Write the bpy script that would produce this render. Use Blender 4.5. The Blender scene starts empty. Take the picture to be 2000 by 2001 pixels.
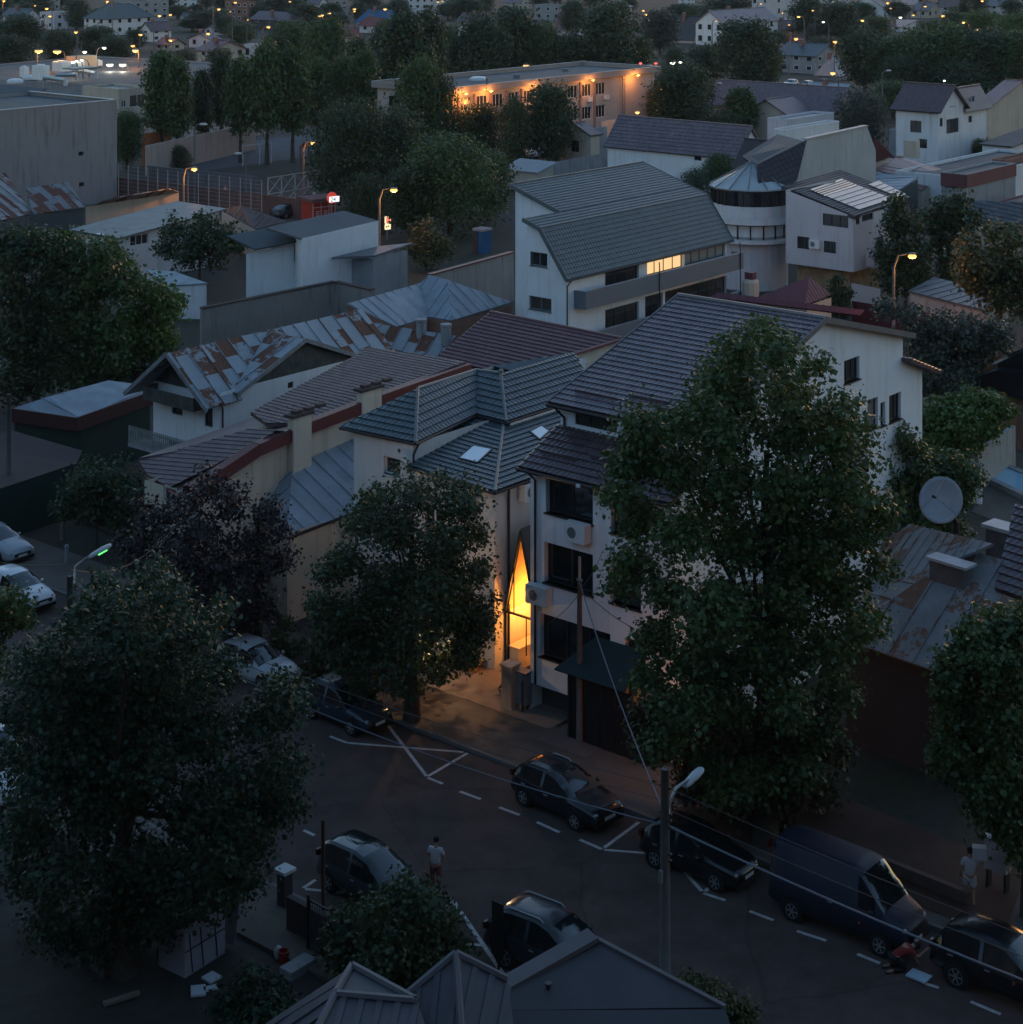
import bpy, bmesh, math, random
import numpy as np
from mathutils import Vector as V3, Matrix
R = math.radians
SC = bpy.context.scene
COL = SC.collection
# ------------------------------------------------------------------ camera model
F, CX, YH, H = 3600.0, 1000.0, -150.0, 30.5      # focal length in pixels, principal column, horizon row, camera height
U = V3((.767, -.642, 0)).normalized()            # along the street, to the right and nearer
Q = V3((.642, .767, 0)).normalized()             # away from the street
UP = V3((0, 0, 1))
def P(px, py, z=0.0):
    Y = F * (H - z) / (py - YH)
    return V3(((px - CX) / F * Y, Y, z))
def along(p, d, px):
    k = (px - CX) / F
    return (k * p.y - p.x) / (d.x - k * d.y)
def go(p, d, px):
    return p + d * along(p, d, px)
def onwall(A, B, px, py):
    d = (B - A); d.z = 0; d.normalize()
    t = along(A, d, px); q = A + d * t
    return t, H - q.y * (py - YH) / F
def onplane(a, b, c, px, py):
    """point of the plane a,b,c that shows at a pixel"""
    n = (b - a).cross(c - a); o = V3((0, 0, H)); d = V3(((px - CX) / F, 1, -(py - YH) / F)); return o + d * ((a - o).dot(n) / d.dot(n))
def at(p, z): return V3((p.x, p.y, z))
def rotz(v, deg): return Matrix.Rotation(R(deg), 3, 'Z') @ v

# ------------------------------------------------------------------ materials
MATS = {}
def nt(name):
    m = bpy.data.materials.new(name); m.use_nodes = True
    n = m.node_tree; b = n.nodes['Principled BSDF']
    return m, n, b
def node(n, kind, **kw):
    o = n.nodes.new(kind)
    for k, v in kw.items():
        if k in o.inputs: o.inputs[k].default_value = v
        else: setattr(o, k, v)
    return o
def mul(c, f): return tuple(max(0, min(1, x * f)) for x in c[:3]) + (1,)
def M(name, col, rough=.8, var=.15, scale=.6, bump=0., bscale=25., metal=0., spec=.35, stain=0., coat=0.):
    if name in MATS: return MATS[name]
    m, n, b = nt(name); L = n.links.new
    tc = node(n, 'ShaderNodeTexCoord')
    b.inputs['Roughness'].default_value = rough
    b.inputs['Metallic'].default_value = metal
    b.inputs['Specular IOR Level'].default_value = spec
    b.inputs['Coat Weight'].default_value = coat
    nz = node(n, 'ShaderNodeTexNoise', Scale=scale, Detail=6., Roughness=.65)
    L(tc.outputs['Object'], nz.inputs['Vector'])
    rp = node(n, 'ShaderNodeValToRGB')
    rp.color_ramp.elements[0].position = .3; rp.color_ramp.elements[1].position = .7
    rp.color_ramp.elements[0].color = mul(col, 1 - var); rp.color_ramp.elements[1].color = mul(col, 1 + var)
    L(nz.outputs['Fac'], rp.inputs['Fac'])
    out = rp.outputs['Color']
    if stain:
        mp = node(n, 'ShaderNodeMapping'); mp.inputs['Scale'].default_value = (1.6, 1.6, .14)
        L(tc.outputs['Object'], mp.inputs['Vector'])
        n2 = node(n, 'ShaderNodeTexNoise', Scale=1.4, Detail=7., Roughness=.7)
        L(mp.outputs['Vector'], n2.inputs['Vector'])
        r2 = node(n, 'ShaderNodeValToRGB')
        r2.color_ramp.elements[0].position = .52; r2.color_ramp.elements[1].position = .72
        r2.color_ramp.elements[0].color = (1, 1, 1, 1); r2.color_ramp.elements[1].color = mul((1, .97, .92), 1 - stain)
        L(n2.outputs['Fac'], r2.inputs['Fac'])
        mx = node(n, 'ShaderNodeMixRGB', blend_type='MULTIPLY'); mx.inputs['Fac'].default_value = 1
        L(out, mx.inputs['Color1']); L(r2.outputs['Color'], mx.inputs['Color2']); out = mx.outputs['Color']
    L(out, b.inputs['Base Color'])
    if bump:
        n3 = node(n, 'ShaderNodeTexNoise', Scale=bscale, Detail=5.)
        L(tc.outputs['Object'], n3.inputs['Vector'])
        bp = node(n, 'ShaderNodeBump', Strength=bump, Distance=.03)
        L(n3.outputs['Fac'], bp.inputs['Height']); L(bp.outputs['Normal'], b.inputs['Normal'])
    MATS[name] = m
    return m
def M_cells(name, col, size=(.6, 1.8), var=.18, rough=.5, rust=0., rustcol=(.16, .055, .03), spec=.5, metal=0., grime=.25):
    """roof sheet material: random tone per sheet (UV in metres), share `rust` of the sheets rusted"""
    if name in MATS: return MATS[name]
    m, n, b = nt(name); L = n.links.new
    uv = node(n, 'ShaderNodeUVMap'); tc = node(n, 'ShaderNodeTexCoord')
    dv = node(n, 'ShaderNodeVectorMath', operation='DIVIDE'); dv.inputs[1].default_value = (size[0], size[1], 1)
    L(uv.outputs['UV'], dv.inputs[0])
    # stagger alternate columns
    sp = node(n, 'ShaderNodeSeparateXYZ'); L(dv.outputs[0], sp.inputs[0])
    fx = node(n, 'ShaderNodeMath', operation='FLOOR'); L(sp.outputs[0], fx.inputs[0])
    mo = node(n, 'ShaderNodeMath', operation='MULTIPLY'); mo.inputs[1].default_value = .37; L(fx.outputs[0], mo.inputs[0])
    ad = node(n, 'ShaderNodeMath', operation='ADD'); L(sp.outputs[1], ad.inputs[0]); L(mo.outputs[0], ad.inputs[1])
    fy = node(n, 'ShaderNodeMath', operation='FLOOR'); L(ad.outputs[0], fy.inputs[0])
    cb = node(n, 'ShaderNodeCombineXYZ'); L(fx.outputs[0], cb.inputs[0]); L(fy.outputs[0], cb.inputs[1])
    wn = node(n, 'ShaderNodeTexWhiteNoise', noise_dimensions='2D'); L(cb.outputs[0], wn.inputs['Vector'])
    rp = node(n, 'ShaderNodeValToRGB')
    rp.color_ramp.elements[0].color = mul(col, 1 - var); rp.color_ramp.elements[1].color = mul(col, 1 + var)
    L(wn.outputs['Value'], rp.inputs['Fac'])
    nz = node(n, 'ShaderNodeTexNoise', Scale=.9, Detail=8., Roughness=.7); L(tc.outputs['Object'], nz.inputs['Vector'])
    r2 = node(n, 'ShaderNodeValToRGB')
    r2.color_ramp.elements[0].position = .35; r2.color_ramp.elements[1].position = .7
    r2.color_ramp.elements[0].color = mul((1, 1, 1), 1 - grime); r2.color_ramp.elements[1].color = (1, 1, 1, 1)
    L(nz.outputs['Fac'], r2.inputs['Fac'])
    mx = node(n, 'ShaderNodeMixRGB', blend_type='MULTIPLY'); mx.inputs['Fac'].default_value = 1
    L(rp.outputs['Color'], mx.inputs['Color1']); L(r2.outputs['Color'], mx.inputs['Color2'])
    out = mx.outputs['Color']
    b.inputs['Roughness'].default_value = rough; b.inputs['Specular IOR Level'].default_value = spec; b.inputs['Metallic'].default_value = metal
    if rust:
        w2 = node(n, 'ShaderNodeTexWhiteNoise', noise_dimensions='3D')
        a2 = node(n, 'ShaderNodeVectorMath', operation='ADD'); a2.inputs[1].default_value = (13.1, 7.7, 3.3); L(cb.outputs[0], a2.inputs[0]); L(a2.outputs[0], w2.inputs['Vector'])
        n4 = node(n, 'ShaderNodeTexNoise', Scale=2.2, Detail=8., Roughness=.75); L(tc.outputs['Object'], n4.inputs['Vector'])
        # rust where cell value + noise is high
        s1 = node(n, 'ShaderNodeMath', operation='MULTIPLY_ADD'); s1.inputs[1].default_value = 1.15; s1.inputs[2].default_value = -.57
        L(n4.outputs['Fac'], s1.inputs[0])
        s2 = node(n, 'ShaderNodeMath', operation='ADD'); L(w2.outputs['Value'], s2.inputs[0]); L(s1.outputs[0], s2.inputs[1])
        r3 = node(n, 'ShaderNodeValToRGB'); r3.color_ramp.elements[0].position = 1 - rust; r3.color_ramp.elements[1].position = min(1, 1 - rust + .05)
        L(s2.outputs[0], r3.inputs['Fac'])
        n5 = node(n, 'ShaderNodeTexNoise', Scale=6., Detail=6.); L(tc.outputs['Object'], n5.inputs['Vector'])
        r5 = node(n, 'ShaderNodeValToRGB'); r5.color_ramp.elements[0].color = mul(rustcol, .6); r5.color_ramp.elements[1].color = mul(rustcol, 1.5)
        L(n5.outputs['Fac'], r5.inputs['Fac'])
        m2 = node(n, 'ShaderNodeMixRGB'); L(r3.outputs['Color'], m2.inputs['Fac']); L(out, m2.inputs['Color1']); L(r5.outputs['Color'], m2.inputs['Color2']); out = m2.outputs['Color']
        ro = node(n, 'ShaderNodeMapRange'); ro.inputs['To Min'].default_value = rough; ro.inputs['To Max'].default_value = .9
        L(r3.outputs['Color'], ro.inputs['Value']); L(ro.outputs[0], b.inputs['Roughness'])
    L(out, b.inputs['Base Color'])
    MATS[name] = m
    return m
def M_glass(name, col=(.012, .016, .02), rough=.08):
    """window glass seen from outside: dark body with a mirror layer that grows towards grazing angles"""
    if name in MATS: return MATS[name]
    m, n, b = nt(name); L = n.links.new; n.nodes.remove(b)
    d = node(n, 'ShaderNodeBsdfDiffuse'); d.inputs['Color'].default_value = tuple(col) + (1,); g = node(n, 'ShaderNodeBsdfGlossy'); g.inputs['Roughness'].default_value = rough; g.inputs['Color'].default_value = (.9, .93, .95, 1)
    w = node(n, 'ShaderNodeLayerWeight'); w.inputs['Blend'].default_value = .25; mr = node(n, 'ShaderNodeMapRange'); mr.inputs['To Min'].default_value = .045; mr.inputs['To Max'].default_value = .4
    L(w.outputs['Facing'], mr.inputs['Value']); mx = node(n, 'ShaderNodeMixShader'); L(mr.outputs[0], mx.inputs[0]); L(d.outputs[0], mx.inputs[1]); L(g.outputs[0], mx.inputs[2]); L(mx.outputs[0], n.nodes['Material Output'].inputs['Surface'])
    MATS[name] = m; return m
def M_emit(name, col, s, base=(.5, .5, .5)):
    if name in MATS: return MATS[name]
    m, n, b = nt(name)
    b.inputs['Base Color'].default_value = tuple(base) + (1,)
    b.inputs['Emission Color'].default_value = tuple(col) + (1,)
    b.inputs['Emission Strength'].default_value = s
    MATS[name] = m; return m
def M_leaf(name, c0, c1, transl=.3, rough=.45):
    if name in MATS: return MATS[name]
    m, n, b = nt(name); L = n.links.new
    g = node(n, 'ShaderNodeNewGeometry')
    rp = node(n, 'ShaderNodeValToRGB'); rp.color_ramp.elements[0].color = tuple(c0) + (1,); rp.color_ramp.elements[1].color = tuple(c1) + (1,)
    L(g.outputs['Random Per Island'], rp.inputs['Fac'])
    L(rp.outputs['Color'], b.inputs['Base Color']); b.inputs['Roughness'].default_value = rough
    b.inputs['Specular IOR Level'].default_value = .45
    tr = node(n, 'ShaderNodeBsdfTranslucent'); L(rp.outputs['Color'], tr.inputs['Color'])
    mx = node(n, 'ShaderNodeMixShader'); mx.inputs['Fac'].default_value = transl
    L(b.outputs[0], mx.inputs[1]); L(tr.outputs[0], mx.inputs[2])
    L(mx.outputs[0], n.nodes['Material Output'].inputs['Surface'])
    MATS[name] = m; return m

# ------------------------------------------------------------------ mesh builder
class MB:
    def __init__(s): s.v = []; s.f = []; s.uv = []
    def poly(s, pts, uv=None):
        k = len(s.v); s.v += [V3(p) for p in pts]; s.f.append(list(range(k, k + len(pts))))
        s.uv.append(uv if uv else [(p[0] * .7 + p[1] * .7, p[2]) for p in pts]); return s
    def par(s, o, a, b, c):
        """parallelepiped from corner o and edge vectors a, b, c"""
        o, a, b, c = V3(o), V3(a), V3(b), V3(c)
        if a.cross(b).dot(c) < 0: a, b = b, a
        p = [o, o + a, o + a + b, o + b, o + c, o + a + c, o + a + b + c, o + b + c]
        for q in ((3, 2, 1, 0), (4, 5, 6, 7), (0, 1, 5, 4), (1, 2, 6, 5), (2, 3, 7, 6), (3, 0, 4, 7)):
            s.poly([p[i] for i in q])
        return s
    def box(s, c, sx, sy, sz, rz=0., d=None):
        """box centred on c (bottom centre z), x axis along d"""
        x = V3(d).normalized() if d is not None else rotz(V3((1, 0, 0)), rz)
        y = UP.cross(x)
        return s.par(V3(c) - x * sx / 2 - y * sy / 2, x * sx, y * sy, UP * sz)
    def bar(s, a, b, w, h=None, up=UP):
        a, b = V3(a), V3(b); h = h or w; d = b - a
        if d.length < 1e-6: return s
        x = d.cross(up)
        if x.length < 1e-5: x = d.cross(V3((1, 0, 0)))
        x.normalize(); y = x.cross(d).normalized()
        return s.par(a - x * w / 2 - y * h / 2, x * w, y * h, d)
    def tube(s, path, r, n=8, caps=True):
        path = [V3(p) for p in path]; rr = r if isinstance(r, (list, tuple)) else [r] * len(path)
        rings = []; prev = None
        for i, p in enumerate(path):
            d = (path[min(i + 1, len(path) - 1)] - path[max(i - 1, 0)]).normalized()
            x = d.cross(prev if prev is not None else (UP if abs(d.z) < .95 else V3((1, 0, 0))))
            if x.length < 1e-4: x = d.cross(V3((1, 0, 0)))
            x.normalize(); y = x.cross(d).normalized(); prev = y
            k = len(s.v)
            s.v += [p + (x * math.cos(2 * math.pi * j / n) + y * math.sin(2 * math.pi * j / n)) * rr[i] for j in range(n)]
            rings.append(k)
        for a, b in zip(rings, rings[1:]):
            for j in range(n):
                q = [a + j, b + j, b + (j + 1) % n, a + (j + 1) % n]; s.f.append(q[::-1]); s.uv.append([(0, 0)] * 4)
        if caps:
            s.f.append([rings[0] + j for j in range(n)]); s.uv.append([(0, 0)] * n)
            s.f.append([rings[-1] + j for j in range(n)][::-1]); s.uv.append([(0, 0)] * n)
        return s
    def lathe(s, c, prof, n=16, ax=UP, caps=True):
        """revolve (r, h) profile about axis through c"""
        ax = V3(ax).normalized(); x = ax.cross(V3((0, 1, 0)) if abs(ax.y) < .9 else V3((1, 0, 0))).normalized(); y = ax.cross(x)
        k = len(s.v)
        for r, h in prof:
            s.v += [V3(c) + ax * h + (x * math.cos(2 * math.pi * j / n) + y * math.sin(2 * math.pi * j / n)) * r for j in range(n)]
        for i in range(len(prof) - 1):
            for j in range(n):
                a = k + i * n; b = a + n
                s.f.append([a + j, a + (j + 1) % n, b + (j + 1) % n, b + j]); s.uv.append([(0, 0)] * 4)
        if not caps: return s
        s.f.append([k + j for j in range(n)][::-1]); s.uv.append([(0, 0)] * n)
        e = k + (len(prof) - 1) * n; s.f.append([e + j for j in range(n)]); s.uv.append([(0, 0)] * n)
        return s
    def sphere(s, c, r, n=10, m=6, sc=(1, 1, 1)):
        k = len(s.v)
        for i in range(m + 1):
            t = math.pi * i / m
            for j in range(n):
                a = 2 * math.pi * j / n
                s.v.append(V3(c) + V3((r * sc[0] * math.sin(t) * math.cos(a), r * sc[1] * math.sin(t) * math.sin(a), r * sc[2] * math.cos(t))))
        for i in range(m):
            for j in range(n):
                s.f.append([k + i * n + j, k + (i + 1) * n + j, k + (i + 1) * n + (j + 1) % n, k + i * n + (j + 1) % n]); s.uv.append([(0, 0)] * 4)
        return s
    def prism(s, pts, vec):
        """extrude planar polygon pts by vec"""
        pts = [V3(p) for p in pts]; vec = V3(vec)
        nrm = V3((0, 0, 0))
        for i in range(len(pts)): nrm += pts[i].cross(pts[(i + 1) % len(pts)])
        if nrm.dot(vec) > 0: pts = pts[::-1]
        t = [p + vec for p in pts]; s.poly(pts); s.poly(t[::-1])
        for i in range(len(pts)):
            j = (i + 1) % len(pts); s.poly([pts[j], pts[i], t[i], t[j]])
        return s
    def mesh(s, name, base=V3((0, 0, 0)), smooth=False):
        me = bpy.data.meshes.new(name)
        me.from_pydata([tuple(p - base) for p in s.v], [], s.f)
        ul = me.uv_layers.new(name='UVMap')
        flat = [c for u in s.uv for q in u for c in q]
        if len(flat) == 2 * len(me.loops): ul.data.foreach_set('uv', flat)
        if smooth: me.polygons.foreach_set('use_smooth', [True] * len(me.polygons))
        me.update(); return me
def setp(o, label=None, cat=None, group=None, kind=None):
    if label: o['label'] = label
    if cat: o['category'] = cat
    if group: o['group'] = group
    if kind: o['kind'] = kind
    return o
def link(name, me, mats, parent=None, loc=None):
    o = bpy.data.objects.new(name, me); COL.objects.link(o)
    for m in (mats if isinstance(mats, (list, tuple)) else [mats]): me.materials.append(m)
    if parent is not None: o.parent = parent
    if loc is not None: o.location = loc
    return o
class T:
    """a thing: an Empty at its base that parents its parts"""
    def __init__(s, name, label, cat, base, group=None):
        s.base = V3(base); s.o = bpy.data.objects.new(name, None); s.o.empty_display_size = .3
        COL.objects.link(s.o); s.o.location = s.base; setp(s.o, label, cat, group)
    def add(s, mb, name, mat, parent=None, label=None, smooth=False):
        if not mb.f: return None
        o = link(name, mb.mesh(name, s.base, smooth), mat, parent if parent is not None else s.o)
        if label: o['label'] = label
        return o
def solo(mb, name, mat, label, cat, group=None, base=None, smooth=False):
    if base is None:
        xs = [p.x for p in mb.v]; ys = [p.y for p in mb.v]
        base = V3((sum(xs) / len(xs), sum(ys) / len(ys), min(p.z for p in mb.v)))
    o = link(name, mb.mesh(name, V3(base), smooth), mat, None, base)
    return setp(o, label, cat, group)
def struct(mb, name, mat, smooth=False):
    return setp(link(name, mb.mesh(name, V3((0, 0, 0)), smooth), mat), kind='structure')
def dup(root, loc, rz=0., sc=1., label=None, group=None, sz=None):
    r = root.copy(); COL.objects.link(r); r.location = loc; r.rotation_euler = (0, 0, rz); r.scale = (sc, sc, sz or sc)
    if label: r['label'] = label
    if group: r['group'] = group
    for ch in list(root.children):
        c = ch.copy(); COL.objects.link(c); c.parent = r
        for g in ch.children:
            d = g.copy(); COL.objects.link(d); d.parent = c
    return r
# ------------------------------------------------------------------ walls, windows, roofs
def wall(mb, A, B, z0, z1, holes=(), depth=.14):
    """vertical wall A->B (outside on the right hand of A->B when seen from above: normal = d x up), with recessed rectangular holes (s0,s1,h0,h1)"""
    d = (B - A); d.z = 0; Ln = d.length; d.normalize(); nrm = d.cross(UP)
    xs = sorted({0., Ln} | {max(0, min(Ln, h[i])) for h in holes for i in (0, 1)})
    zs = sorted({z0, z1} | {max(z0, min(z1, h[i])) for h in holes for i in (2, 3)})
    pt = lambda s_, z: V3((A.x + d.x * s_, A.y + d.y * s_, z))
    for x0, x1 in zip(xs, xs[1:]):
        for a, b in zip(zs, zs[1:]):
            if any(h[0] - 1e-4 <= x0 and x1 <= h[1] + 1e-4 and h[2] - 1e-4 <= a and b <= h[3] + 1e-4 for h in holes): continue
            mb.poly([pt(x0, a), pt(x1, a), pt(x1, b), pt(x0, b)])
    for s0, s1, h0, h1 in holes:
        i = -nrm * depth
        c = [pt(s0, h0), pt(s1, h0), pt(s1, h1), pt(s0, h1)]
        for j in range(4): mb.poly([c[j], c[(j + 1) % 4], c[(j + 1) % 4] + i, c[j] + i][::-1])
def window(t, A, B, h, depth=.14, frame=None, glass=None, nm=2, sill=None, parent=None, name='window', nh=1):
    """frame with mullions and a pane set in the hole h of wall A->B"""
    s0, s1, h0, h1 = h
    d = (B - A); d.z = 0; d.normalize(); nrm = d.cross(UP); i = -nrm * (depth - .015)
    pt = lambda s_, z: V3((A.x + d.x * s_, A.y + d.y * s_, z)) + i
    fw = min(.07, (s1 - s0) * .12); mb = MB(); th = nrm * .05
    for (a, b, c, e) in ((s0, s0 + fw, h0, h1), (s1 - fw, s1, h0, h1), (s0 + fw, s1 - fw, h0, h0 + fw), (s0 + fw, s1 - fw, h1 - fw, h1)):
        mb.par(pt(a, c), d * (b - a), UP * (e - c), th)
    for k in range(1, nm):
        x = s0 + (s1 - s0) * k / nm; mb.par(pt(x - fw / 2, h0 + fw), d * fw, UP * (h1 - h0 - 2 * fw), th)
    for k in range(1, nh):
        z = h0 + (h1 - h0) * k / nh; mb.par(pt(s0 + fw, z - fw / 2), d * (s1 - s0 - 2 * fw), UP * fw, th * .8)
    if sill: mb.par(pt(s0 - .06, h0 - .05), d * (s1 - s0 + .12), UP * .05, nrm * (depth + .06))
    f = t.add(mb, name, frame or M('window_frame_dark', (.03, .028, .028), .5, .1), parent)
    pb = MB(); pb.poly([pt(s0, h0) + th * .3, pt(s1, h0) + th * .3, pt(s1, h1) + th * .3, pt(s0, h1) + th * .3])
    t.add(pb, 'pane', glass or (M_glass('glass_dark'), M_glass('glass_blind', (.045, .043, .04), .12), M_glass('glass_net', (.022, .024, .028), .1))[int(abs(h1 * 7.3 + s0 * 3.1)) % 3], f)
    return f
def pxhole(A, B, x0, x1, y0, y1):
    """hole on wall A->B from pixel columns x0..x1, with top row y0 and bottom row y1 read at its left column"""
    s0, h1 = onwall(A, B, x0, y0); s1, _ = onwall(A, B, x1, y0); _, h0 = onwall(A, B, x0, y1)
    if s0 > s1: s0, s1 = s1, s0
    return (s0, s1, h0, h1)
def clip2(poly, u):
    """v range of convex 2d polygon at column u"""
    vs = []
    for i in range(len(poly)):
        (a, b), (c, d) = poly[i], poly[(i + 1) % len(poly)]
        if (a - u) * (c - u) <= 0 and abs(a - c) > 1e-9: vs.append(b + (d - b) * (u - a) / (c - a))
    return (min(vs), max(vs)) if len(vs) >= 2 else None
def roof(mb, pts, e, style='plain', th=.14, pitch=.24, course=.36, rib=.6, seg=4, amp=.03, step=.05):
    """planar convex roof sheet. e: horizontal direction along its eave. Relief is real geometry."""
    pts = [V3(p) for p in pts]; e = V3((e[0], e[1], 0)).normalized()
    n = V3((0, 0, 0))
    for i in range(len(pts)): n += (pts[i] - pts[0]).cross(pts[(i + 1) % len(pts)] - pts[0])
    if n.z < 0: pts = pts[::-1]; n = -n
    n.normalize(); s = n.cross(e).normalized()
    if s.z < 0: e = -e; s = n.cross(e).normalized()
    e = s.cross(n).normalized()
    o = sum(pts, V3((0, 0, 0))) / len(pts); p2 = [((p - o).dot(e), (p - o).dot(s)) for p in pts]; rs = [(p - o).dot(n) for p in pts]
    def at_(u, v, h=0.):
        """point of the (slightly warped) sheet: corner residuals spread by inverse distance"""
        a = b = 0.
        for (x, y), r_ in zip(p2, rs):
            q = 1. / ((x - u) ** 2 + (y - v) ** 2 + 1e-6); a += q * r_; b += q
        return o + e * u + s * v + n * (h + a / b)
    if sum((p2[i][0] * p2[(i + 1) % len(p2)][1] - p2[(i + 1) % len(p2)][0] * p2[i][1]) for i in range(len(p2))) < 0: print('ROOF winding', pts[0])
    wp = max(abs(r_) for r_ in rs); bot = [p - n * (th + (wp if style == 'tile' else 0)) for p in pts]
    if wp > .12: print('WARP %.2f' % wp, style, tuple(round(x, 1) for x in pts[0]))
    mb.poly(bot[::-1])
    for i in range(len(pts)):
        j = (i + 1) % len(pts); mb.poly([bot[i], bot[j], pts[j], pts[i]])
    if style == 'tile':
        u0, u1 = min(p[0] for p in p2), max(p[0] for p in p2); v0, v1 = min(p[1] for p in p2), max(p[1] for p in p2)
        bm = bmesh.new(); nu = max(2, int((u1 - u0) / pitch * seg) + 1)
        us = [u0 + (u1 - u0) * i / nu for i in range(nu + 1)]
        wv = [amp * abs(math.sin(math.pi * (u - u0) / pitch)) for u in us]
        rows = []; k = int(math.ceil((v1 - v0) / course))
        for c in range(k):
            rows += [(v0 + c * course, step), (min(v1 + .01, v0 + (c + 1) * course), .0)]
        grid = [[bm.verts.new((u, v, h + w)) for u, w in zip(us, wv)] for v, h in rows]
        for a, b in zip(grid, grid[1:]):
            for i in range(nu): bm.faces.new((a[i], a[i + 1], b[i + 1], b[i]))
        for i in range(len(p2)):
            a = V3((*p2[i], 0)); b = V3((*p2[(i + 1) % len(p2)], 0)); d = b - a
            if d.length < 1e-5: continue
            bmesh.ops.bisect_plane(bm, geom=bm.verts[:] + bm.edges[:] + bm.faces[:], plane_co=a, plane_no=(d.y, -d.x, 0), clear_outer=True)
        k = len(mb.v); bm.verts.index_update()
        mb.v += [at_(q.co.x, q.co.y, q.co.z) for q in bm.verts]
        for f in bm.faces:
            mb.f.append([k + q.index for q in f.verts]); mb.uv.append([(q.co.x - u0, q.co.y - v0) for q in f.verts])
        bm.free()
    else:
        mb.poly(pts, [(a, b) for a, b in p2])
        if style in ('seam', 'rib'):
            u0, u1 = min(p[0] for p in p2), max(p[0] for p in p2)
            u = math.ceil((u0 + .02) / rib) * rib
            while u < u1 - .02:
                c = clip2(p2, u)
                if c and c[1] - c[0] > .1:
                    w = .035 if style == 'seam' else rib * .35; hh = .05 if style == 'seam' else .035
                    p0_ = at_(u - w / 2, c[0]); mb.par(p0_, e * w, at_(u - w / 2, c[1]) - p0_, n * hh)
                u += rib
    return mb
def caps(mb, pairs, r=.09):
    for a, b in pairs: mb.tube([V3(a) + UP * .03, V3(b) + UP * .03], r, 6)
    return mb
# ------------------------------------------------------------------ shared materials
W_WHITE = M('render_white', (.72, .73, .75), .85, .06, .5, bump=.12, stain=.22)
W_WHITE2 = M('render_white_soft', (.62, .62, .64), .85, .08, .4, bump=.12, stain=.3)
W_LAV = M('render_greyish', (.52, .50, .53), .85, .08, .4, stain=.25)
W_CREAM = M('render_cream', (.62, .53, .42), .85, .08, .4, bump=.12, stain=.3)
W_BEIGE = M('render_beige', (.47, .40, .33), .85, .1, .4, stain=.3)
W_GREY = M('concrete_grey', (.27, .275, .29), .9, .15, .5, bump=.2, stain=.45)
W_CONC = M('concrete_old', (.32, .31, .29), .9, .18, .35, bump=.25, bscale=9., stain=.5)
W_BRICK = M('brick_dull', (.24, .12, .09), .9, .25, .8, bump=.2)
W_OCHRE = M('render_ochre', (.42, .24, .12), .9, .12, .5, stain=.3)
W_DARK = M('wall_dark', (.06, .055, .055), .9, .2, .5)
R_BROWN = M_cells('tile_brown', (.15, .115, .13), (.24, .36), .2, .42, spec=.5)
R_BROWN_D = M_cells('tile_dark_brown', (.095, .062, .07), (.24, .36), .2, .42, spec=.5)
R_RED = M_cells('tile_wine', (.12, .042, .05), (.24, .36), .18, .45, spec=.45)
R_TEAL = M_cells('tile_teal', (.06, .085, .096), (.24, .36), .2, .42, spec=.5)
R_SLATE = M_cells('tile_slate', (.075, .098, .105), (.24, .36), .14, .45, spec=.45)
R_BLACK = M_cells('tile_black', (.035, .042, .055), (.24, .36), .2, .4, spec=.5)
R_ZINC = M_cells('zinc_sheet', (.26, .3, .34), (.62, 1.9), .14, .45, spec=.5, grime=.3)
R_ZINC_D = M_cells('zinc_sheet_dull', (.15, .165, .175), (.62, 1.9), .16, .5, spec=.45, grime=.4)
R_RUST = M_cells('zinc_rusted', (.27, .30, .33), (.95, 1.15), .14, .45, rust=.34, rustcol=(.12, .05, .03), spec=.5, grime=.25)
R_RUST2 = M_cells('zinc_half_rusted', (.2, .21, .22), (.7, 1.6), .16, .5, rust=.45, rustcol=(.11, .045, .032), spec=.4, grime=.35)
R_RUSTL = M_cells('zinc_lightly_rusted', (.25, .255, .26), (1.15, 1.5), .15, .5, rust=.24, rustcol=(.17, .09, .06), spec=.4, grime=.35)
R_FLAT = M('bitumen_felt', (.075, .085, .095), .75, .2, .3)
R_WINE = M_cells('sheet_wine', (.13, .04, .05), (.5, 2.), .12, .5, spec=.4)
R_COPPER = M_cells('sheet_old_rose', (.24, .13, .12), (.5, 2.), .15, .45, spec=.4)
TRIM_D = M('trim_dark', (.028, .022, .024), .45, .1)
TRIM_W = M('trim_white', (.7, .7, .7), .5, .05)
TRIM_R = M('coping_wine', (.13, .03, .03), .5, .12)
TRIM_G = M('trim_grey', (.15, .16, .17), .5, .08)
METAL = M('galvanised', (.36, .38, .4), .4, .1, metal=.6)
IRON = M('iron_black', (.02, .02, .02), .5, .1)
WOOD = M('wood_weathered', (.13, .1, .08), .8, .25, 3.)
TIMBER_G = M('planks_green_grey', (.07, .075, .07), .85, .4, 2.5, stain=.5)
FR_W = M('window_frame_white', (.6, .6, .6), .5, .05)
GL = M_glass('glass_dark')
GL2 = M_glass('glass_curtain', (.26, .28, .27), .25)
GL_LIT = M_emit('glass_lit_amber', (1, .62, .28), .13, (.2, .15, .1))

def gutter(mb, a, b, r=.06): mb.tube([a, b], r, 6)
def pipe(mb, top, wallp, zb=.2, r=.045):
    mb.tube([top, V3((wallp.x, wallp.y, top.z - .45)), V3((wallp.x, wallp.y, zb))], r, 6)

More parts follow.
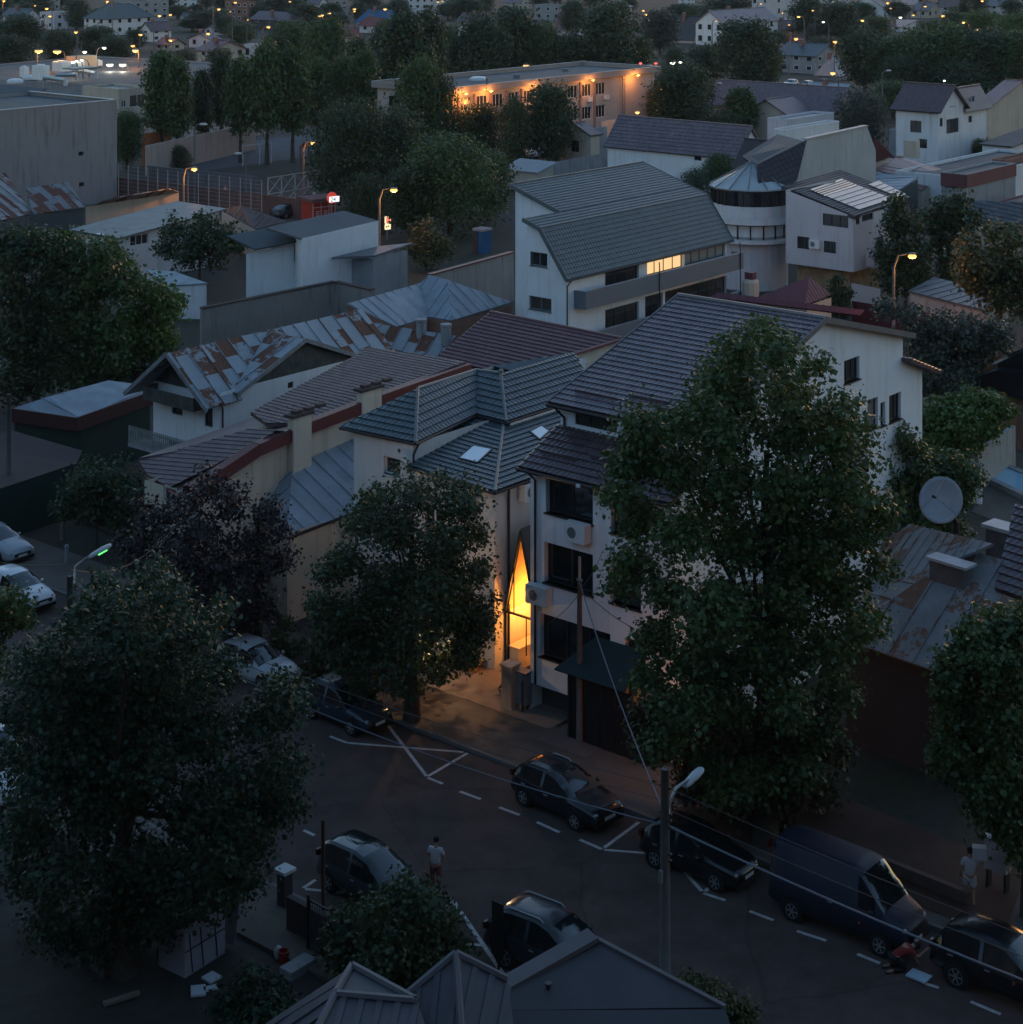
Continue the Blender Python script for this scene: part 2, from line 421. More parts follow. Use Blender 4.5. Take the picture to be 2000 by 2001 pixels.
def house(name, label, front, left, right, rtype='gable_q', zr=None, wm=None, rm=None, style='plain', oh=.35, rot=0, wl=(), wr=(), cat='house',
          group=None, fr=None, gl=None, nm=2, gut=True, par=.3, kw=None, lens=None, zb=0., wlocL=(), wlocR=(), roof_part='roof'):
    """rectangular building. front=(px,py,z of wall top) is the corner nearest the camera; left/right are the pixel columns its two visible walls reach"""
    wm = wm or W_WHITE2; rm = rm or R_BROWN; kw = kw or {}
    p = rotz(-U, rot); q = rotz(Q, rot)
    B = P(*front); ze = front[2]
    Lp = lens[0] if lens and lens[0] else along(B, p, left); Lq = lens[1] if lens and lens[1] else along(B, q, right)
    L = lambda a, b, z: V3((B.x + p.x * a + q.x * b, B.y + p.y * a + q.y * b, z))
    A, C, D = L(Lp, 0, 0), L(0, Lq, 0), L(Lp, Lq, 0); B0 = L(0, 0, 0)
    t = T(name, label, cat, L(Lp / 2, Lq / 2, zb), group)
    hl = [pxhole(A, B0, *w) for w in wl] + list(wlocL); hr = [pxhole(B0, C, *w) for w in wr] + list(wlocR)
    mb = MB()
    o = oh; roofs = []; gt = MB(); zt = ze
    if rtype in ('gable_q', 'gable_p'):
        zr = zr or ze + 2; Ls = Lp if rtype == 'gable_q' else Lq; k = (zr - ze) / (Ls / 2); zo = ze - k * o
        f = (lambda s, l, z: L(s, l, z)) if rtype == 'gable_q' else (lambda s, l, z: L(l, s, z)); Ll = Lq if rtype == 'gable_q' else Lp
        roofs = [([f(-o, -o, zo), f(-o, Ll + o, zo), f(Ls / 2, Ll + o, zr), f(Ls / 2, -o, zr)]), ([f(Ls + o, -o, zo), f(Ls + o, Ll + o, zo), f(Ls / 2, Ll + o, zr), f(Ls / 2, -o, zr)])]
        for l in (0, Ll): mb.poly([f(0, l, ze), f(Ls, l, ze), f(Ls / 2, l, zr - .05)])
        eav = [(f(-o, -o, zo), f(-o, Ll + o, zo)), (f(Ls + o, -o, zo), f(Ls + o, Ll + o, zo))]; rid = [(f(Ls / 2, -o, zr), f(Ls / 2, Ll + o, zr))]
    elif rtype == 'hip':
        zr = zr or ze + 1.8; m = min(Lp, Lq) / 2; k = (zr - ze) / m; zo = ze - k * o
        if Lp <= Lq: r1, r2 = L(Lp / 2, m, zr), L(Lp / 2, Lq - m, zr)
        else: r1, r2 = L(m, Lq / 2, zr), L(Lp - m, Lq / 2, zr)
        b_, a_, c_, d_ = L(-o, -o, zo), L(Lp + o, -o, zo), L(-o, Lq + o, zo), L(Lp + o, Lq + o, zo)
        if Lp <= Lq: roofs = [[b_, a_, r1], [c_, b_, r1, r2], [d_, c_, r2], [a_, d_, r2, r1]]; rid = [(b_, r1), (a_, r1), (r1, r2), (c_, r2)]
        else: roofs = [[b_, c_, r1], [a_, b_, r1, r2], [d_, a_, r2], [c_, d_, r2, r1]]; rid = [(b_, r1), (c_, r1), (r1, r2), (a_, r2)]
        eav = [(b_, a_), (b_, c_)]
    elif rtype.startswith('shed'):
        zr = zr or ze + 1; w = rtype[4]
        zz = lambda a, b: {'L': ze + (zr - ze) * b / Lq, 'C': zr - (zr - ze) * b / Lq, 'R': ze + (zr - ze) * a / Lp, 'D': zr - (zr - ze) * a / Lp}[w]
        g = lambda a, b: L(a, b, zz(a, b))
        roofs = [[g(-o, -o), g(Lp + o, -o), g(Lp + o, Lq + o), g(-o, Lq + o)]]
        for (a0, b0), (a1, b1) in (((Lp, 0), (0, 0)), ((0, 0), (0, Lq)), ((0, Lq), (Lp, Lq)), ((Lp, Lq), (Lp, 0))):
            if max(zz(a0, b0), zz(a1, b1)) > ze + .01: mb.poly([L(a0, b0, ze), L(a1, b1, ze), g(a1, b1), g(a0, b0)])
        eav = {'L': [(g(-o, -o), g(Lp + o, -o))], 'R': [(g(-o, -o), g(-o, Lq + o))], 'C': [], 'D': []}[w]; rid = []
    else:
        eav = []; rid = []
        rb = MB(); rb.poly([L(.1, .1, ze - .02), L(.1, Lq - .1, ze - .02), L(Lp - .1, Lq - .1, ze - .02), L(Lp - .1, .1, ze - .02)][::-1])
        t.add(rb, roof_part, rm)
        cp = MB(); w = .22
        for a0, b0, a1, b1 in ((0, -.03, Lp, -.03), (-.03, 0, -.03, Lq), (0, Lq - w + .03, Lp, Lq - w + .03), (Lp - w + .03, 0, Lp - w + .03, Lq)):
            if abs(a1 - a0) > abs(b1 - b0): cp.par(L(a0, b0, ze), p * (a1 - a0), q * w, UP * par)
            else: cp.par(L(a0, b0, ze - .002), p * w, q * (b1 - b0), UP * (par - .003))
        t.add(cp, 'parapet', wm)
    wall(mb, A, B0, zb, zt, hl); wall(mb, B0, C, zb, zt, hr); wall(mb, C, D, zb, zt); wall(mb, D, A, zb, zt)
    t.add(mb, 'wall', wm)
    if roofs:
        rb = MB()
        for r in roofs: roof(rb, r, (r[1] - r[0]), style, **kw)
        t.add(rb, roof_part, rm)
        if rid: t.add(caps(MB(), rid), 'ridge_cap', rm)
        if gut:
            for a, b in eav: gutter(gt, a, b)
            t.add(gt, 'gutter', TRIM_D)
    for h in hl: window(t, A, B0, h, frame=fr, glass=gl, nm=nm)
    for h in hr: window(t, B0, C, h, frame=fr, glass=gl, nm=nm)
    return dict(t=t, L=L, p=p, q=q, B=B0, A=A, C=C, D=D, Lp=Lp, Lq=Lq, ze=ze, zr=zr)

def chimney(t, c, w, d, z0, z1, mat=None, capm=None, dirx=U, name='chimney'):
    mb = MB().box(at(c, z0), w, d, z1 - z0, d=dirx); o = t.add(mb, name, mat or W_GREY)
    t.add(MB().box(at(c, z1), w + .16, d + .16, .12, d=dirx), 'cap', capm or W_GREY, o)
def ac_unit(t, A, B, px, py, w=.8, h=.55, dep=.32, name='air_conditioner'):
    """outdoor unit hung on wall A->B, its left bottom at the pixel"""
    s0, z = onwall(A, B, px, py); d = (B - A); d.z = 0; d.normalize(); n = d.cross(UP)
    o = V3((A.x + d.x * s0, A.y + d.y * s0, z))
    mb = MB().par(o + n * .05, d * w, UP * h, n * dep); mb.bar(o + d * .1 + UP * -.02, o + d * .1 + n * (dep + .05) + UP * -.02, .04); mb.bar(o + d * (w - .1) + UP * -.02, o + d * (w - .1) + n * (dep + .05) + UP * -.02, .04)
    u = t.add(mb, name, TRIM_W)
    f = MB().lathe(o + d * w * .38 + UP * h * .5 + n * (dep + .05), [(.2, 0), (.21, .012), (.19, .015), (.05, .012), (.02, .02)], 14, n)
    t.add(f, 'fan_grille', TRIM_G, u)
# ------------------------------------------------------------------ the big white house on the right (local frame u along the street, v into the plot)
C0 = P(1037, 1392, 0)
def HL(u, v, z): return V3((C0.x + U.x * u + Q.x * v, C0.y + U.y * u + Q.y * v, z))
def big_white():
    t = T('white_house', 'tall white house with plum tiled roof, half hidden by the biggest street tree', 'house', HL(3.3, 8, 0))
    A, B, C = HL(0, 0, 0), HL(6.6, 0, 0), HL(6.6, 17.6, 0)
    hl = [pxhole(A, B, 1067, 1159, 931, 1001), pxhole(A, B, 1064, 1159, 1058, 1137), pxhole(A, B, 1056, 1193, 1197, 1282),
          pxhole(A, B, 1194, 1253, 965, 1040), pxhole(A, B, 1194, 1253, 1095, 1177), pxhole(A, B, 1222, 1262, 1245, 1330)]
    hr = [pxhole(B, C, 1650, 1680, 702, 751), pxhole(B, C, 1695.5, 1716, 783, 842), pxhole(B, C, 1721, 1730.5, 788, 834), pxhole(B, C, 1738, 1761, 774, 827)]
    zt = 9.55; mb = MB()
    wall(mb, A, B, 1.15, zt, hl, .3); M4 = HL(6.6, 4, 0); wall(mb, B, M4, 0, 11.7); wall(mb, M4, C, 0, 12.42, [(q[0] - 4, q[1] - 4, q[2], min(q[3], 12.3)) for q in hr], .2)
    wall(mb, HL(6.6, 17.6, 0), HL(0, 17.6, 0), 0, 12.4); wall(mb, HL(0, 17.6, 0), A, 0, 9.55)
    mb.poly([HL(0, 0, 1.15), HL(6.6, 0, 1.15), HL(6.6, .7, 1.15), HL(0, .7, 1.15)])
    zf = lambda v: 11.63 + (v - 1.48) * .3165 if v < 10.38 else 14.45 - (v - 10.38) * .256
    mb.poly([HL(0, 1.87, 9.5), HL(0, 1.87, zf(1.87)), HL(0, 10.38, zf(10.38) - .05), HL(0, 17.6, zf(17.6)), HL(0, 17.6, 9.5)][::-1])
    mb.poly([HL(6.6, 1.87, 11.7), HL(6.6, 1.87, zf(1.87)), HL(6.6, 4, 12.42), HL(6.6, 4, 11.7)]); mb.poly([HL(6.6, 4, 12.42), HL(6.6, 10.38, zf(10.38) - .05), HL(6.6, 17.6, zf(17.6)), HL(6.6, 17.6, 12.42)])
    mb.poly([HL(0, 0, 9.5), HL(0, 1.87, 10.7), HL(0, 1.87, 9.5)])
    up = HL(0, 1.87, 0), HL(6.6, 1.87, 0)
    hu = [pxhole(*up, 1124, 1206, 804, 829), (4.2, 6.0, 10.75, 11.35)]
    wall(mb, up[0], up[1], 10.4, 11.75, hu)
    # rear lean-to wall
    wall(mb, HL(6.6, 17.6, 0), HL(6.6, 19.4, 0), 0, 10.85); wall(mb, HL(6.6, 19.4, 0), HL(0, 19.4, 0), 0, 10.85)
    mb.poly([HL(6.6, 17.6, 10.85), HL(6.6, 19.4, 10.85), HL(6.6, 17.6, 11.5)])
    t.add(mb, 'wall', M('render_bright_white', (.78, .8, .83), .85, .05, .5, bump=.12, stain=.16))
    base = MB(); wall(base, HL(0, .7, 0), HL(6.6, .7, 0), 0, 1.15); t.add(base, 'plinth', M('plinth_dark', (.08, .07, .07), .9, .2))
    for h in hl[:3] + hl[3:]: window(t, A, B, h, .3, nm=3 if h[1] - h[0] > 2.5 else 2, sill=True)
    for i, h in enumerate(hr): window(t, B, C, (h[0], h[1], h[2], min(h[3], 12.3)), .2, nm=1 if i in (1, 2) else 3, sill=True, glass=(M('blind_beige', (.2, .17, .16), .8) if i == 1 else None))
    for h in hu: window(t, *up, h, nm=3)
    r1 = MB(); roof(r1, [HL(-.3, 1.48, 11.63), HL(7, 1.48, 11.63), HL(7, 10.38, 14.45), HL(-.3, 10.38, 14.45)], U, 'tile', seg=5)
    roof(r1, [HL(7, 10.38, 14.45), HL(-.3, 10.38, 14.45), HL(-.3, 18.0, 12.5), HL(7, 18.0, 12.5)], U, 'tile', seg=3)
    r = t.add(r1, 'roof', R_BROWN)
    r2 = MB(); roof(r2, [HL(-.15, -.57, 9.6), HL(7.0, -.57, 9.6), HL(7.0, 1.87, 10.72), HL(-.15, 1.87, 10.72)], U, 'tile', seg=5); t.add(r2, 'lower_roof', R_BROWN_D)
    r3 = MB(); roof(r3, [HL(-.1, 17.5, 11.55), HL(7.1, 17.5, 11.55), HL(7.1, 20.3, 10.5), HL(-.1, 20.3, 10.5)], U, 'tile', seg=3); t.add(r3, 'rear_roof', R_BROWN_D)
    t.add(caps(MB(), [(HL(-.3, 10.38, 14.47), HL(7, 10.38, 14.47))], .1), 'ridge_cap', M('ridge_pale', (.2, .17, .17), .5))
    vg = MB()
    for u in (-.32, 7.0):
        vg.bar(HL(u, 1.48, 11.6), HL(u, 10.38, 14.42), .06, .22); vg.bar(HL(u, 10.38, 14.42), HL(u, 18.0, 12.47), .06, .24)
    t.add(vg, 'verge_board', M('verge_grey', (.16, .15, .15), .6, .15))
    for u0, u1, v in ((.35, 2.35, 2.35), (2.7, 4.6, 2.75), (4.9, 6.6, 2.35)):
        t.add(MB().bar(HL(u0, v, zf(v) + .14), HL(u1, v, zf(v) + .14), .05, .12), 'snow_guard', R_BROWN_D)
    for u0, u1, v, in ((.3, 2.1, .25), (2.5, 4.4, .55)): t.add(MB().bar(HL(u0, v, 9.6 + (v + .57) * .459 + .14), HL(u1, v, 9.6 + (v + .57) * .459 + .14), .05, .12), 'snow_guard', R_BROWN_D)
    g = MB(); gutter(g, HL(-.2, -.62, 9.52), HL(7, -.62, 9.52), .075); gutter(g, HL(-.35, 1.42, 11.55), HL(7, 1.42, 11.55), .075); t.add(g, 'gutter', TRIM_D)
    d = MB(); pipe(d, HL(.35, -.62, 9.5), HL(.28, -.06, 0), 1.2, .05); pipe(d, HL(.1, 1.4, 11.5), HL(.25, 1.8, 0), 10.6, .05); t.add(d, 'downpipe', TRIM_D)
    ac_unit(t, A, B, 1116, 1049, 1.0, .7, .4); ac_unit(t, A, B, 1041, 1170, 1.0, .7, .4)
    # flood-lamp brackets under the eaves
    for u, v, z in ((2.9, -.72, 9.5), (3.3, 1.3, 11.52), (4.7, 1.3, 11.52)): t.add(MB().box(HL(u, v, z - .06), .16, .1, .1, d=U), 'eave_lamp', TRIM_W)
    # carport canopy with dark steel doors on the pavement side
    c = T('carport', 'dark green carport canopy with black steel doors in front of the white house', 'carport', HL(4.2, -.8, 0))
    cb = MB(); roof(cb, [HL(2.35, -1.5, 2.75), HL(5.6, -1.5, 2.75), HL(5.4, -.03, 3.75), HL(3.2, -.03, 3.75)], U, 'plain', th=.06); c.add(cb, 'canopy', M('canopy_teal', (.012, .03, .034), .6, .2, spec=.3))
    dm = MB()
    for i in range(4):
        c.add(MB().par(HL(2.75 + i * .68, -.95, .1), U * .64, Q * .05, UP * 2.35), 'door', M('steel_black', (.014, .013, .014), .55, .2))
    for u in (2.66, 5.5): c.add(MB().box(HL(u, -.93, 0), .12, .12, 2.75, d=U), 'post', IRON)
    c.add(MB().par(HL(2.2, -1.35, 0), U * 3.6, Q * .55, UP * .1), 'kerb', W_GREY)
    return t
big_white()

# ------------------------------------------------------------------ hipped teal-roofed house
def hip_house():
    t = T('hipped_house', 'cream house with two-tier teal tiled hip roof and two skylights', 'house', P(967, 1315, 0))
    K = P(967, 1315, 0)
    B1 = P(806, 872, 8.3); A1 = go(B1, -U, 692); B1, A1 = at(B1, 0), at(A1, 0)
    # lower block: corner K, left to block 1, right far back
    vK = (K - B1).dot(Q); Lk = (K - B1).dot(U)
    mb = MB(); hl = [pxhole(A1, B1, 750, 783, 890, 925)]
    back = 11.
    wall(mb, A1, B1, 0, 8.4, hl, .2); wall(mb, B1, B1 + Q * back, 0, 8.4); wall(mb, B1 + Q * back, A1 + Q * back, 0, 8.4); wall(mb, A1 + Q * back, A1, 0, 8.4)
    K0 = K - U * Lk
    hk = [(.8, 2.0, 4.6, 6.1), (.8, 2.0, 1.2, 2.7)]
    wall(mb, K0, K, 0, 7.5, hk, .2); wall(mb, K, K + Q * 9.5, 0, 7.5); wall(mb, K + Q * 9.5, K0 + Q * 9.5, 0, 8.2)
    # upper right block walls
    UR = P(984, 836, 8.3); a = at(UR, 0) + Q * .5; b = a + Q * 5.0
    wall(mb, a - U * 2.4, a, 7.4, 8.4); wall(mb, a, b, 7.4, 8.4)
    t.add(mb, 'wall', M('render_warm_white', (.68, .64, .6), .85, .06, .5, bump=.3, bscale=30., stain=.15))
    window(t, A1, B1, hl[0], .2, nm=1, sill=True, frame=FR_W)
    for h in hk: window(t, K0, K, h, .2, nm=2, sill=True, frame=FR_W)
    ze, zr = 8.5, 9.9
    e1, r1, e2, r2, e3, r3, e4 = P(664, 834, ze), P(817, 760, zr), P(812, 865, ze), P(931, 724, zr), P(931, 809, ze), P(979, 730, zr), P(989, 824, ze)
    r2 = onplane(e2, e3, r1, 931, 724); r3 = onplane(e3, e4, r2, 979, 730)
    e5 = e4 + Q * 6.5; e5.z = ze; r4 = P(1098, 757, zr)
    rb = MB(); kw = dict(seg=4, pitch=.26)
    roof(rb, [e1, e2, r1], e2 - e1, 'tile', **kw); roof(rb, [e2, e3, r2, r1], e3 - e2, 'tile', **kw)
    roof(rb, [e3, e4, r3, r2], e4 - e3, 'tile', **kw); roof(rb, [e4, e5, r3 + Q * 5.5, r3], e5 - e4, 'tile', **kw)
    bk = e1 + Q * 9; roof(rb, [e1, bk, r2 + Q * 1.2, r1], bk - e1, 'plain')
    roof(rb, [bk, e5, r3 + Q * 5.5, r2 + Q * 1.2], e5 - bk, 'plain')
    t.add(rb, 'upper_roof', R_TEAL)
    rc = caps(MB(), [(e2, r1), (r1, r2), (r2, r3), (e4, r3)], .075); rc.sphere(r3 + UP * .1, .13)
    t.add(rc, 'ridge_cap', M('ridge_teal', (.14, .16, .17), .5))
    zl, zt = 7.55, 8.3
    f1, f2, g1, g2 = P(795, 910, zl), P(967, 961, zl), P(927, 815, zt), P(984, 830, zt)
    g1 = onplane(f1, f2, g2, 927, 815); h1 = onplane(f1, f2, g2, 868, 850); h0 = onplane(f1, f2, g2, 812, 895); f3 = f2 + Q * 8; f3.z = zl; g3 = g2 + Q * 6.4; g3.z = zt
    lb = MB(); roof(lb, [f1, f2, g2, g1, h1, h0], f2 - f1, 'tile', **kw); roof(lb, [f2, f3, g3, g2], f3 - f2, 'tile', **kw)
    t.add(lb, 'lower_roof', R_TEAL); t.add(caps(MB(), [(f2, g2)], .08), 'hip_cap', M('ridge_teal', (.14, .16, .17), .5))
    # skylights lie on the lower roof planes
    def sky(corners, plane):
        o, n = plane
        pts = []
        for (x, y) in corners:
            d = V3(((x - CX) / F, 1, -(y - YH) / F)); c = V3((0, 0, H)); k = (o - c).dot(n) / d.dot(n); pts.append(c + d * k + n * .06)
        fr = MB()
        for i in range(4): fr.bar(pts[i], pts[(i + 1) % 4], .07, .07, n)
        s = t.add(fr, 'skylight', TRIM_D); t.add(MB().poly([p + n * .02 for p in pts]), 'pane', M_glass('glass_painted_sky', (.6, .66, .7), .12), s)  # pale pane colour carries the sky reflection
    def pl(a, b, c):
        n = (b - a).cross(c - a).normalized(); return a, (n if n.z > 0 else -n)
    sky([(897, 898), (926, 873), (963, 880), (934, 907)], pl(f1, f2, g2))
    sky([(1036, 846), (1058, 834), (1074, 845), (1055, 862)], pl(f2, f3, g2))
    g = MB()
    for x, y in ((e1, e2), (e2, e3), (e3, e4), (e4, e5), (f1, f2), (f2, f3)): gutter(g, x - UP * .06, y - UP * .06, .07)
    t.add(g, 'gutter', TRIM_D)
    d = MB(); pipe(d, f2 + Q * .9 - UP * .1, K + Q * .8 + U * .08, .2, .055); pipe(d, e2 + Q * .2 - UP * .1, B1 + U * .08, 7.4, .05); t.add(d, 'downpipe', TRIM_D)
    ac_unit(t, K, K + Q * 9.5, 1010, 978, .95, .7, .4)
    return K
KC = hip_house()

# ------------------------------------------------------------------ modern building with the grey folded roof
def modern():
    B = at(V3((3.69, 124, 0)), 0)
    L = lambda a, b, z: V3((B.x - U.x * a + Q.x * b, B.y - U.y * a + Q.y * b, z))
    t = T('apartment_building', 'modern white building with grey folded metal roof and long grey balcony band', 'building', L(3.9, 10, 0))
    zs = lambda a: 7.08 + a * 1.36 if a < 2 else 9.8 + (a - 2) * .33
    mb = MB(); A, B0, C = L(3.42, 0, 0), L(0, 0, 0), L(0, 19.5, 0)
    hl = [pxhole(A, B0, 1037, 1070, 491, 518), pxhole(A, B0, 1034, 1078, 577, 603)]
    hr = [pxhole(B0, C, 1183, 1249, 523, 563), pxhole(B0, C, 1183, 1249, 606, 647), pxhole(B0, C, 1265, 1336, 497, 540), pxhole(B0, C, 1339, 1418, 478, 520),
          pxhole(B0, C, 1261, 1296, 580, 625), pxhole(B0, C, 1300, 1420, 570, 612)]
    wall(mb, A, B0, 0, 7.0, hl[1:], .2)
    wall(mb, A, B0, 7.0, zs(0) if False else 7.05, (), .1)
    # gable part with its window, built as strips under the roof line
    s0, s1, h0, h1 = hl[0]
    n = 12; Ln = 3.42
    xs = sorted({0, s0, s1, Ln} | {Ln * i / n for i in range(n + 1)})
    for x0, x1 in zip(xs, xs[1:]):
        a0, a1 = Ln - x0, Ln - x1; hole = s0 - 1e-6 <= x0 and x1 <= s1 + 1e-6
        z0, z1 = zs(a0) - .05, zs(a1) - .05
        if hole:
            if min(z0, z1) > h1: mb.poly([L(a0, 0, h1), L(a1, 0, h1), L(a1, 0, z1), L(a0, 0, z0)])
            if h0 > 7.05: mb.poly([L(a0, 0, 7.05), L(a1, 0, 7.05), L(a1, 0, h0), L(a0, 0, h0)])
        else: mb.poly([L(a0, 0, 7.05), L(a1, 0, 7.05), L(a1, 0, z1), L(a0, 0, z0)])
    wall(mb, L(7.8, 4, 0), L(3.42, 4, 0), 0, 10.2); mb.poly([L(7.8, 4, 10.2), L(3.42, 4, 10.2), L(7.8, 4, 11.7)])
    wall(mb, L(3.42, 4, 0), L(3.42, 0, 0), 0, 10.25)
    wall(mb, B0, C, 0, 7.1, hr, .25)
    wall(mb, C, L(7.8, 19.5, 0), 0, 7.1); mb.poly([L(0, 19.5, 7.1), L(7.8, 19.5, 7.1), L(7.8, 19.5, 11.65), L(2, 19.5, 9.75)])
    wall(mb, L(7.8, 19.5, 0), L(7.8, 4, 0), 0, 11.7)
    t.add(mb, 'wall', W_WHITE)
    for h in hl: window(t, A, B0, h, .2, nm=2, frame=TRIM_G, sill=True)
    for i, h in enumerate(hr): window(t, B0, C, h, .25, nm=(3, 3, 4, 5, 2, 7)[i], frame=TRIM_D, glass=(None, None, GL_LIT, GL2, None, None)[i])
    rb = MB(); kw = dict(rib=.3, th=.12)
    roof(rb, [L(-.35, -.4, 6.6), L(-.35, 19.9, 6.6), L(2, 19.9, 9.8), L(2, -.4, 9.8)], Q, 'tile', pitch=.3, seg=4, course=.36, amp=.02, step=.04)
    roof(rb, [L(2, -.4, 9.8), L(2, 19.9, 9.8), L(3.5, 19.9, 10.295), L(3.5, -.4, 10.295)], Q, 'tile', pitch=.3, course=.36, amp=.02, step=.04)
    roof(rb, [L(3.5, 3.6, 10.295), L(3.5, 19.9, 10.295), L(8, 19.9, 11.78), L(8, 3.6, 11.78)], Q, 'tile', pitch=.3, course=.36, amp=.02, step=.04)
    t.add(rb, 'roof', R_SLATE)
    tr = MB(); tr.bar(L(-.35, -.42, 6.55), L(2, -.42, 9.75), .06, .3); tr.bar(L(2, -.42, 9.75), L(3.5, -.42, 10.25), .06, .3); tr.bar(L(3.5, 3.58, 10.25), L(8, 3.58, 11.73), .06, .3)
    tr.bar(L(2, -.4, 9.84), L(2, 19.9, 9.84), .12, .06); tr.bar(L(8, 3.6, 11.82), L(8, 19.9, 11.82), .14, .08); tr.bar(L(-.35, 19.9, 6.55), L(2, 19.9, 9.75), .06, .25); tr.bar(L(2, 19.9, 9.75), L(8, 19.9, 11.7), .06, .25)
    t.add(tr, 'verge_trim', M('verge_slate', (.1, .12, .125), .5))
    gm = M('balcony_grey', (.16, .17, .19), .7, .06)
    for py0, py1, nm in ((571, 606, 0), (655, 690, 1)):
        s, z1 = onwall(L(-1, 0, 0), L(-1, 19, 0), 1145, py0); _, z0 = onwall(L(-1, 0, 0), L(-1, 19, 0), 1145, py1)
        bb = MB(); e = 20.3
        bb.par(L(-1, s, z0), -U * .12, Q * (e - s), UP * (z1 - z0)); bb.par(L(-.88, s, z0), U * -.88, Q * .12, UP * (z1 - z0)); bb.par(L(-.88, e - .12, z0), U * -.88, Q * .12, UP * (z1 - z0))
        bb.par(L(-.88, s + .12, z0), -U * .88, Q * (e - s - .24), UP * .2)
        bo = t.add(bb, 'balcony', gm)
        t.add(MB().bar(L(-.94, s, z1 + .03), L(-.94, e, z1 + .03), .14, .05), 'coping', M('coping_pale', (.3, .31, .33), .5), bo)
    g = MB(); gutter(g, L(-.4, -.4, 6.52), L(-.4, 19.9, 6.52), .07); t.add(g, 'gutter', TRIM_D)
    for a_, b_ in ((L(-.4, .1, 6.5), L(-.06, .02, 0)), (L(-1.05, 19.7, 6.5), L(-1.06, 19.8, 0)), (L(-1.05, 9.3, 6.5), L(-1.08, 9.3, 0))): d = MB(); pipe(d, a_, b_, .3, .045); t.add(d, 'downpipe', TRIM_D)
modern()
# ------------------------------------------------------------------ ground, street, markings
O = P(759, 1404, 0)
def S(u, v, z=0.): return V3((O.x + U.x * u + Q.x * v, O.y + U.y * u + Q.y * v, z))
def sheet(name, pts, mat, z=None): return struct(MB().poly(pts), name, mat)
def ground_mat():
    m, n, b = nt('ground_mixed'); L = n.links.new
    tc = node(n, 'ShaderNodeTexCoord'); n1 = node(n, 'ShaderNodeTexNoise', Scale=.05, Detail=8., Roughness=.7); L(tc.outputs['Object'], n1.inputs['Vector'])
    rp = node(n, 'ShaderNodeValToRGB'); cr = rp.color_ramp
    cr.elements[0].position = .38; cr.elements[0].color = (.02, .028, .013, 1); cr.elements[1].position = .62; cr.elements[1].color = (.048, .042, .039, 1)
    e = cr.elements.new(.5); e.color = (.032, .029, .023, 1)
    L(n1.outputs['Fac'], rp.inputs['Fac']); n2 = node(n, 'ShaderNodeTexNoise', Scale=1.8, Detail=8.); L(tc.outputs['Object'], n2.inputs['Vector'])
    mx = node(n, 'ShaderNodeMixRGB', blend_type='OVERLAY'); mx.inputs['Fac'].default_value = .6; L(rp.outputs['Color'], mx.inputs['Color1']); L(n2.outputs['Fac'], mx.inputs['Color2'])
    L(mx.outputs['Color'], b.inputs['Base Color']); b.inputs['Roughness'].default_value = .95
    bp = node(n, 'ShaderNodeBump', Strength=.4, Distance=.1); L(n2.outputs['Fac'], bp.inputs['Height']); L(bp.outputs['Normal'], b.inputs['Normal'])
    return m
sheet('ground', [(-1800, 10, 0), (1800, 10, 0), (1800, 4500, 0), (-1800, 4500, 0)], ground_mat())
ASPH = M('asphalt', (.072, .054, .05), .85, .3, .8, bump=.25, bscale=60., spec=.3)
def crack(m):
    """thin wandering cracks and patch tones added to an asphalt material"""
    n = m.node_tree; b = n.nodes['Principled BSDF']; L = n.links.new; src = b.inputs['Base Color'].links[0].from_socket
    tc = node(n, 'ShaderNodeTexCoord'); nz = node(n, 'ShaderNodeTexNoise', Scale=.35, Detail=8.); L(tc.outputs['Object'], nz.inputs['Vector'])
    mx = node(n, 'ShaderNodeMixRGB'); mx.inputs['Fac'].default_value = .6; L(nz.outputs['Color'], mx.inputs['Color1']); L(tc.outputs['Object'], mx.inputs['Color2'])
    v = node(n, 'ShaderNodeTexVoronoi', feature='DISTANCE_TO_EDGE', Scale=.22); L(mx.outputs['Color'], v.inputs['Vector'])
    r = node(n, 'ShaderNodeValToRGB'); r.color_ramp.elements[0].position = .0; r.color_ramp.elements[0].color = (.72, .72, .72, 1); r.color_ramp.elements[1].position = .008; r.color_ramp.elements[1].color = (1, 1, 1, 1); L(v.outputs['Distance'], r.inputs['Fac'])
    v2 = node(n, 'ShaderNodeTexVoronoi', Scale=.11); L(tc.outputs['Object'], v2.inputs['Vector']); r2 = node(n, 'ShaderNodeValToRGB'); r2.color_ramp.elements[0].color = (.8, .8, .8, 1); r2.color_ramp.elements[1].color = (1.15, 1.12, 1.1, 1); L(v2.outputs['Color'], r2.inputs['Fac'])
    m1 = node(n, 'ShaderNodeMixRGB', blend_type='MULTIPLY'); m1.inputs['Fac'].default_value = 1; L(src, m1.inputs['Color1']); L(r.outputs['Color'], m1.inputs['Color2'])
    m2 = node(n, 'ShaderNodeMixRGB', blend_type='MULTIPLY'); m2.inputs['Fac'].default_value = 1; L(m1.outputs['Color'], m2.inputs['Color1']); L(r2.outputs['Color'], m2.inputs['Color2']); L(m2.outputs['Color'], b.inputs['Base Color'])
crack(ASPH)
PAVE = M('pavement', (.105, .09, .08), .9, .25, .5, bump=.25, bscale=18., stain=.3)
CONCP = M('concrete_apron', (.2, .165, .135), .9, .15, .7, bump=.15, bscale=20.)
RW = -11.3
sheet('road', [S(-160, RW, .004), S(60, RW, .004), S(60, 0, .004), S(-160, 0, .004)], ASPH)
mb = MB(); mb.par(S(-90, 0, 0), U * 130, Q * 3.4, UP * .12); struct(mb, 'pavement', PAVE)
mb = MB(); mb.par(S(-90, -.14, 0), U * 130, Q * .137, UP * .13); struct(mb, 'kerb', M('kerb_stone', (.14, .13, .125), .9, .2))
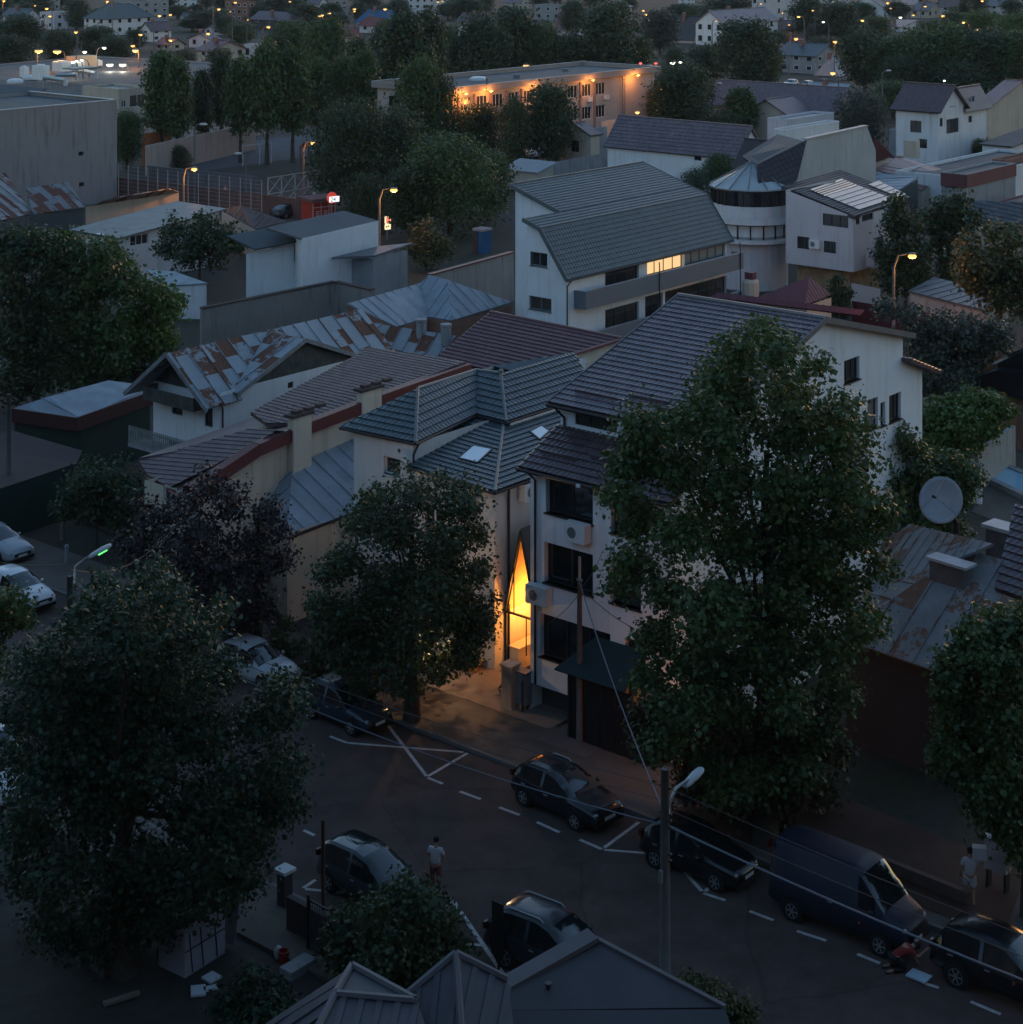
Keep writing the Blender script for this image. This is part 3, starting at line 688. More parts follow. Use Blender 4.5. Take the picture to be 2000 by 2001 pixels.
mb = MB(); mb.par(S(-90, RW - 2.6, 0), U * 130, Q * 2.5, UP * .12); struct(mb, 'near_pavement', PAVE)
mb = MB(); mb.par(S(-90, RW - .1, 0), U * 130, Q * .14, UP * .13); struct(mb, 'near_kerb', M('kerb_stone', (.14, .13, .125), .9, .2))
mb = MB(); mb.par(S(-1.7, 3.0, 0), U * 7.2, Q * 2.9, UP * .135); struct(mb, 'forecourt_paving', CONCP)
mb = MB(); mb.par(S(5.7, 2.0, 0), U * 2.3, Q * 3.6, UP * .13); struct(mb, 'driveway_paving', M('driveway', (.13, .115, .11), .9, .2, .8, bump=.2))
MARK = M('road_paint', (.46, .44, .43), .8, .3, 5.)
mk = MB()
def line(a, b, w=.13, z=.008):
    p, q = P(*a), P(*b); d = (q - p).normalized(); s = UP.cross(d) * w / 2
    mk.poly([at(p - s, z), at(q - s, z), at(q + s, z), at(p + s, z)])
for i, seg in enumerate([((645, 1439), (679, 1452)), ((680, 1452), (906, 1470)), ((752, 1409), (834, 1517)), ((914, 1472), (837, 1517)), ((836, 1520), (866, 1532)), ((899, 1547), (940, 1562)), ((976, 1578), (1016, 1593)),
            ((1050, 1607), (1094, 1627)), ((1133, 1641), (1177, 1660)), ((1181, 1661), (1268, 1668)), ((1181, 1657), (1249, 1607)), ((1337, 1703), (1372, 1742)), ((1378, 1742), (1396, 1728)), ((1375, 1746), (1418, 1760)), ((1465, 1781), (1512, 1799)),
            ((1558, 1820), (1615, 1839)), ((1676, 1865), (1720, 1883)), ((1803, 1921), (1835, 1931)), ((1897, 1958), (1956, 1983)), ((594, 1623), (615, 1633)), ((593, 1736), (617, 1720)), ((597, 1738), (712, 1749)), ((839, 1756), (881, 1759)),
            ((880, 1763), (844, 1787)), ((886, 1761), (989, 1912)), ((912, 1846), (946, 1848)), ((956, 1849), (976, 1850)), ((120, 1298), (160, 1313)), ((230, 1338), (270, 1352)), ((340, 1378), (380, 1392)), ((470, 1425), (510, 1440))]):
    line(*seg, z=.008 + .0003 * i)
setp(link('road_markings', mk.mesh('road_markings'), MARK), kind='structure')
# a second street far left behind the concrete wall, the court and the lit square
sheet('side_street', [P(225, 470, .006), P(640, 445, .006), P(640, 385, .006), P(225, 385, .006)], M('asphalt_lit', (.09, .08, .075), .85, .2, .4))  # paler asphalt copy with lamp light in its colour
sheet('sports_court', [P(390, 335, .008), P(650, 300, .008), P(610, 262, .008), P(360, 290, .008)], M('court_blue_grey', (.07, .08, .095), .85, .15, .3))
sheet('far_yard', [P(290, 300, .01), P(520, 262, .01), P(520, 225, .01), P(285, 250, .01)], M('yard_paving', (.22, .17, .14), .9, .15, .2))
sheet('lane', [P(1640, 600, .006), P(1960, 640, .006), P(1960, 580, .006), P(1640, 548, .006)], M('asphalt_lit', (.09, .08, .075), .85, .2, .4))
sheet('van_yard', [P(960, 350, .006), P(1090, 330, .006), P(1070, 285, .006), P(940, 300, .006)], M('asphalt_lit', (.09, .08, .075), .85, .2, .4))
sheet('right_yard', [P(1300, 1590, .14), P(1960, 1830, .14), P(2010, 1700, .14), P(1500, 1500, .14)], M('earth_red', (.07, .035, .025), .95, .3, .5, bump=.3))
# ------------------------------------------------------------------ trees
LF_MID = M_leaf('leaf_mid', (.03, .066, .018), (.085, .135, .042))
LF_DARK = M_leaf('leaf_dark', (.018, .042, .014), (.05, .082, .03))
LF_LIGHT = M_leaf('leaf_light', (.035, .085, .014), (.1, .165, .035))
LF_OLIVE = M_leaf('leaf_olive', (.04, .055, .02), (.1, .115, .045))
LF_PLUM = M_leaf('leaf_plum', (.014, .011, .012), (.036, .026, .028))
LF_GREY = M_leaf('leaf_grey', (.035, .05, .035), (.075, .09, .068))
LF_BLUE = M_leaf('leaf_bluish', (.012, .034, .016), (.04, .08, .04), rough=.5)
BARK = M('bark', (.06, .045, .035), .95, .35, 4., bump=.6, bscale=14.)
def leaf_mesh(name, lumps, n, ls, seed, per=7, spread=.35, droop=0., shell=.6):
    """n leaves in sprigs over the lumps [(cx,cy,cz,rx,ry,rz)] as kite shaped faces"""
    rg = np.random.default_rng(seed); Lm = np.array(lumps, float)
    wgt = (Lm[:, 3] * Lm[:, 4] + Lm[:, 3] * Lm[:, 5] + Lm[:, 4] * Lm[:, 5]); wgt /= wgt.sum()
    k = n // per; idx = rg.choice(len(Lm), k, p=wgt)
    d = rg.normal(size=(k, 3)); d /= np.linalg.norm(d, axis=1)[:, None]
    r = shell + (1.06 - shell) * rg.random(k) ** .6; r *= 1 + .24 * rg.normal(size=k); r = np.where(rg.random(k) < .06, r * (1.15 + .3 * rg.random(k)), r)
    c = Lm[idx, :3] + d * r[:, None] * Lm[idx, 3:]
    c[:, 2] -= droop * np.abs(rg.normal(size=k)) * Lm[idx, 5]
    c = np.repeat(c, per, 0); dd = np.repeat(d, per, 0)
    m = len(c); c = c + rg.normal(size=(m, 3)) * spread * np.array([1, 1, .8])
    nr = dd * .7 + rg.normal(size=(m, 3)) * .65 + np.array([0, 0, .55]); nr /= np.linalg.norm(nr, axis=1)[:, None]
    a = rg.normal(size=(m, 3)) + np.array([0, 0, -.35 - droop]); a -= nr * (a * nr).sum(1)[:, None]; a /= np.linalg.norm(a, axis=1)[:, None]
    b = np.cross(nr, a); s = ls * (.4 + 1.3 * rg.random(m) ** 1.6)[:, None]; w = s * (.32 + .14 * rg.random(m))[:, None]
    fold = nr * s * .08
    v = np.stack([c - a * s * .5, c + b * w + a * s * .05 + fold, c + a * s * .5, c - b * w + a * s * .05 + fold], 1).reshape(-1, 3)
    me = bpy.data.meshes.new(name); me.vertices.add(4 * m); me.vertices.foreach_set('co', v.ravel())
    me.loops.add(4 * m); me.loops.foreach_set('vertex_index', np.arange(4 * m)); me.polygons.add(m)
    me.polygons.foreach_set('loop_start', np.arange(0, 4 * m, 4)); me.polygons.foreach_set('loop_total', np.full(m, 4)); me.update(calc_edges=True)
    return me
def trunk_mb(h, r, lumps, rnd, nb=8, base=V3((0, 0, 0)), fork=.45, lean=(0, 0)):
    mb = MB(); pts = []; rr = []
    for i in range(7):
        f = i / 6; pts.append(base + V3((lean[0] * f + rnd.uniform(-.12, .12) * h * .06, lean[1] * f + rnd.uniform(-.12, .12) * h * .06, h * f))); rr.append(r * (1.25 if i == 0 else 1) * (1 - .75 * f))
    mb.tube(pts, rr, 9)
    ls = sorted(lumps, key=lambda q: -q[3] * q[5])[:nb * 2]; rnd.shuffle(ls)
    for q in ls[:nb]:
        f = fork + rnd.random() * (1 - fork) * .8; i = int(f * 6); s = pts[i]; e = V3(q[:3]); m = s.lerp(e, .5) + V3((rnd.uniform(-.3, .3), rnd.uniform(-.3, .3), -.1 * (e - s).length * .5))
        mb.tube([s, m, e], [r * .42 * (1 - f * .5), r * .24, r * .06], 6)
    return mb
def env_lumps(kind, hgt, wid, rnd, k=16):
    """lumps that fill a crown of height hgt (above the ground) and width wid"""
    out = []; W = wid / 2
    if kind == 'round': z0, zc, prof = .22, .6, lambda f: math.sqrt(max(0, 1 - ((f - .5) / .52) ** 2))
    elif kind == 'tall': z0, zc, prof = .36, .6, lambda f: (.55 + .45 * math.sin(math.pi * min(1, f * 1.15))) * (1 if f < .8 else (1.05 - f) * 4)
    elif kind == 'broad': z0, zc, prof = .2, .6, lambda f: math.sqrt(max(0, 1 - ((f - .42) / .6) ** 2))
    elif kind == 'cone': z0, zc, prof = .04, .4, lambda f: (1 - f) * .95 + .06
    elif kind == 'bush': z0, zc, prof = .0, .4, lambda f: math.sqrt(max(0, 1 - f ** 2 * .9))
    elif kind == 'willow': z0, zc, prof = .08, .6, lambda f: math.sqrt(max(0, 1 - ((f - .45) / .62) ** 2))
    for i in range(k):
        f = (i + rnd.random()) / k; f = min(.97, f); ang = i * 2.4 + rnd.uniform(-.5, .5); rad = prof(f) * W
        lr = W * (rnd.uniform(.3, .48) if kind != 'cone' else max(.14, rad / W * .55)); rho = max(0, rad - lr * .75) * math.sqrt(rnd.uniform(.35, 1))
        z = hgt * (z0 + (1 - z0) * f); z = min(z, hgt - lr * .7)
        out.append((math.cos(ang) * rho, math.sin(ang) * rho, max(lr * .4, z), lr, lr, lr * rnd.uniform(.65, .95)))
    return out
TREE_LIB = {}
def proto(kind, leaf, var, n=3200, ls=.55, k=15, spread=.4):
    """unit tree 10 m tall; returns (crown mesh, trunk mesh)"""
    key = (kind, leaf.name, var, n)
    if key in TREE_LIB: return TREE_LIB[key]
    rnd = random.Random(hash((kind, var)) % 9973 if False else (len(kind) * 131 + var * 17 + ord(kind[0])))
    wid = {'round': 8.5, 'tall': 5.2, 'broad': 11., 'cone': 5., 'bush': 13., 'willow': 9.}[kind]
    lm = env_lumps(kind, 10, wid, rnd, k)
    cm = leaf_mesh('crown', lm, n, ls, var * 7 + 1, spread=spread, droop=(.9 if kind == 'willow' else .1)); cm.materials.append(leaf)
    tm = trunk_mb(8 if kind != 'bush' else 4, .28, lm, rnd, 7).mesh('trunk', smooth=True); tm.materials.append(BARK)
    TREE_LIB[key] = (cm, tm, wid); return TREE_LIB[key]
def tree(px, top, base, wpx, kind, leaf, label, group=None, name='tree', var=None, n=3200, ls=.55, k=15, rz=None, spread=.4, cat='tree'):
    b = P(px, base, 0); s = (base - YH) / H
    h = (base - top) / s; w = wpx / s
    rnd = random.Random(int(px * 7 + base * 3)); var = rnd.randrange(4) if var is None else var
    cm, tm, wid = proto(kind, leaf, var, n, ls, k, spread)
    o = bpy.data.objects.new(name, None); COL.objects.link(o); o.location = b; o.rotation_euler = (0, 0, rnd.random() * 6.28 if rz is None else rz)
    o.scale = (w / wid, w / wid, h / 10); setp(o, label, cat, group)
    link('crown', cm, [], o); link('trunk', tm, [], o)
    return o
def hero(name, label, base, lumps_px, n, ls, leaf, seed, depth=.8, trunk_r=.28, per=7, spread=.22, cat='tree', group=None, y0=None, nb=10, shell=.55, trunk_h=None, copies=3, lean=(0, 0)):
    """tree whose crown lumps are read from the photograph [(px,py,rpx)], each given its own place in depth"""
    rnd = random.Random(seed); b = P(*base, 0); Y0 = b.y if y0 is None else y0; lm = []
    xs = [l[0] for l in lumps_px]; cx = sum(xs) / len(xs); half = max(abs(x - cx) for x in xs) * Y0 / F + .5
    for (x0_, y0_, r) in lumps_px:
        x, y = x0_, y0_; q = min(1, abs((x - cx) * Y0 / F) / half); dm = depth * half * math.sqrt(max(.06, 1 - q * q))
        for c in range(copies):
            x, y = x0_, y0_
            dy = rnd.uniform(-1, 1) * dm if copies == 1 else (rnd.uniform(.15, 1) * dm * ((-1, 1, .15)[c % 3]))
            Y = Y0 + dy; rr = r * Y0 / F * rnd.uniform(.45, .88); x += rnd.uniform(-.3, .3) * r; y += rnd.uniform(-.3, .3) * r
            lm.append(((x - CX) / F * Y - b.x, Y - b.y, H - Y * (y - YH) / F, rr, rr, rr * rnd.uniform(.75, .95)))
    for q in rnd.sample(lm, max(3, len(lm) * 2 // 3)):
        a = rnd.uniform(0, 6.28); el = rnd.uniform(-.2, 1); d = V3((math.cos(a) * math.cos(el), math.sin(a) * math.cos(el), math.sin(el))) * q[3] * rnd.uniform(1.05, 1.5); lm.append((q[0] + d.x, q[1] + d.y, q[2] + d.z, q[3] * .34, q[3] * .34, q[3] * .42))
    t = T(name, label, cat, b, group)
    me = leaf_mesh('crown', lm, n, ls, seed, per, spread, .1, shell); me.materials.append(leaf); o = bpy.data.objects.new('crown', me); COL.objects.link(o); o.parent = t.o
    zt = max(l[2] for l in lm)
    if trunk_r:
        tm = trunk_mb(trunk_h or zt * .75, trunk_r, lm, rnd, nb, lean=lean).mesh('trunk', smooth=True); tm.materials.append(BARK)
        o = bpy.data.objects.new('trunk', tm); COL.objects.link(o); o.parent = t.o
    return t
# the street trees and near shrubs
hero('street_tree', 'huge leafy street tree in front of the plum-roofed white house', (1497, 1655), [(1480, 640, 28), (1440, 690, 45), (1520, 680, 42), (1395, 740, 36), (1370, 790, 40), (1450, 770, 55), (1545, 760, 50), (1590, 720, 28), (1330, 830, 45), (1260, 845, 55), (1420, 860, 65), (1540, 850, 65), (1620, 820, 55),
     (1640, 880, 60), (1230, 900, 45), (1310, 920, 60), (1420, 960, 75), (1540, 960, 75), (1650, 960, 60), (1210, 960, 28), (1260, 1010, 45), (1330, 1040, 60), (1450, 1060, 80), (1570, 1060, 75), (1670, 1040, 55), (1720, 990, 32), (1230, 1100, 40), (1215, 1140, 28), (1310, 1150, 55), (1420, 1170, 75), (1540, 1170, 75), (1640, 1150, 60), (1720, 1110, 26),
     (1290, 1240, 50), (1380, 1280, 70), (1500, 1280, 80), (1610, 1260, 60), (1690, 1220, 35), (1270, 1330, 42), (1350, 1390, 60), (1450, 1400, 75), (1560, 1390, 65), (1640, 1350, 40), (1300, 1440, 38), (1390, 1490, 55), (1480, 1510, 60), (1560, 1490, 50), (1610, 1440, 36), (1430, 1560, 36)],
     95000, .165, LF_MID, 3, .75, .36, spread=.24, nb=16)
hero('street_tree', 'big dark street tree filling the lower left, above the tarpaulin-covered cart', (240, 1905), [(190, 1180, 55), (290, 1140, 45), (345, 1165, 40), (140, 1230, 34), (435, 1168, 13), (440, 1195, 16), (315, 1108, 16), (205, 1135, 18), (395, 1230, 34), (250, 1230, 75), (340, 1260, 75), (80, 1290, 60), (170, 1310, 80), (420, 1330, 60), (545, 1345, 34), (290, 1360, 90), (60, 1390, 60), (160, 1430, 90), (400, 1440, 90), (510, 1400, 65), (570, 1370, 40), (560, 1480, 55),
     (280, 1500, 90), (90, 1510, 70), (480, 1530, 80), (180, 1580, 90), (370, 1600, 95), (60, 1620, 55), (270, 1690, 90), (480, 1630, 75), (560, 1570, 45), (110, 1700, 75), (410, 1720, 75), (200, 1790, 80), (310, 1800, 70), (90, 1800, 55), (40, 1720, 45), (480, 1690, 50), (20, 1480, 40)],
     100000, .135, LF_BLUE, 5, .7, .34, spread=.2, nb=14)
hero('street_tree', 'dense mid-size street tree on the pavement before the hipped house', (805, 1412), [(820, 960, 45), (740, 975, 45), (890, 985, 50), (700, 1030, 45), (780, 1040, 70), (870, 1060, 70), (930, 1040, 35), (930, 1110, 42), (680, 1100, 45), (640, 1120, 28), (750, 1130, 75), (850, 1150, 75), (630, 1180, 36), (690, 1200, 65), (800, 1230, 75), (900, 1200, 60), (640, 1240, 34), (700, 1280, 55), (900, 1265, 45), (930, 1230, 28), (760, 1310, 50), (850, 1300, 40), (800, 1345, 30), (720, 1340, 30), (915, 1290, 20)],
     56000, .135, LF_DARK, 8, .75, .3, spread=.19, nb=12)
hero('plum_tree', 'dark purple-leaved tree in front of the cream firewall', (505, 1285), [(420, 950, 34), (370, 985, 45), (460, 985, 45), (520, 990, 36), (310, 1020, 50), (400, 1040, 60), (490, 1050, 55), (540, 1040, 30), (270, 1070, 45), (350, 1090, 65), (440, 1110, 65), (520, 1110, 45), (560, 1090, 28), (300, 1140, 55), (400, 1170, 60), (490, 1180, 50), (460, 1220, 40), (350, 1190, 50)],
     24000, .15, LF_PLUM, 12, .75, .2, spread=.2, nb=10)
hero('tree', 'leafy dark tree cut by the right edge in front of the galvanised roof', (2012, 1800), [(1900, 1240, 40), (1960, 1220, 45), (2010, 1210, 45), (1870, 1300, 45), (1940, 1310, 65), (2010, 1310, 60), (1880, 1390, 55), (1960, 1410, 70), (2030, 1400, 60), (1850, 1350, 30), (1870, 1470, 55), (1950, 1500, 70), (2020, 1500, 60), (1915, 1560, 45), (1975, 1590, 55), (2010, 1600, 50), (1995, 1650, 36)],
     36000, .16, LF_MID, 15, .75, .24, spread=.19)
hero('shrub', 'broad dark shrub on the near pavement above the ribbed roofs', (770, 1935), [(790, 1745, 40), (730, 1775, 50), (840, 1770, 45), (680, 1810, 50), (780, 1810, 70), (870, 1810, 45), (670, 1860, 45), (760, 1870, 70), (860, 1860, 50), (895, 1850, 28), (720, 1905, 50), (800, 1910, 55)],
     22000, .13, LF_DARK, 18, .8, .1, spread=.16, cat='shrub')
hero('shrub', 'small shrub with pale leaf glints at the bottom edge beside the ribbed roof', (500, 2040), [(490, 1925, 34), (540, 1945, 32), (450, 1965, 36), (520, 1985, 45), (570, 1975, 26), (470, 2010, 45)], 9000, .12, LF_BLUE, 21, .8, .06, spread=.14, cat='shrub')
hero('shrub', 'low olive shrub behind the big plain roof at the bottom right', (1400, 2030), [(1345, 1915, 22), (1385, 1935, 28), (1420, 1965, 32), (1450, 1990, 30), (1390, 1980, 34)], 6000, .11, LF_OLIVE, 22, .8, .05, spread=.13, cat='shrub')
hero('tree', 'thin leafy branch tips reaching in at the left edge beside the white hatchback', (-45, 1560), [(20, 1180, 32), (45, 1210, 22), (10, 1220, 28), (-30, 1200, 50), (-50, 1280, 60)], 7000, .16, LF_MID, 23, .7, .16, spread=.18)
hero('tree', 'dark tree between the bright gable wall and the satellite dish', (1790, 1210), [(1760, 860, 28), (1720, 900, 30), (1790, 880, 26), (1800, 930, 40), (1850, 920, 34), (1740, 960, 45), (1830, 980, 45), (1880, 960, 34), (1780, 1010, 45), (1900, 930, 18), (1850, 1030, 34), (1740, 1030, 34)], 20000, .17, LF_MID, 25, .6, .18, spread=.22)
hero('bush', 'bright green climbing bush sprawled along the concrete garden wall', (1860, 975), [(1820, 810, 26), (1860, 790, 30), (1900, 785, 30), (1940, 790, 26), (1965, 800, 20), (1830, 850, 34), (1880, 830, 38), (1930, 830, 30), (1850, 890, 34), (1900, 860, 26), (1815, 880, 20)], 14000, .2, LF_LIGHT, 27, .7, .08, spread=.24, cat='bush')
hero('bush', 'greyish bushy tree behind the bright gable wall', (1860, 880), [(1790, 660, 34), (1840, 640, 34), (1880, 650, 34), (1820, 700, 45), (1870, 700, 45), (1920, 680, 34), (1950, 660, 24), (1800, 745, 34), (1860, 750, 40), (1905, 640, 26), (1940, 640, 24), (1965, 665, 20), (1780, 610, 24), (1740, 600, 22)], 16000, .22, LF_GREY, 29, .7, .14, spread=.26, cat='bush')
hero('tree', 'large lamp-tinged tree at the right edge beside the pink garage doors', (1955, 700), [(1940, 455, 34), (1985, 450, 40), (1890, 490, 30), (1935, 510, 50), (1990, 520, 50), (1900, 550, 36), (1960, 570, 45), (2010, 580, 45), (1890, 520, 25)], 15000, .24, LF_OLIVE, 31, .7, .2, spread=.28)
hero('conifer', 'tall dark conifer beside the two street poles', (1770, 605), [(1750, 395, 14), (1755, 420, 22), (1750, 450, 30), (1780, 440, 24), (1745, 490, 34), (1785, 490, 34), (1755, 540, 40), (1795, 540, 34)], 9000, .26, LF_DARK, 33, .6, .14, spread=.26)
hero('tree', 'dark round tree left of the lamp-tinged tree', (1865, 560), [(1840, 400, 26), (1880, 400, 28), (1830, 440, 32), (1875, 445, 36), (1905, 430, 22), (1840, 490, 36), (1890, 490, 30), (1860, 520, 30)], 9000, .26, LF_DARK, 35, .6, .16, spread=.3)
hero('shrub', 'small dark conical shrub beside the wine-red hip roof', (1645, 640), [(1638, 545, 12), (1630, 570, 18), (1650, 575, 18), (1635, 600, 24), (1655, 605, 20)], 4500, .18, LF_DARK, 37, .6, .05, spread=.18, cat='shrub')
hero('tree', 'dark spreading tree in front of the flat grey-roofed house', (390, 560), [(350, 455, 26), (400, 440, 30), (440, 455, 28), (320, 485, 24), (370, 490, 34), (430, 490, 34), (470, 480, 18), (390, 470, 30)], 9000, .24, LF_DARK, 39, .7, .16, spread=.28)
for i, (bx, by, lp, lf, nn, lb) in enumerate([
    (70, 800, [(5, 480, 40), (60, 465, 30), (20, 740, 50), (90, 735, 45), (30, 500, 45), (90, 490, 45), (20, 560, 50), (100, 560, 60), (60, 620, 60), (20, 680, 55), (110, 660, 50), (60, 720, 45)], LF_DARK, 21000, 'large dark garden tree at the left edge below the rusty gabled roof'),
    (190, 790, [(160, 720, 45), (220, 700, 40), (120, 470, 26), (140, 485, 40), (200, 500, 40), (170, 560, 55), (230, 560, 45), (150, 630, 55), (220, 640, 50), (180, 690, 45)], LF_MID, 21000, 'large garden tree second from the left edge in the dark grove'),
    (285, 770, [(250, 700, 36), (310, 690, 30), (230, 510, 22), (255, 545, 34), (300, 570, 30), (270, 610, 45), (325, 610, 30), (290, 660, 45), (240, 670, 34), (330, 655, 28), (345, 590, 18)], LF_LIGHT, 14000, 'lighter yellow-green tree at the right end of the dark grove'),
    (250, 775, [(200, 705, 24), (250, 700, 26), (290, 715, 22), (330, 720, 20), (220, 735, 24), (280, 740, 24)], LF_GREY, 6000, 'pale grey-leaved thicket above the metal shed roof')]):
    hero('tree', lb, (bx, by), lp, nn, .23, lf, 50 + i, .7, .2, spread=.28, group='trees of the dark garden grove')
hero('shrub', 'dark shrubs under the red-tiled gable corner beside the green fence', (190, 1075), [(160, 940, 34), (210, 930, 40), (140, 990, 40), (200, 990, 45), (250, 960, 34), (240, 1010, 34), (270, 1050, 30)], 12000, .16, LF_DARK, 61, .7, .08, spread=.2, cat='shrub')
hero('shrub', 'yellowish lamp-lit shrub between the silver car roof and the pale path', (625, 1330), [(620, 1270, 20), (612, 1300, 24), (640, 1305, 20)], 2600, .13, LF_OLIVE, 63, .7, .05, spread=.12, cat='shrub')
hero('tree', 'small round pale-leaved tree beside the blue portable toilet', (833, 528), [(835, 432, 14), (825, 455, 24), (850, 460, 24), (835, 485, 34), (865, 485, 24), (805, 485, 20)], 7000, .2, LF_OLIVE, 65, .8, .08, spread=.18, cat='tree')
hero('shrub', 'dark creeping shrub in front of the white house beside the round bay', (1445, 560), [(1470, 490, 14), (1480, 510, 18), (1465, 530, 18), (1500, 520, 14)], 2500, .18, LF_DARK, 66, .7, .05, spread=.16, cat='shrub')

LF_LAMP_TINT = M_leaf('leaf_lamp_tint', (.03, .027, .012), (.085, .06, .026))  # brown lamp tint of the low foliage is part of the leaf colour
hero('conifer', 'drooping lamp-tinted conifer under the huge street tree behind the parked cars', (1452, 1632), [(1265, 1395, 34), (1330, 1415, 55), (1420, 1430, 65), (1520, 1430, 65), (1600, 1415, 50), (1280, 1460, 34), (1365, 1500, 55), (1460, 1510, 65), (1550, 1500, 55), (1635, 1470, 36), (1340, 1540, 34), (1425, 1570, 45), (1515, 1570, 45), (1600, 1545, 38)], 26000, .16, LF_LAMP_TINT, 71, .6, .14, spread=.2, cat='conifer')
hero('shrub', 'low lamp-lit planting at the foot of the cream annex wall', (600, 1300), [(545, 1245, 20), (575, 1262, 24), (535, 1285, 18), (660, 1285, 26), (690, 1300, 22), (560, 1215, 14)], 5000, .13, LF_OLIVE, 73, .5, .05, spread=.14, cat='shrub')
# ------------------------------------------------------------------ other near and middle buildings
def pw(t, mb, px_pts, mat=None):
    """polygon from (px,py,z) points"""
    mb.poly([P(*p) for p in px_pts]); return mb
def extr(mb, a, b, z0):
    """wall under the line a->b down to z0"""
    mb.poly([at(a, z0), at(b, z0), b, a])

# --- the cream firewall row with wine copings
def firewall_row():
    W1 = P(912, 712, 8.0); d = -Q
    t = T('row_house', 'long cream firewall house with wine-red coping and two firewall chimneys', 'house', at(W1 - Q * 9, 0))
    base = at(W1, 0)
    def onw(px, py):     # point on the firewall plane at a pixel
        q = go(base, d, px); return at(q, H - q.y * (py - YH) / F)
    top = [onw(912, 712), onw(734, 774), onw(597, 826), onw(500, 868), onw(440, 908), onw(368, 952)]
    mb = MB()
    for a, b in zip(top[::-1], top[::-1][1:]): mb.poly([at(a, 0), at(b, 0), b - UP * .3, a - UP * .3])
    FC = top[-1]                                    # street end corner
    lf = at(go(FC, -U, 283), FC.z)
    h = [pxhole(at(lf, 0), at(FC, 0), 320, 345, 950, 990)]
    wall(mb, at(lf, 0), at(FC, 0), 0, FC.z - .25, h)
    wall(mb, at(lf, 0) + Q * 17, at(lf, 0), 0, FC.z - .3)
    wall(mb, at(base, 0), at(base, 0) - U * 7, 0, 7.5)
    t.add(mb, 'wall', W_CREAM); window(t, at(lf, 0), at(FC, 0), h[0], frame=FR_W, nm=2)
    cp = MB()
    for a, b in zip(top, top[1:]): cp.bar(a + U * .08 - UP * .2, b + U * .08 - UP * .2, .5, .55)
    t.add(cp, 'coping', TRIM_R)
    rb = MB()
    ra, rb_, = P(725, 679, 8.0), W1 + UP * .1
    e0 = onplane(ra, rb_, onw(734, 776), 490, 806); k597 = onw(597, 828)
    roof(rb, [ra, rb_, onw(734, 776), e0], U, 'tile', pitch=.26, step=.03, amp=.035)
    roof(rb, [e0, onw(734, 776), k597, onplane(e0, onw(734, 776), k597, 520, 828)], U, 'tile', pitch=.26, step=.03, amp=.035)
    RBR = M_cells('tile_red_brown', (.115, .072, .078), (.26, .36), .2, .5, spec=.4); t.add(rb, 'roof', RBR)
    r2 = MB()
    e3, e4, e5 = P(290, 930, 5.55), FC - UP * .25 - Q * .4, onw(500, 870)
    e2 = onplane(e3, e4, e5, 272, 901); ee = onplane(e3, e4, e5, 490, 838)
    roof(r2, [e2, e3, e4, e5, onplane(e3, e4, e5, 556, 842), ee], U, 'tile', pitch=.26, step=.03, amp=.035)
    t.add(r2, 'lower_roof', RBR)
    sa, sb_, sc_ = e2 + UP * .15, P(560, 842, ee.z + .25), P(640, 806, e0.z + .1); r4 = MB(); roof(r4, [sa, sb_, sc_, onplane(sa, sb_, sc_, 520, 806)], Q, 'plain'); t.add(r4, 'upper_strip_roof', RBR)
    gt = MB(); gutter(gt, e3 - UP * .1, e4 - UP * .1, .07); t.add(gt, 'gutter', TRIM_R)
    g = MB(); a, b, c = P(549, 816, 6.6), P(571, 778, 7.3), P(645, 799, 6.7)
    roof(g, [a, b, c], (c - a), 'tile', pitch=.25); g.poly([a, c, at(c, 5), at(a, 5)]); t.add(g, 'dormer_gablet', R_BROWN_D)
    for x0, x1, y1, zz in ((697, 734, 774, .5), (562, 597, 826, .5)):
        a, b = onw(x0, y1), onw(x1, y1); zt = b.z + zz; zb = b.z - 3.2
        c = MB().par(at(a, zb) + U * .02, (at(b, zb) - at(a, zb)), U * .4, UP * (zt - zb)); o = t.add(c, 'chimney', W_CREAM)
        k = MB().par(at(a, zt) - Q * .12 - U * .1, (at(b, zb) - at(a, zb)) + Q * .24, U * .6, UP * .12)
        for j in range(3): k.par(at(a, zt + .12) + Q * (.2 + j * .75) + U * .03, Q * .45, U * .3, UP * .14)
        t.add(k, 'cap', M('cap_sooty', (.07, .05, .045), .9, .3), o)
    # lean-to of zinc sheets on the near side
    l = T('zinc_annex', 'low annex with blue-grey standing seam roof against the cream firewall', 'annex', P(640, 1150, 0))
    q = [onw(572, 909), onw(692, 857), P(692, 1000, 4.0)]; q.append(onplane(*q, 562, 1050))
    lb = MB(); roof(lb, [q[0], q[1], q[2], q[3]], Q, 'seam', rib=.85)
    hp = P(512, 950, 4.6); roof(lb, [q[0], q[3], hp], (q[3] - hp), 'seam', rib=.85); l.add(lb, 'roof', R_ZINC)
    wb = MB(); wall(wb, at(q[3], 0), at(q[2], 0) + Q * 3, 0, 3.95); wall(wb, at(hp, 0), at(q[3], 0), 0, 3.95); l.add(wb, 'wall', W_CREAM)
    gg = MB(); gutter(gg, q[3] - UP * .05, q[2] - UP * .05, .07); l.add(gg, 'gutter', TRIM_D)
firewall_row()

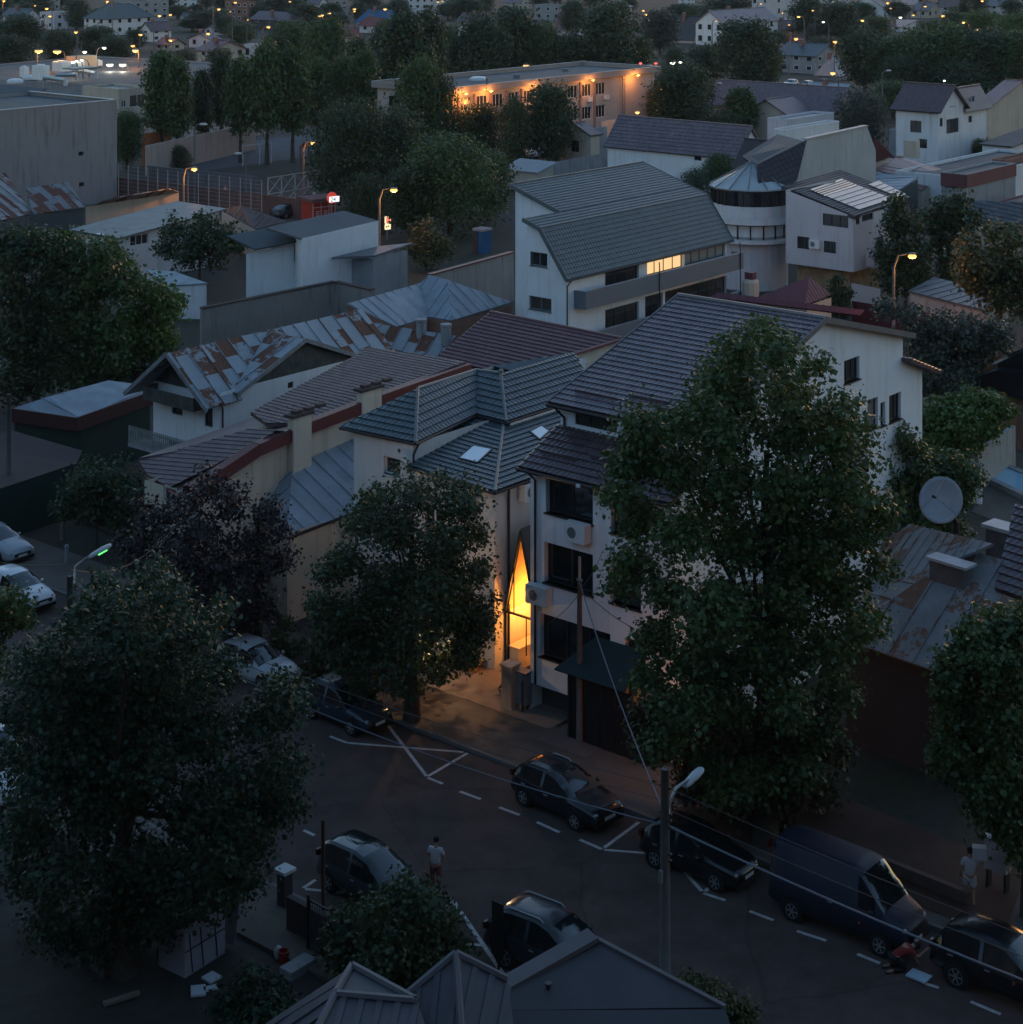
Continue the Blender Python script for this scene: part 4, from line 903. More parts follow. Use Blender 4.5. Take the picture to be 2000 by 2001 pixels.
# --- white house with rusted roof and two balconies
def balcony_house():
    B = at(P(430, 775, 6.3), 0); Lp, Lq = 5.3, 12.5
    L = lambda a, b, z: V3((B.x - U.x * a + Q.x * b, B.y - U.y * a + Q.y * b, z))
    t = T('balcony_house', 'white house with patchy rusted sheet roof and two street-side balconies', 'house', L(2.6, 6, 0))
    A, B0, C = L(Lp, 0, 0), L(0, 0, 0), L(0, Lq, 0); mb = MB()
    hl = [pxhole(A, B0, 336, 357, 770, 808), pxhole(A, B0, 400, 416, 789, 832), pxhole(A, B0, 329, 360, 858, 880)]
    hr = [pxhole(B0, C, 563, 574, 748, 760)]
    wall(mb, A, B0, 0, 6.3, hl); wall(mb, B0, C, 0, 6.5, hr); wall(mb, C, L(Lp, Lq, 0), 0, 6.3); wall(mb, L(Lp, Lq, 0), A, 0, 6.3)
    t.add(mb, 'wall', W_WHITE)
    gb = MB(); gb.poly([L(Lp, -.0, 6.3), L(0, 0, 6.3), L(2.65, 0, 8.2)]); gb.poly([L(.0, 1.7, 6.5), L(.0, 9.8, 6.5), L(0, 5.7, 8.1)]); gb.poly([L(0, Lq, 6.3), L(Lp, Lq, 6.3), L(2.65, Lq, 8.2)])
    t.add(gb, 'gable_boarding', TIMBER_G)
    for i, h in enumerate(hl): window(t, A, B0, h, nm=1 if i == 1 else 2)
    window(t, B0, C, hr[0], nm=1)
    rb = MB(); k = (8.35 - 6.3) / 2.65
    roof(rb, [L(-.4, -1.3, 6.3 - .4 * k), L(-.4, 1.2, 6.3 - .4 * k), L(2.65, 1.2, 8.35), L(2.65, -1.3, 8.35)], Q, 'seam', rib=.95, th=.08); roof(rb, [L(-.3, 10.2, 6.3 - .3 * k), L(-.3, 13, 6.3 - .3 * k), L(2.65, 13, 8.35), L(2.65, 10.2, 8.35)], Q, 'seam', rib=.95, th=.08)
    roof(rb, [L(.04, 1.2, 6.3 + .04 * k), L(.04, 10.2, 6.3 + .04 * k), L(2.65, 10.2, 8.35), L(2.65, 1.2, 8.35)], Q, 'seam', rib=.95, th=.08)
    roof(rb, [L(Lp + .8, -1.3, 6.3 - .8 * k), L(Lp + .8, 13, 6.3 - .8 * k), L(2.65, 13, 8.35), L(2.65, -1.3, 8.35)], Q, 'seam', rib=.95, th=.08)
    roof(rb, [L(-.35, .9, 6.35), L(3.0, .9, 6.35), L(3.0, 5.7, 8.3), L(-.35, 5.7, 8.3)], U, 'seam', rib=.95, th=.08)
    roof(rb, [L(-.35, 10.6, 6.35), L(3.0, 10.6, 6.35), L(3.0, 5.7, 8.3), L(-.35, 5.7, 8.3)], U, 'seam', rib=.95, th=.08)
    t.add(rb, 'roof', R_RUST)
    vb = MB()
    for a, b in ((L(Lp + .8, -1.32, 6.3 - .8 * k), L(2.65, -1.32, 8.3)), (L(2.65, -1.32, 8.3), L(-.55, -1.32, 6.3 - .55 * k)), (L(-.37, .9, 6.3), L(-.37, 5.7, 8.25)), (L(-.37, 5.7, 8.25), L(-.37, 10.6, 6.3))): vb.bar(a, b, .05, .22)
    t.add(vb, 'verge_board', M('verge_board_grey', (.2, .21, .22), .7, .3, 3.))
    # upper balcony in the gable and lower long balcony
    ub = MB(); ub.par(L(4.9, -1.0, 5.55), U * 4.0, Q * 1.0, UP * .14); o = t.add(ub, 'upper_balcony', TIMBER_G)
    rl = MB(); rl.par(L(4.9, -1.0, 5.69), U * 4.0, Q * .05, UP * .55); rl.par(L(4.9, -.95, 5.69), U * .05, Q * .9, UP * .55); rl.par(L(.95, -.95, 5.69), U * .05, Q * .9, UP * .55); t.add(rl, 'parapet', TIMBER_G, o)
    s0, zf = onwall(L(8, -1.1, 0), L(0, -1.1, 0), 280, 834)
    lb = MB(); lb.par(L(5.9, -1.2, 2.95), U * 6.0, Q * 1.2, UP * .16); o = t.add(lb, 'lower_balcony', W_GREY)
    rl = MB()
    for i in range(41): rl.par(L(5.88 - i * .147, -1.18, 3.11), U * .075, Q * .03, UP * .95)
    rl.par(L(5.9, -1.15, 3.3), U * 6, Q * .04, UP * .06); rl.par(L(5.9, -1.15, 3.85), U * 6, Q * .04, UP * .06)
    t.add(rl, 'railing', M('slats_grey', (.25, .26, .25), .8, .25, 3.), o)
    d = MB(); pipe(d, L(-.4, -.3, 6.1), L(-.06, .15, 0), .2); t.add(d, 'downpipe', TRIM_D)
balcony_house()

# --- tennis-green shed with curved sheet roof on the left
def green_shed():
    B = P(150, 822, 3.6); t = T('shed', 'long green-walled shed with pale metal sheet roof and wine-red fascia', 'shed', at(B, 0))
    pts = [P(20, 800, 3.5), P(150, 819, 3.4), P(300, 766, 3.7), P(298, 755, 4.0), P(213, 743, 4.2), P(95, 775, 4.1)]
    rb = MB(); roof(rb, [pts[0], pts[1], pts[2], pts[3], pts[4], pts[5]], pts[2] - pts[1], 'seam', rib=1.2, th=.1); t.add(rb, 'roof', R_ZINC)
    fb = MB(); fb.bar(pts[0] - UP * .3, pts[1] - UP * .3, .1, .75); fb.bar(pts[1] - UP * .3, pts[2] - UP * .3, .1, .75); t.add(fb, 'fascia', M('fascia_wine', (.06, .02, .017), .6, .15))
    wb = MB(); a, b, c = at(pts[0], 0), at(pts[1], 0), at(pts[2], 0)
    wall(wb, a + Q * .3, b + Q * .3, 0, 3.1); wall(wb, b - U * .3 + Q * .2, c - U * .3, 0, 3.2); t.add(wb, 'wall', M('sheet_green', (.012, .034, .025), .6, .15, .6))
green_shed()
B = P(95, 900, 2.6)
t = T('low_shed', 'dark flat shed roof with green sheet wall at the left edge', 'shed', at(B, 0))
rb = MB(); roof(rb, [P(-60, 870, 3.0), P(20, 840, 3.2), P(160, 880, 2.9), P(150, 905, 2.7), P(-60, 975, 2.6)], U, 'plain', th=.1); t.add(rb, 'roof', M('felt_brown', (.045, .035, .035), .8, .2))
wb = MB(); wall(wb, at(P(-60, 975, 2.6), 0), at(P(150, 905, 2.7), 0), 0, 2.6); t.add(wb, 'wall', M('sheet_green', (.012, .034, .025), .6, .15, .6))

# --- L-shaped zinc hip roof behind
t = T('low_house', 'low house under an L-shaped pale zinc hip roof with herringbone seams', 'house', P(860, 690, 0))
a, b, c, d, e, f, g, h = [P(*q) for q in ((679, 593, 5.0), (822, 553, 5.0), (839, 537, 5.5), (875, 547, 5.3), (1000, 590, 3.5), (883, 626, 3.3), (839, 619, 3.3), (776, 638, 3.4))]
rb = MB(); roof(rb, [a, b, g, h], (g - h), 'seam', rib=.95); roof(rb, [b, c, d, g], (d - c), 'seam', rib=.9); roof(rb, [d, f, g], (f - g), 'seam', rib=.9); roof(rb, [d, e, f], (e - f), 'seam', rib=.95)
t.add(rb, 'roof', R_ZINC)
wb = MB(); wall(wb, at(a, 0) + U * .2, at(h, 0), 0, 3.3); mb_ = wb.poly([at(a, 3.2), at(h, 3.2), h - UP * .1, a - UP * .1]); wall(wb, at(h, 0), at(g, 0), 0, 3.2); wall(wb, at(g, 0), at(f, 0), 0, 3.2); wall(wb, at(f, 0), at(e, 0), 0, 3.2); t.add(wb, 'wall', W_BRICK)
# --- low rusted roof with two round flues
t = T('rusted_outbuilding', 'low outbuilding with rust-patched sheet roof and two round concrete flues', 'shed', P(770, 740, 0))
rb = MB(); roof(rb, [P(637, 629, 4.0), P(748, 632, 4.2), P(700, 672, 3.1), P(655, 655, 3.3)], U, 'seam', rib=.95, th=.08)
roof(rb, [P(748, 634, 4.2), P(893, 656, 4.2), P(850, 704, 2.8), P(700, 674, 2.9)], U, 'seam', rib=.95, th=.08); t.add(rb, 'roof', R_RUST)
wb = MB(); wall(wb, at(P(655, 655, 3.2), 0) + Q * .3, at(P(700, 674, 2.9), 0) + Q * .3, 0, 2.8); wall(wb, at(P(700, 674, 2.9), 0) + Q * .3, at(P(850, 704, 2.8), 0) + Q * .3, 0, 2.7); t.add(wb, 'wall', W_BEIGE)
for x in (824, 872):
    c = P(x, 652 if x < 850 else 662, 4.0); o = t.add(MB().lathe(c - UP * .4, [(.33, 0), (.33, 1.15), (.38, 1.2), (.38, 1.35)], 14), 'flue', W_GREY, smooth=False)
# --- wine-red roof in the middle
t = T('wine_roof_house', 'cream house with broad wine-red tiled roof between the modern building and the plum roof', 'house', P(1030, 800, 0))
a, b, c, d = P(958, 610, 6.0), P(1216, 662, 6.0), P(990, 732, 4.0), P(852, 699, 4.0)
rb = MB(); roof(rb, [a, b, c, d], (b - a), 'tile', pitch=.26); roof(rb, [a, b, b + Q * 6 - UP * 2, a + Q * 6 - UP * 2], (b - a), 'plain'); t.add(rb, 'roof', R_RED)
fb = MB(); fb.bar(b + UP * .0, c - UP * .0, .5, .12); t.add(fb, 'verge', M('verge_rose', (.2, .07, .075), .5)); t.add(caps(MB(), [(a, b)], .1), 'ridge_cap', R_RED)
wb = MB(); wall(wb, at(d, 0) + Q * .3, at(c, 0) + Q * .3, 0, 3.85); wb.poly([at(c, 0) + Q * .3, at(b, 0), b - UP * .12, c + Q * .3 - UP * .12]); t.add(wb, 'wall', W_CREAM)
# white extension behind the plum roof
house('white_annex', 'plain white annex wall squeezed between the wine roof and the plum roof', (1096, 724, 4.6), 1088, 1230, 'flat', wm=W_WHITE, rm=R_FLAT, cat='annex', lens=(2.0, None))

# --- long concrete garden walls
def gwall(name, label, p0, p1, th, mat, cap=None, cat='wall', z0=0):
    """free-standing wall through two top points (px,py,z)"""
    a, b = P(*p0), P(*p1); d = (b - a); d.z = 0; n = d.normalized().cross(UP) * th; t = T(name, label, cat, at((a + b) / 2, z0))
    mb = MB().prism([at(a, z0), at(b, z0), b, a], -n); t.add(mb, 'wall_body', mat)
    if cap:
        t.add(MB().bar(a - n / 2 + UP * .05, b - n / 2 + UP * .05, th + .16, .1), 'coping', cap)
    return t
gwall('firewall', 'bare concrete firewall behind the L-shaped zinc roof', (843, 538, 3.9), (1004, 494, 3.9), .3, W_CONC, TRIM_R)
gwall('firewall', 'long weathered wall with thin coping below the white studio', (395, 604, 2.8), (655, 552, 3.4), .3, M('wall_grey_beige', (.25, .225, .205), .9, .15, .4, stain=.5), M('cap_sooty', (.07, .05, .045), .9, .3))
gwall('firewall', 'short dark-capped stretch of wall in front of the grey shed', (655, 552, 3.4), (727, 568, 3.2), .3, M('wall_grey_beige', (.25, .225, .205), .9, .15, .4, stain=.5), M('cap_sooty', (.07, .05, .045), .9, .3))
gwall('fence_wall', 'corrugated grey fence panel left of the weathered wall', (400, 610, 2.4), (470, 590, 2.4), .1, W_GREY)
# --- white studio with raking top
def studio():
    t = T('studio', 'long white studio with raking roof edge below the lit street lamp', 'building', P(640, 600, 0))
    a, b = P(590, 466, 6.2), P(740, 431, 6.6)
    mb = MB(); mb.poly([at(a, 0), at(b, 0), b, a]); l = go(at(a, 0), -U, 500); mb.poly([at(b, 0), at(b, 0) - U * 6, at(b, 6.0) - U * 6, b]); 
    bl, br = P(495, 486, 5.2), P(590, 468, 5.6); hh = []
    mb.poly([at(bl, 0) - U * .8, at(br, 0) - U * .8, br - U * .8 - UP * .5, bl - U * .8 - UP * .5]); mb.poly([at(br, 0) - U * .8, at(a, 0), a, br - U * .8])
    t.add(mb, 'wall', W_WHITE)
    rb = MB(); roof(rb, [bl + U * .2, br + U * .2, br - U * 3 + UP * .7, bl - U * 3 + UP * .7], Q, 'plain'); roof(rb, [a, b, b - U * 4 + UP * .4, a - U * 4 + UP * .4], Q, 'plain'); t.add(rb, 'roof', R_FLAT)
    A = at(bl, 0) - U * .78; Bq = at(br, 0) - U * .78; h = pxhole(A, Bq, 575, 588, 470, 512); 
    dm = MB(); d = (Bq - A).normalized(); dm.par(A + d * h[0] + UP * h[2], d * (h[1] - h[0]), UP * (h[3] - h[2]), U * .06); t.add(dm, 'door', M('door_teal', (.03, .06, .065), .5))
    an = MB()
    for x, y0, y1 in ((622, 482, 540), (647, 480, 524)):
        q = P(x, y1 + 40, 0); zt = H - q.y * (y0 - YH) / F; an.bar(at(q, 2), at(q, zt), .06)
        for k in range(3): an.bar(at(q, zt - .3 - k * .3) - U * .5, at(q, zt - .3 - k * .3) + U * .5, .04)
    t.add(an, 'aerial', METAL)
studio()
t = T('lean_to', 'black flat canopy roof attached to the left end of the white studio', 'canopy', P(540, 575, 0))
rb = MB(); roof(rb, [P(490, 548, 2.3), P(590, 524, 2.5), P(560, 510, 2.9), P(490, 505, 2.9)], Q, 'plain', th=.1); t.add(rb, 'roof', M('felt_black', (.02, .022, .028), .6))
wb = MB(); a, b = P(498, 548, 2.2), P(585, 527, 2.4); wb.poly([at(a, 0), at(b, 0), b, a]); t.add(wb, 'wall', W_GREY)
t = T('grey_shed', 'grey rendered shed with thin mono-pitch roof in front of the white studio', 'shed', P(730, 580, 0))
rb = MB(); roof(rb, [P(648, 503, 4.4), P(732, 499, 4.5), P(808, 474, 4.6), P(739, 481, 4.8)], Q, 'plain', th=.16); t.add(rb, 'roof', R_ZINC_D)
c = P(730, 502, 4.35); wb = MB(); l = go(at(c, 0), -U, 664); r = go(at(c, 0), Q, 797); wall(wb, l, at(c, 0), 0, 4.2); wall(wb, at(c, 0), r, 0, 4.35); wall(wb, r, r - U * 5, 0, 4.3); t.add(wb, 'wall', W_GREY)

# --- left: blank concrete block, rusted roof, grey-roofed house
Bq = P(229, 196, 11)
bl = go(at(Bq, 0), -Q, -150)
t = T('blank_block', 'tall windowless concrete block at the left edge', 'building', at(Bq, 0) - Q * 15)
mb = MB(); wall(mb, bl, at(Bq, 0), 0, 11, [pxhole(bl, at(Bq, 0), 154, 164, 297, 305), pxhole(bl, at(Bq, 0), 155, 165, 357, 365)], .3); wall(mb, at(Bq, 0), at(Bq, 0) - U * 16, 0, 11); wall(mb, at(Bq, 0) - U * 16, bl - U * 16, 0, 11); wall(mb, bl - U * 16, bl, 0, 11)
t.add(mb, 'wall', M('block_grey', (.25, .245, .25), .9, .12, .12, bump=.2, stain=.45))
rb = MB(); rb.poly([at(bl, 10.6), at(Bq, 10.6), at(Bq, 10.6) - U * 16, at(bl, 10.6) - U * 16]); t.add(rb, 'roof', R_FLAT)
cp = MB(); cp.bar(at(bl, 11.05) - U * .2, at(Bq, 11.05) - U * .2, .5, .1); cp.bar(at(Bq, 11.05), at(Bq, 11.05) - U * 16, .5, .1); t.add(cp, 'coping', M('coping_pale', (.3, .31, .33), .5))
t = T('rusted_barn', 'barn with heavily rusted ribbed sheet roof at the left edge', 'barn', P(60, 500, 0))
rb = MB(); v0 = P(52, 366, 5.6)
roof(rb, [P(-60, 352, 6.9), P(10, 337, 6.9), P(66, 416, 4.2), P(-60, 445, 4.2)], Q, 'seam', rib=1.1, th=.1); roof(rb, [P(50, 367, 6.0), P(135, 356, 6.2), P(166, 404, 4.3), P(66, 418, 4.2)], Q, 'seam', rib=1.0, th=.1); t.add(rb, 'roof', R_RUST2)
wb = MB(); a, b, c = P(-60, 447, 4.1), P(66, 420, 4.1), P(164, 405, 4.2); wb.poly([at(a, 0), at(b, 0), b, a]); wb.poly([at(b, 0), at(c, 0), c, b]); t.add(wb, 'wall', M('wall_soot', (.07, .075, .08), .9, .2, .5, stain=.3))
h1 = house('grey_roof_house', 'white single-storey house with flat grey felt roof beside the rusted barn', (232, 462, 4.0), 149, 428, 'shedL', zr=5.0, wm=W_WHITE2, rm=R_ZINC_D, style='plain', oh=.5, wr=[(255, 290, 461, 482), (365, 382, 436, 450)], fr=FR_W, nm=3)
ac_unit(h1['t'], h1['A'], h1['B'], 195, 470, .9, .65, .4)
t = T('rusted_lean_to', 'narrow strip of rusted sheet roof behind the grey-roofed house', 'shed', P(260, 430, 0))
rb = MB(); roof(rb, [P(165, 402, 3.9), P(350, 374, 3.9), P(330, 368, 4.7), P(232, 384, 4.7)], Q, 'seam', rib=1.2, th=.1); t.add(rb, 'roof', R_RUST2)
wb = MB(); a, b = P(168, 404, 3.8), P(350, 376, 3.8); wb.poly([at(a, 0), at(b, 0), b, a]); t.add(wb, 'wall', W_BEIGE)
t = T('rusted_shed', 'small brown-roofed shed beside the parked dark car', 'shed', P(500, 470, 0))
rb = MB(); roof(rb, [P(432, 408, 3.2), P(472, 402, 4.0), P(560, 432, 3.4), P(500, 448, 2.6)], U, 'seam', rib=.8, th=.1); t.add(rb, 'roof', M_cells('sheet_brown', (.1, .075, .07), (.6, 1.5), .2, .6))
roof_ = MB(); roof(roof_, [P(500, 450, 3.0), P(560, 433, 3.4), P(612, 440, 3.2), P(530, 476, 2.6)], U, 'plain', th=.1); t.add(roof_, 'felt_roof', M('felt_brown', (.045, .035, .035), .8, .2))
wb = MB(); a, b, c = P(434, 412, 3.0), P(500, 450, 2.6), P(530, 478, 2.5); wb.poly([at(a, 0), at(b, 0), b, a]); wb.poly([at(b, 0), at(c, 0), c, b]); t.add(wb, 'wall', W_BEIGE)
t = T('pale_shed', 'low pale rendered shed among the trees behind the rusted-roof house', 'shed', P(350, 590, 0))
rb = MB(); roof(rb, [P(285, 527, 3.2), P(340, 530, 3.2), P(406, 553, 2.8), P(330, 558, 2.6)], U, 'plain', th=.1); t.add(rb, 'roof', R_ZINC)
wb = MB(); a, b, c = P(288, 540, 2.7), P(332, 560, 2.5), P(404, 555, 2.7); wb.poly([at(a, 0), at(b, 0), b, a]); wb.poly([at(b, 0), at(c, 0), c, b]); t.add(wb, 'wall', W_WHITE2)

# --- house with the galvanised roof and the satellite dish
def dish_house():
    t = T('galvanised_house', 'old house with rust-spotted galvanised roof carrying the satellite dish', 'house', P(1830, 1450, 0))
    # near plane: eave along U at z 4, ridge; far plane to the left slopes to the left
    e0, e1 = P(1640, 1245, 4.0), P(1816, 1307, 4.0); dU = (e1 - e0).normalized(); e2 = e1 + dU * 3.2
    r0, r1 = P(1725, 1141, 5.2), P(1837, 1104, 6.4); r2 = P(1905, 1078, 6.9); r3 = P(1975, 1098, 6.6)
    rb = MB()
    e2, r3, r2 = [onplane(e0, e1, r1, *k) for k in ((1900, 1337), (1975, 1098), (1905, 1078))]; roof(rb, [e0, e1, e2, r3, r2, r1], dU, 'seam', rib=1.05, th=.1)
    roof(rb, [r1, e0, P(1690, 1150, 4.6)], (e0 - r1), 'seam', rib=1.0, th=.1)
    t.add(rb, 'roof', R_RUSTL)
    r5 = MB(); a, c = P(1690, 1165, 4.6), P(1780, 1024, 5.9); b, d, e = [onplane(a, c, r1, *k) for k in ((1725, 1057), (1940, 1062), (1905, 1078))]
    roof(r5, [a, b, c, d, e, r1], (r1 - a), 'seam', rib=.62, th=.1); t.add(r5, 'rear_roof', R_RUSTL)
    wb = MB()
    for x, y in ((e0, e1), (e1, e2)): wall(wb, at(x, 0) + Q * .5, at(y, 0) + Q * .5, 0, 4.0)
    wall(wb, at(a, 0) + Q * .3 + U * .3, at(e0, 0) + Q * .5, 0, 4.3); t.add(wb, 'wall', M('wall_umber', (.05, .044, .043), .9, .2, .5, stain=.3))
    A, Bw = at(e0, 0) + Q * .5, at(e2, 0) + Q * .5
    h = pxhole(A, Bw, 1812, 1850, 1484, 1560); fm = MB(); d_ = (Bw - A).normalized(); n = d_.cross(UP)
    window(t, A + n * .02, Bw + n * .02, h, -.02, frame=M('frame_pale', (.22, .2, .2), .6))
    ac_unit(t, A, Bw, 1732, 1512, .9, .62, .4)
    p1, p2 = P(1825, 1092, 6.7), P(1893, 1112, 6.7); c = (p1 + p2) / 2; ln = (p2 - p1).length
    o = t.add(MB().box(at(c, 5.6), ln, .55, 1.15, d=(p2 - p1)), 'chimney', M('stone_dark', (.13, .12, .12), .9, .25, 2., bump=.4)); t.add(MB().box(at(c, 6.75), ln + .25, .75, .1, d=(p2 - p1)), 'cap', M('cap_pale', (.42, .44, .46), .6), o)
    c2 = P(1958, 1052, 6.4); o = t.add(MB().box(at(c2, 4.6), 1.0, .7, 2.2, d=(p2 - p1)), 'chimney', M('stone_dark', (.13, .12, .12), .9, .25, 2., bump=.4)); t.add(MB().box(at(c2, 6.8), 1.25, .95, .14, d=(p2 - p1)), 'cap', M('cap_pale', (.42, .44, .46), .6), o)
    # satellite dish, a thing resting on the roof
    fb = P(1868, 1056, 6.3); sd = T('satellite_dish', 'large white satellite dish on a steel post above the galvanised roof', 'satellite dish', fb)
    ce = at(fb, 0) * 1; s = F / fb.y; ce = V3(((1841 - CX) / F * (fb.y - .35), fb.y - .35, H - (fb.y - .35) * (978 - YH) / F)); R0 = 48 / s * .93
    ax = V3((-.55, -.72, .40)).normalized()
    pr = [(0.001, 0), (R0 * .3, .02), (R0 * .6, .1), (R0 * .85, .21), (R0, .3), (R0, .33), (R0 * .84, .24), (R0 * .6, .13), (R0 * .3, .05), (.001, .03)]
    sd.add(MB().lathe(ce - ax * .2, pr, 36, ax), 'reflector', M('dish_grey', (.36, .38, .41), .5, .1, 2.), smooth=True)
    sd.add(MB().tube([fb - UP * .5, fb + UP * .7, ce - ax * .22], [.14, .13, .1], 10), 'post', IRON)
    arm = MB(); f = ce + ax * .78
    for k in (90, 210, 330):
        x = ax.cross(UP).normalized(); y = x.cross(ax); arm.tube([ce + (x * math.cos(R(k)) + y * math.sin(R(k))) * R0 * .9 + ax * .08, f], .014, 5)
    o = sd.add(arm, 'feed_arm', METAL); sd.add(MB().tube([f - ax * .1, f + ax * .1], .06, 8), 'receiver', TRIM_D, o)
dish_house()
t = T('dark_roof_house', 'dark plum-roofed house corner cut off by the right edge', 'house', P(1990, 1420, 0))
a, b, c, d = P(1985, 985, 8.2), P(2060, 1010, 8.2), P(2045, 1185, 6.3), P(1944, 1150, 6.3)
rb = MB(); roof(rb, [a, b, c, d], (c - d), 'tile', pitch=.28); t.add(rb, 'roof', R_BROWN_D); wb = MB(); wall(wb, at(d, 0) + U * .7 + Q * .6, at(c, 0) + Q * .6, 0, 6.2); wall(wb, at(d, 0) + U * .7 + Q * 9, at(d, 0) + U * .7 + Q * .6, 0, 6.2); t.add(wb, 'wall', W_BEIGE)

# --- right middle: black tiled house, pool yard walls
t = T('black_roof_house', 'ochre-walled house with black tiled hip roofs at the right edge', 'house', P(1990, 870, 0))
a, b, c, d, e = P(1873, 745, 3.3), P(1958, 717, 4.8), P(2040, 726, 4.8), P(2060, 790, 3.0), P(1976, 765, 3.1)
rb = MB(); roof(rb, [a, e, b], (e - a), 'tile', pitch=.3); roof(rb, [e, d, c, b], (d - e), 'tile', pitch=.3)
a2, b2, c2, d2 = P(1940, 708, 4.9), P(2010, 677, 6.4), P(2080, 690, 6.4), P(2080, 735, 4.6); roof(rb, [a2, d2, c2, b2], (d2 - a2), 'tile', pitch=.3); t.add(rb, 'roof', R_BLACK)
wb = MB(); q, w_ = at(a, 0) + U * .9 + Q * .5, at(e, 0) - U * .2 + Q * .6; wall(wb, q, w_, 0, 3.0); wall(wb, w_, at(d, 0) + Q * .6, 0, 3.0); wall(wb, q, q + U * 4 + Q * 1.5, 2.9, 4.9); t.add(wb, 'wall', W_OCHRE)
gwall('garden_wall', 'tall bare concrete garden wall stepping up beside the blue pool', (1912, 880, 2.3), (1985, 832, 2.3), .25, W_CONC)
gwall('garden_wall', 'white garden wall half hidden by tree leaves', (1795, 888, 2.2), (1918, 912, 2.0), .22, W_WHITE2, M('coping_pale', (.3, .31, .33), .5))
gwall('garden_wall', 'brick-red pier wall at the right edge above the pool terrace', (1987, 790, 2.6), (2060, 800, 2.6), .5, W_BRICK)
t = T('swimming_pool', 'bright blue pool in the walled yard at the right edge', 'pool', P(1970, 960, 0))
pp = [P(1922, 930, .25), P(1957, 906, .25), P(2040, 940, .25), P(2040, 985, .25)]
t.add(MB().poly(pp), 'water', M('pool_cover_blue', (.28, .52, .68), .15, .04, 1., spec=.6)); eb = MB()
for i in range(4): eb.bar(pp[i] - UP * .1, pp[(i + 1) % 4] - UP * .1, .4, .34)
t.add(eb, 'edge', W_GREY)
struct(MB().poly([P(1900, 1000, .02), P(2060, 1060, .02), P(2060, 860, .02), P(1960, 860, .02)]), 'yard_paving', PAVE)
gwall('garden_wall', 'wine-red sheet fence below the pink garage doors', (1665, 588, 1.9), (1880, 622, 1.9), .08, M('fence_wine', (.07, .022, .026), .6, .15))
gwall('slat_fence', 'pale horizontal slat fence in front of the cantilever house', (1664, 553, 2.2), (1719, 565, 2.2), .08, M('slats_pale', (.42, .4, .4), .7, .1), cat='fence')
def garage_row():
    t = T('garage_row', 'row of pinkish garages with double doors behind the wine-red fence', 'garage', P(1850, 640, 0))
    a, b = P(1778, 567, 2.7), P(1924, 604, 2.6); mb = MB().prism([at(a, 0), at(b, 0), b, a], Q * 4); t.add(mb, 'wall', M('render_pink', (.42, .33, .29), .85, .1, .5, stain=.3))
    rb = MB(); roof(rb, [a - Q * .2, b - Q * .2, b + Q * 4 + UP * .4, a + Q * 4 + UP * .4], b - a, 'seam', rib=1.); t.add(rb, 'roof', R_ZINC_D)
    d = (at(b, 0) - at(a, 0)); n = d.normalized().cross(UP)
    for k in range(4):
        o = at(a, .1) + d * (.04 + k * .24) + n * .04; dm = MB().par(o, d * .095, UP * 2.2, n * .03); dm.par(o + d * .1, d * .095, UP * 2.2, n * .03); t.add(dm, 'door', M('door_pale', (.45, .37, .33), .7, .1))
garage_row()
t = T('wine_hip_house', 'low building with wine-red sheet hip roof and beige chimney behind the plum roof', 'house', P(1560, 640, 0))
rb = MB(); a, b, c, d = P(1470, 585, 3.2), P(1581, 541, 4.6), P(1625, 576, 3.2), P(1573, 596, 3.1)
roof(rb, [a, d, b], d - a, 'rib', rib=.4); roof(rb, [d, c, b], c - d, 'rib', rib=.4); roof(rb, [P(1386, 580, 3.6), P(1403, 571, 3.9), P(1690, 606, 3.4), P(1680, 616, 3.1)], U, 'rib', rib=.5); t.add(rb, 'roof', R_WINE)
wb = MB(); wall(wb, at(a, 0) + Q, at(d, 0) + Q * .3, 0, 3.0); wall(wb, at(d, 0) + Q * .3, at(c, 0), 0, 3.0); t.add(wb, 'wall', W_BEIGE)
c = P(1467, 572, 3.6); o = t.add(MB().lathe(at(c, 2.5), [(.62, 0), (.62, 1.9), (.5, 2.1)], 10), 'chimney', W_BEIGE); t.add(MB().box(at(c, 4.6), .7, .5, .5, d=U), 'cap', R_WINE, o)
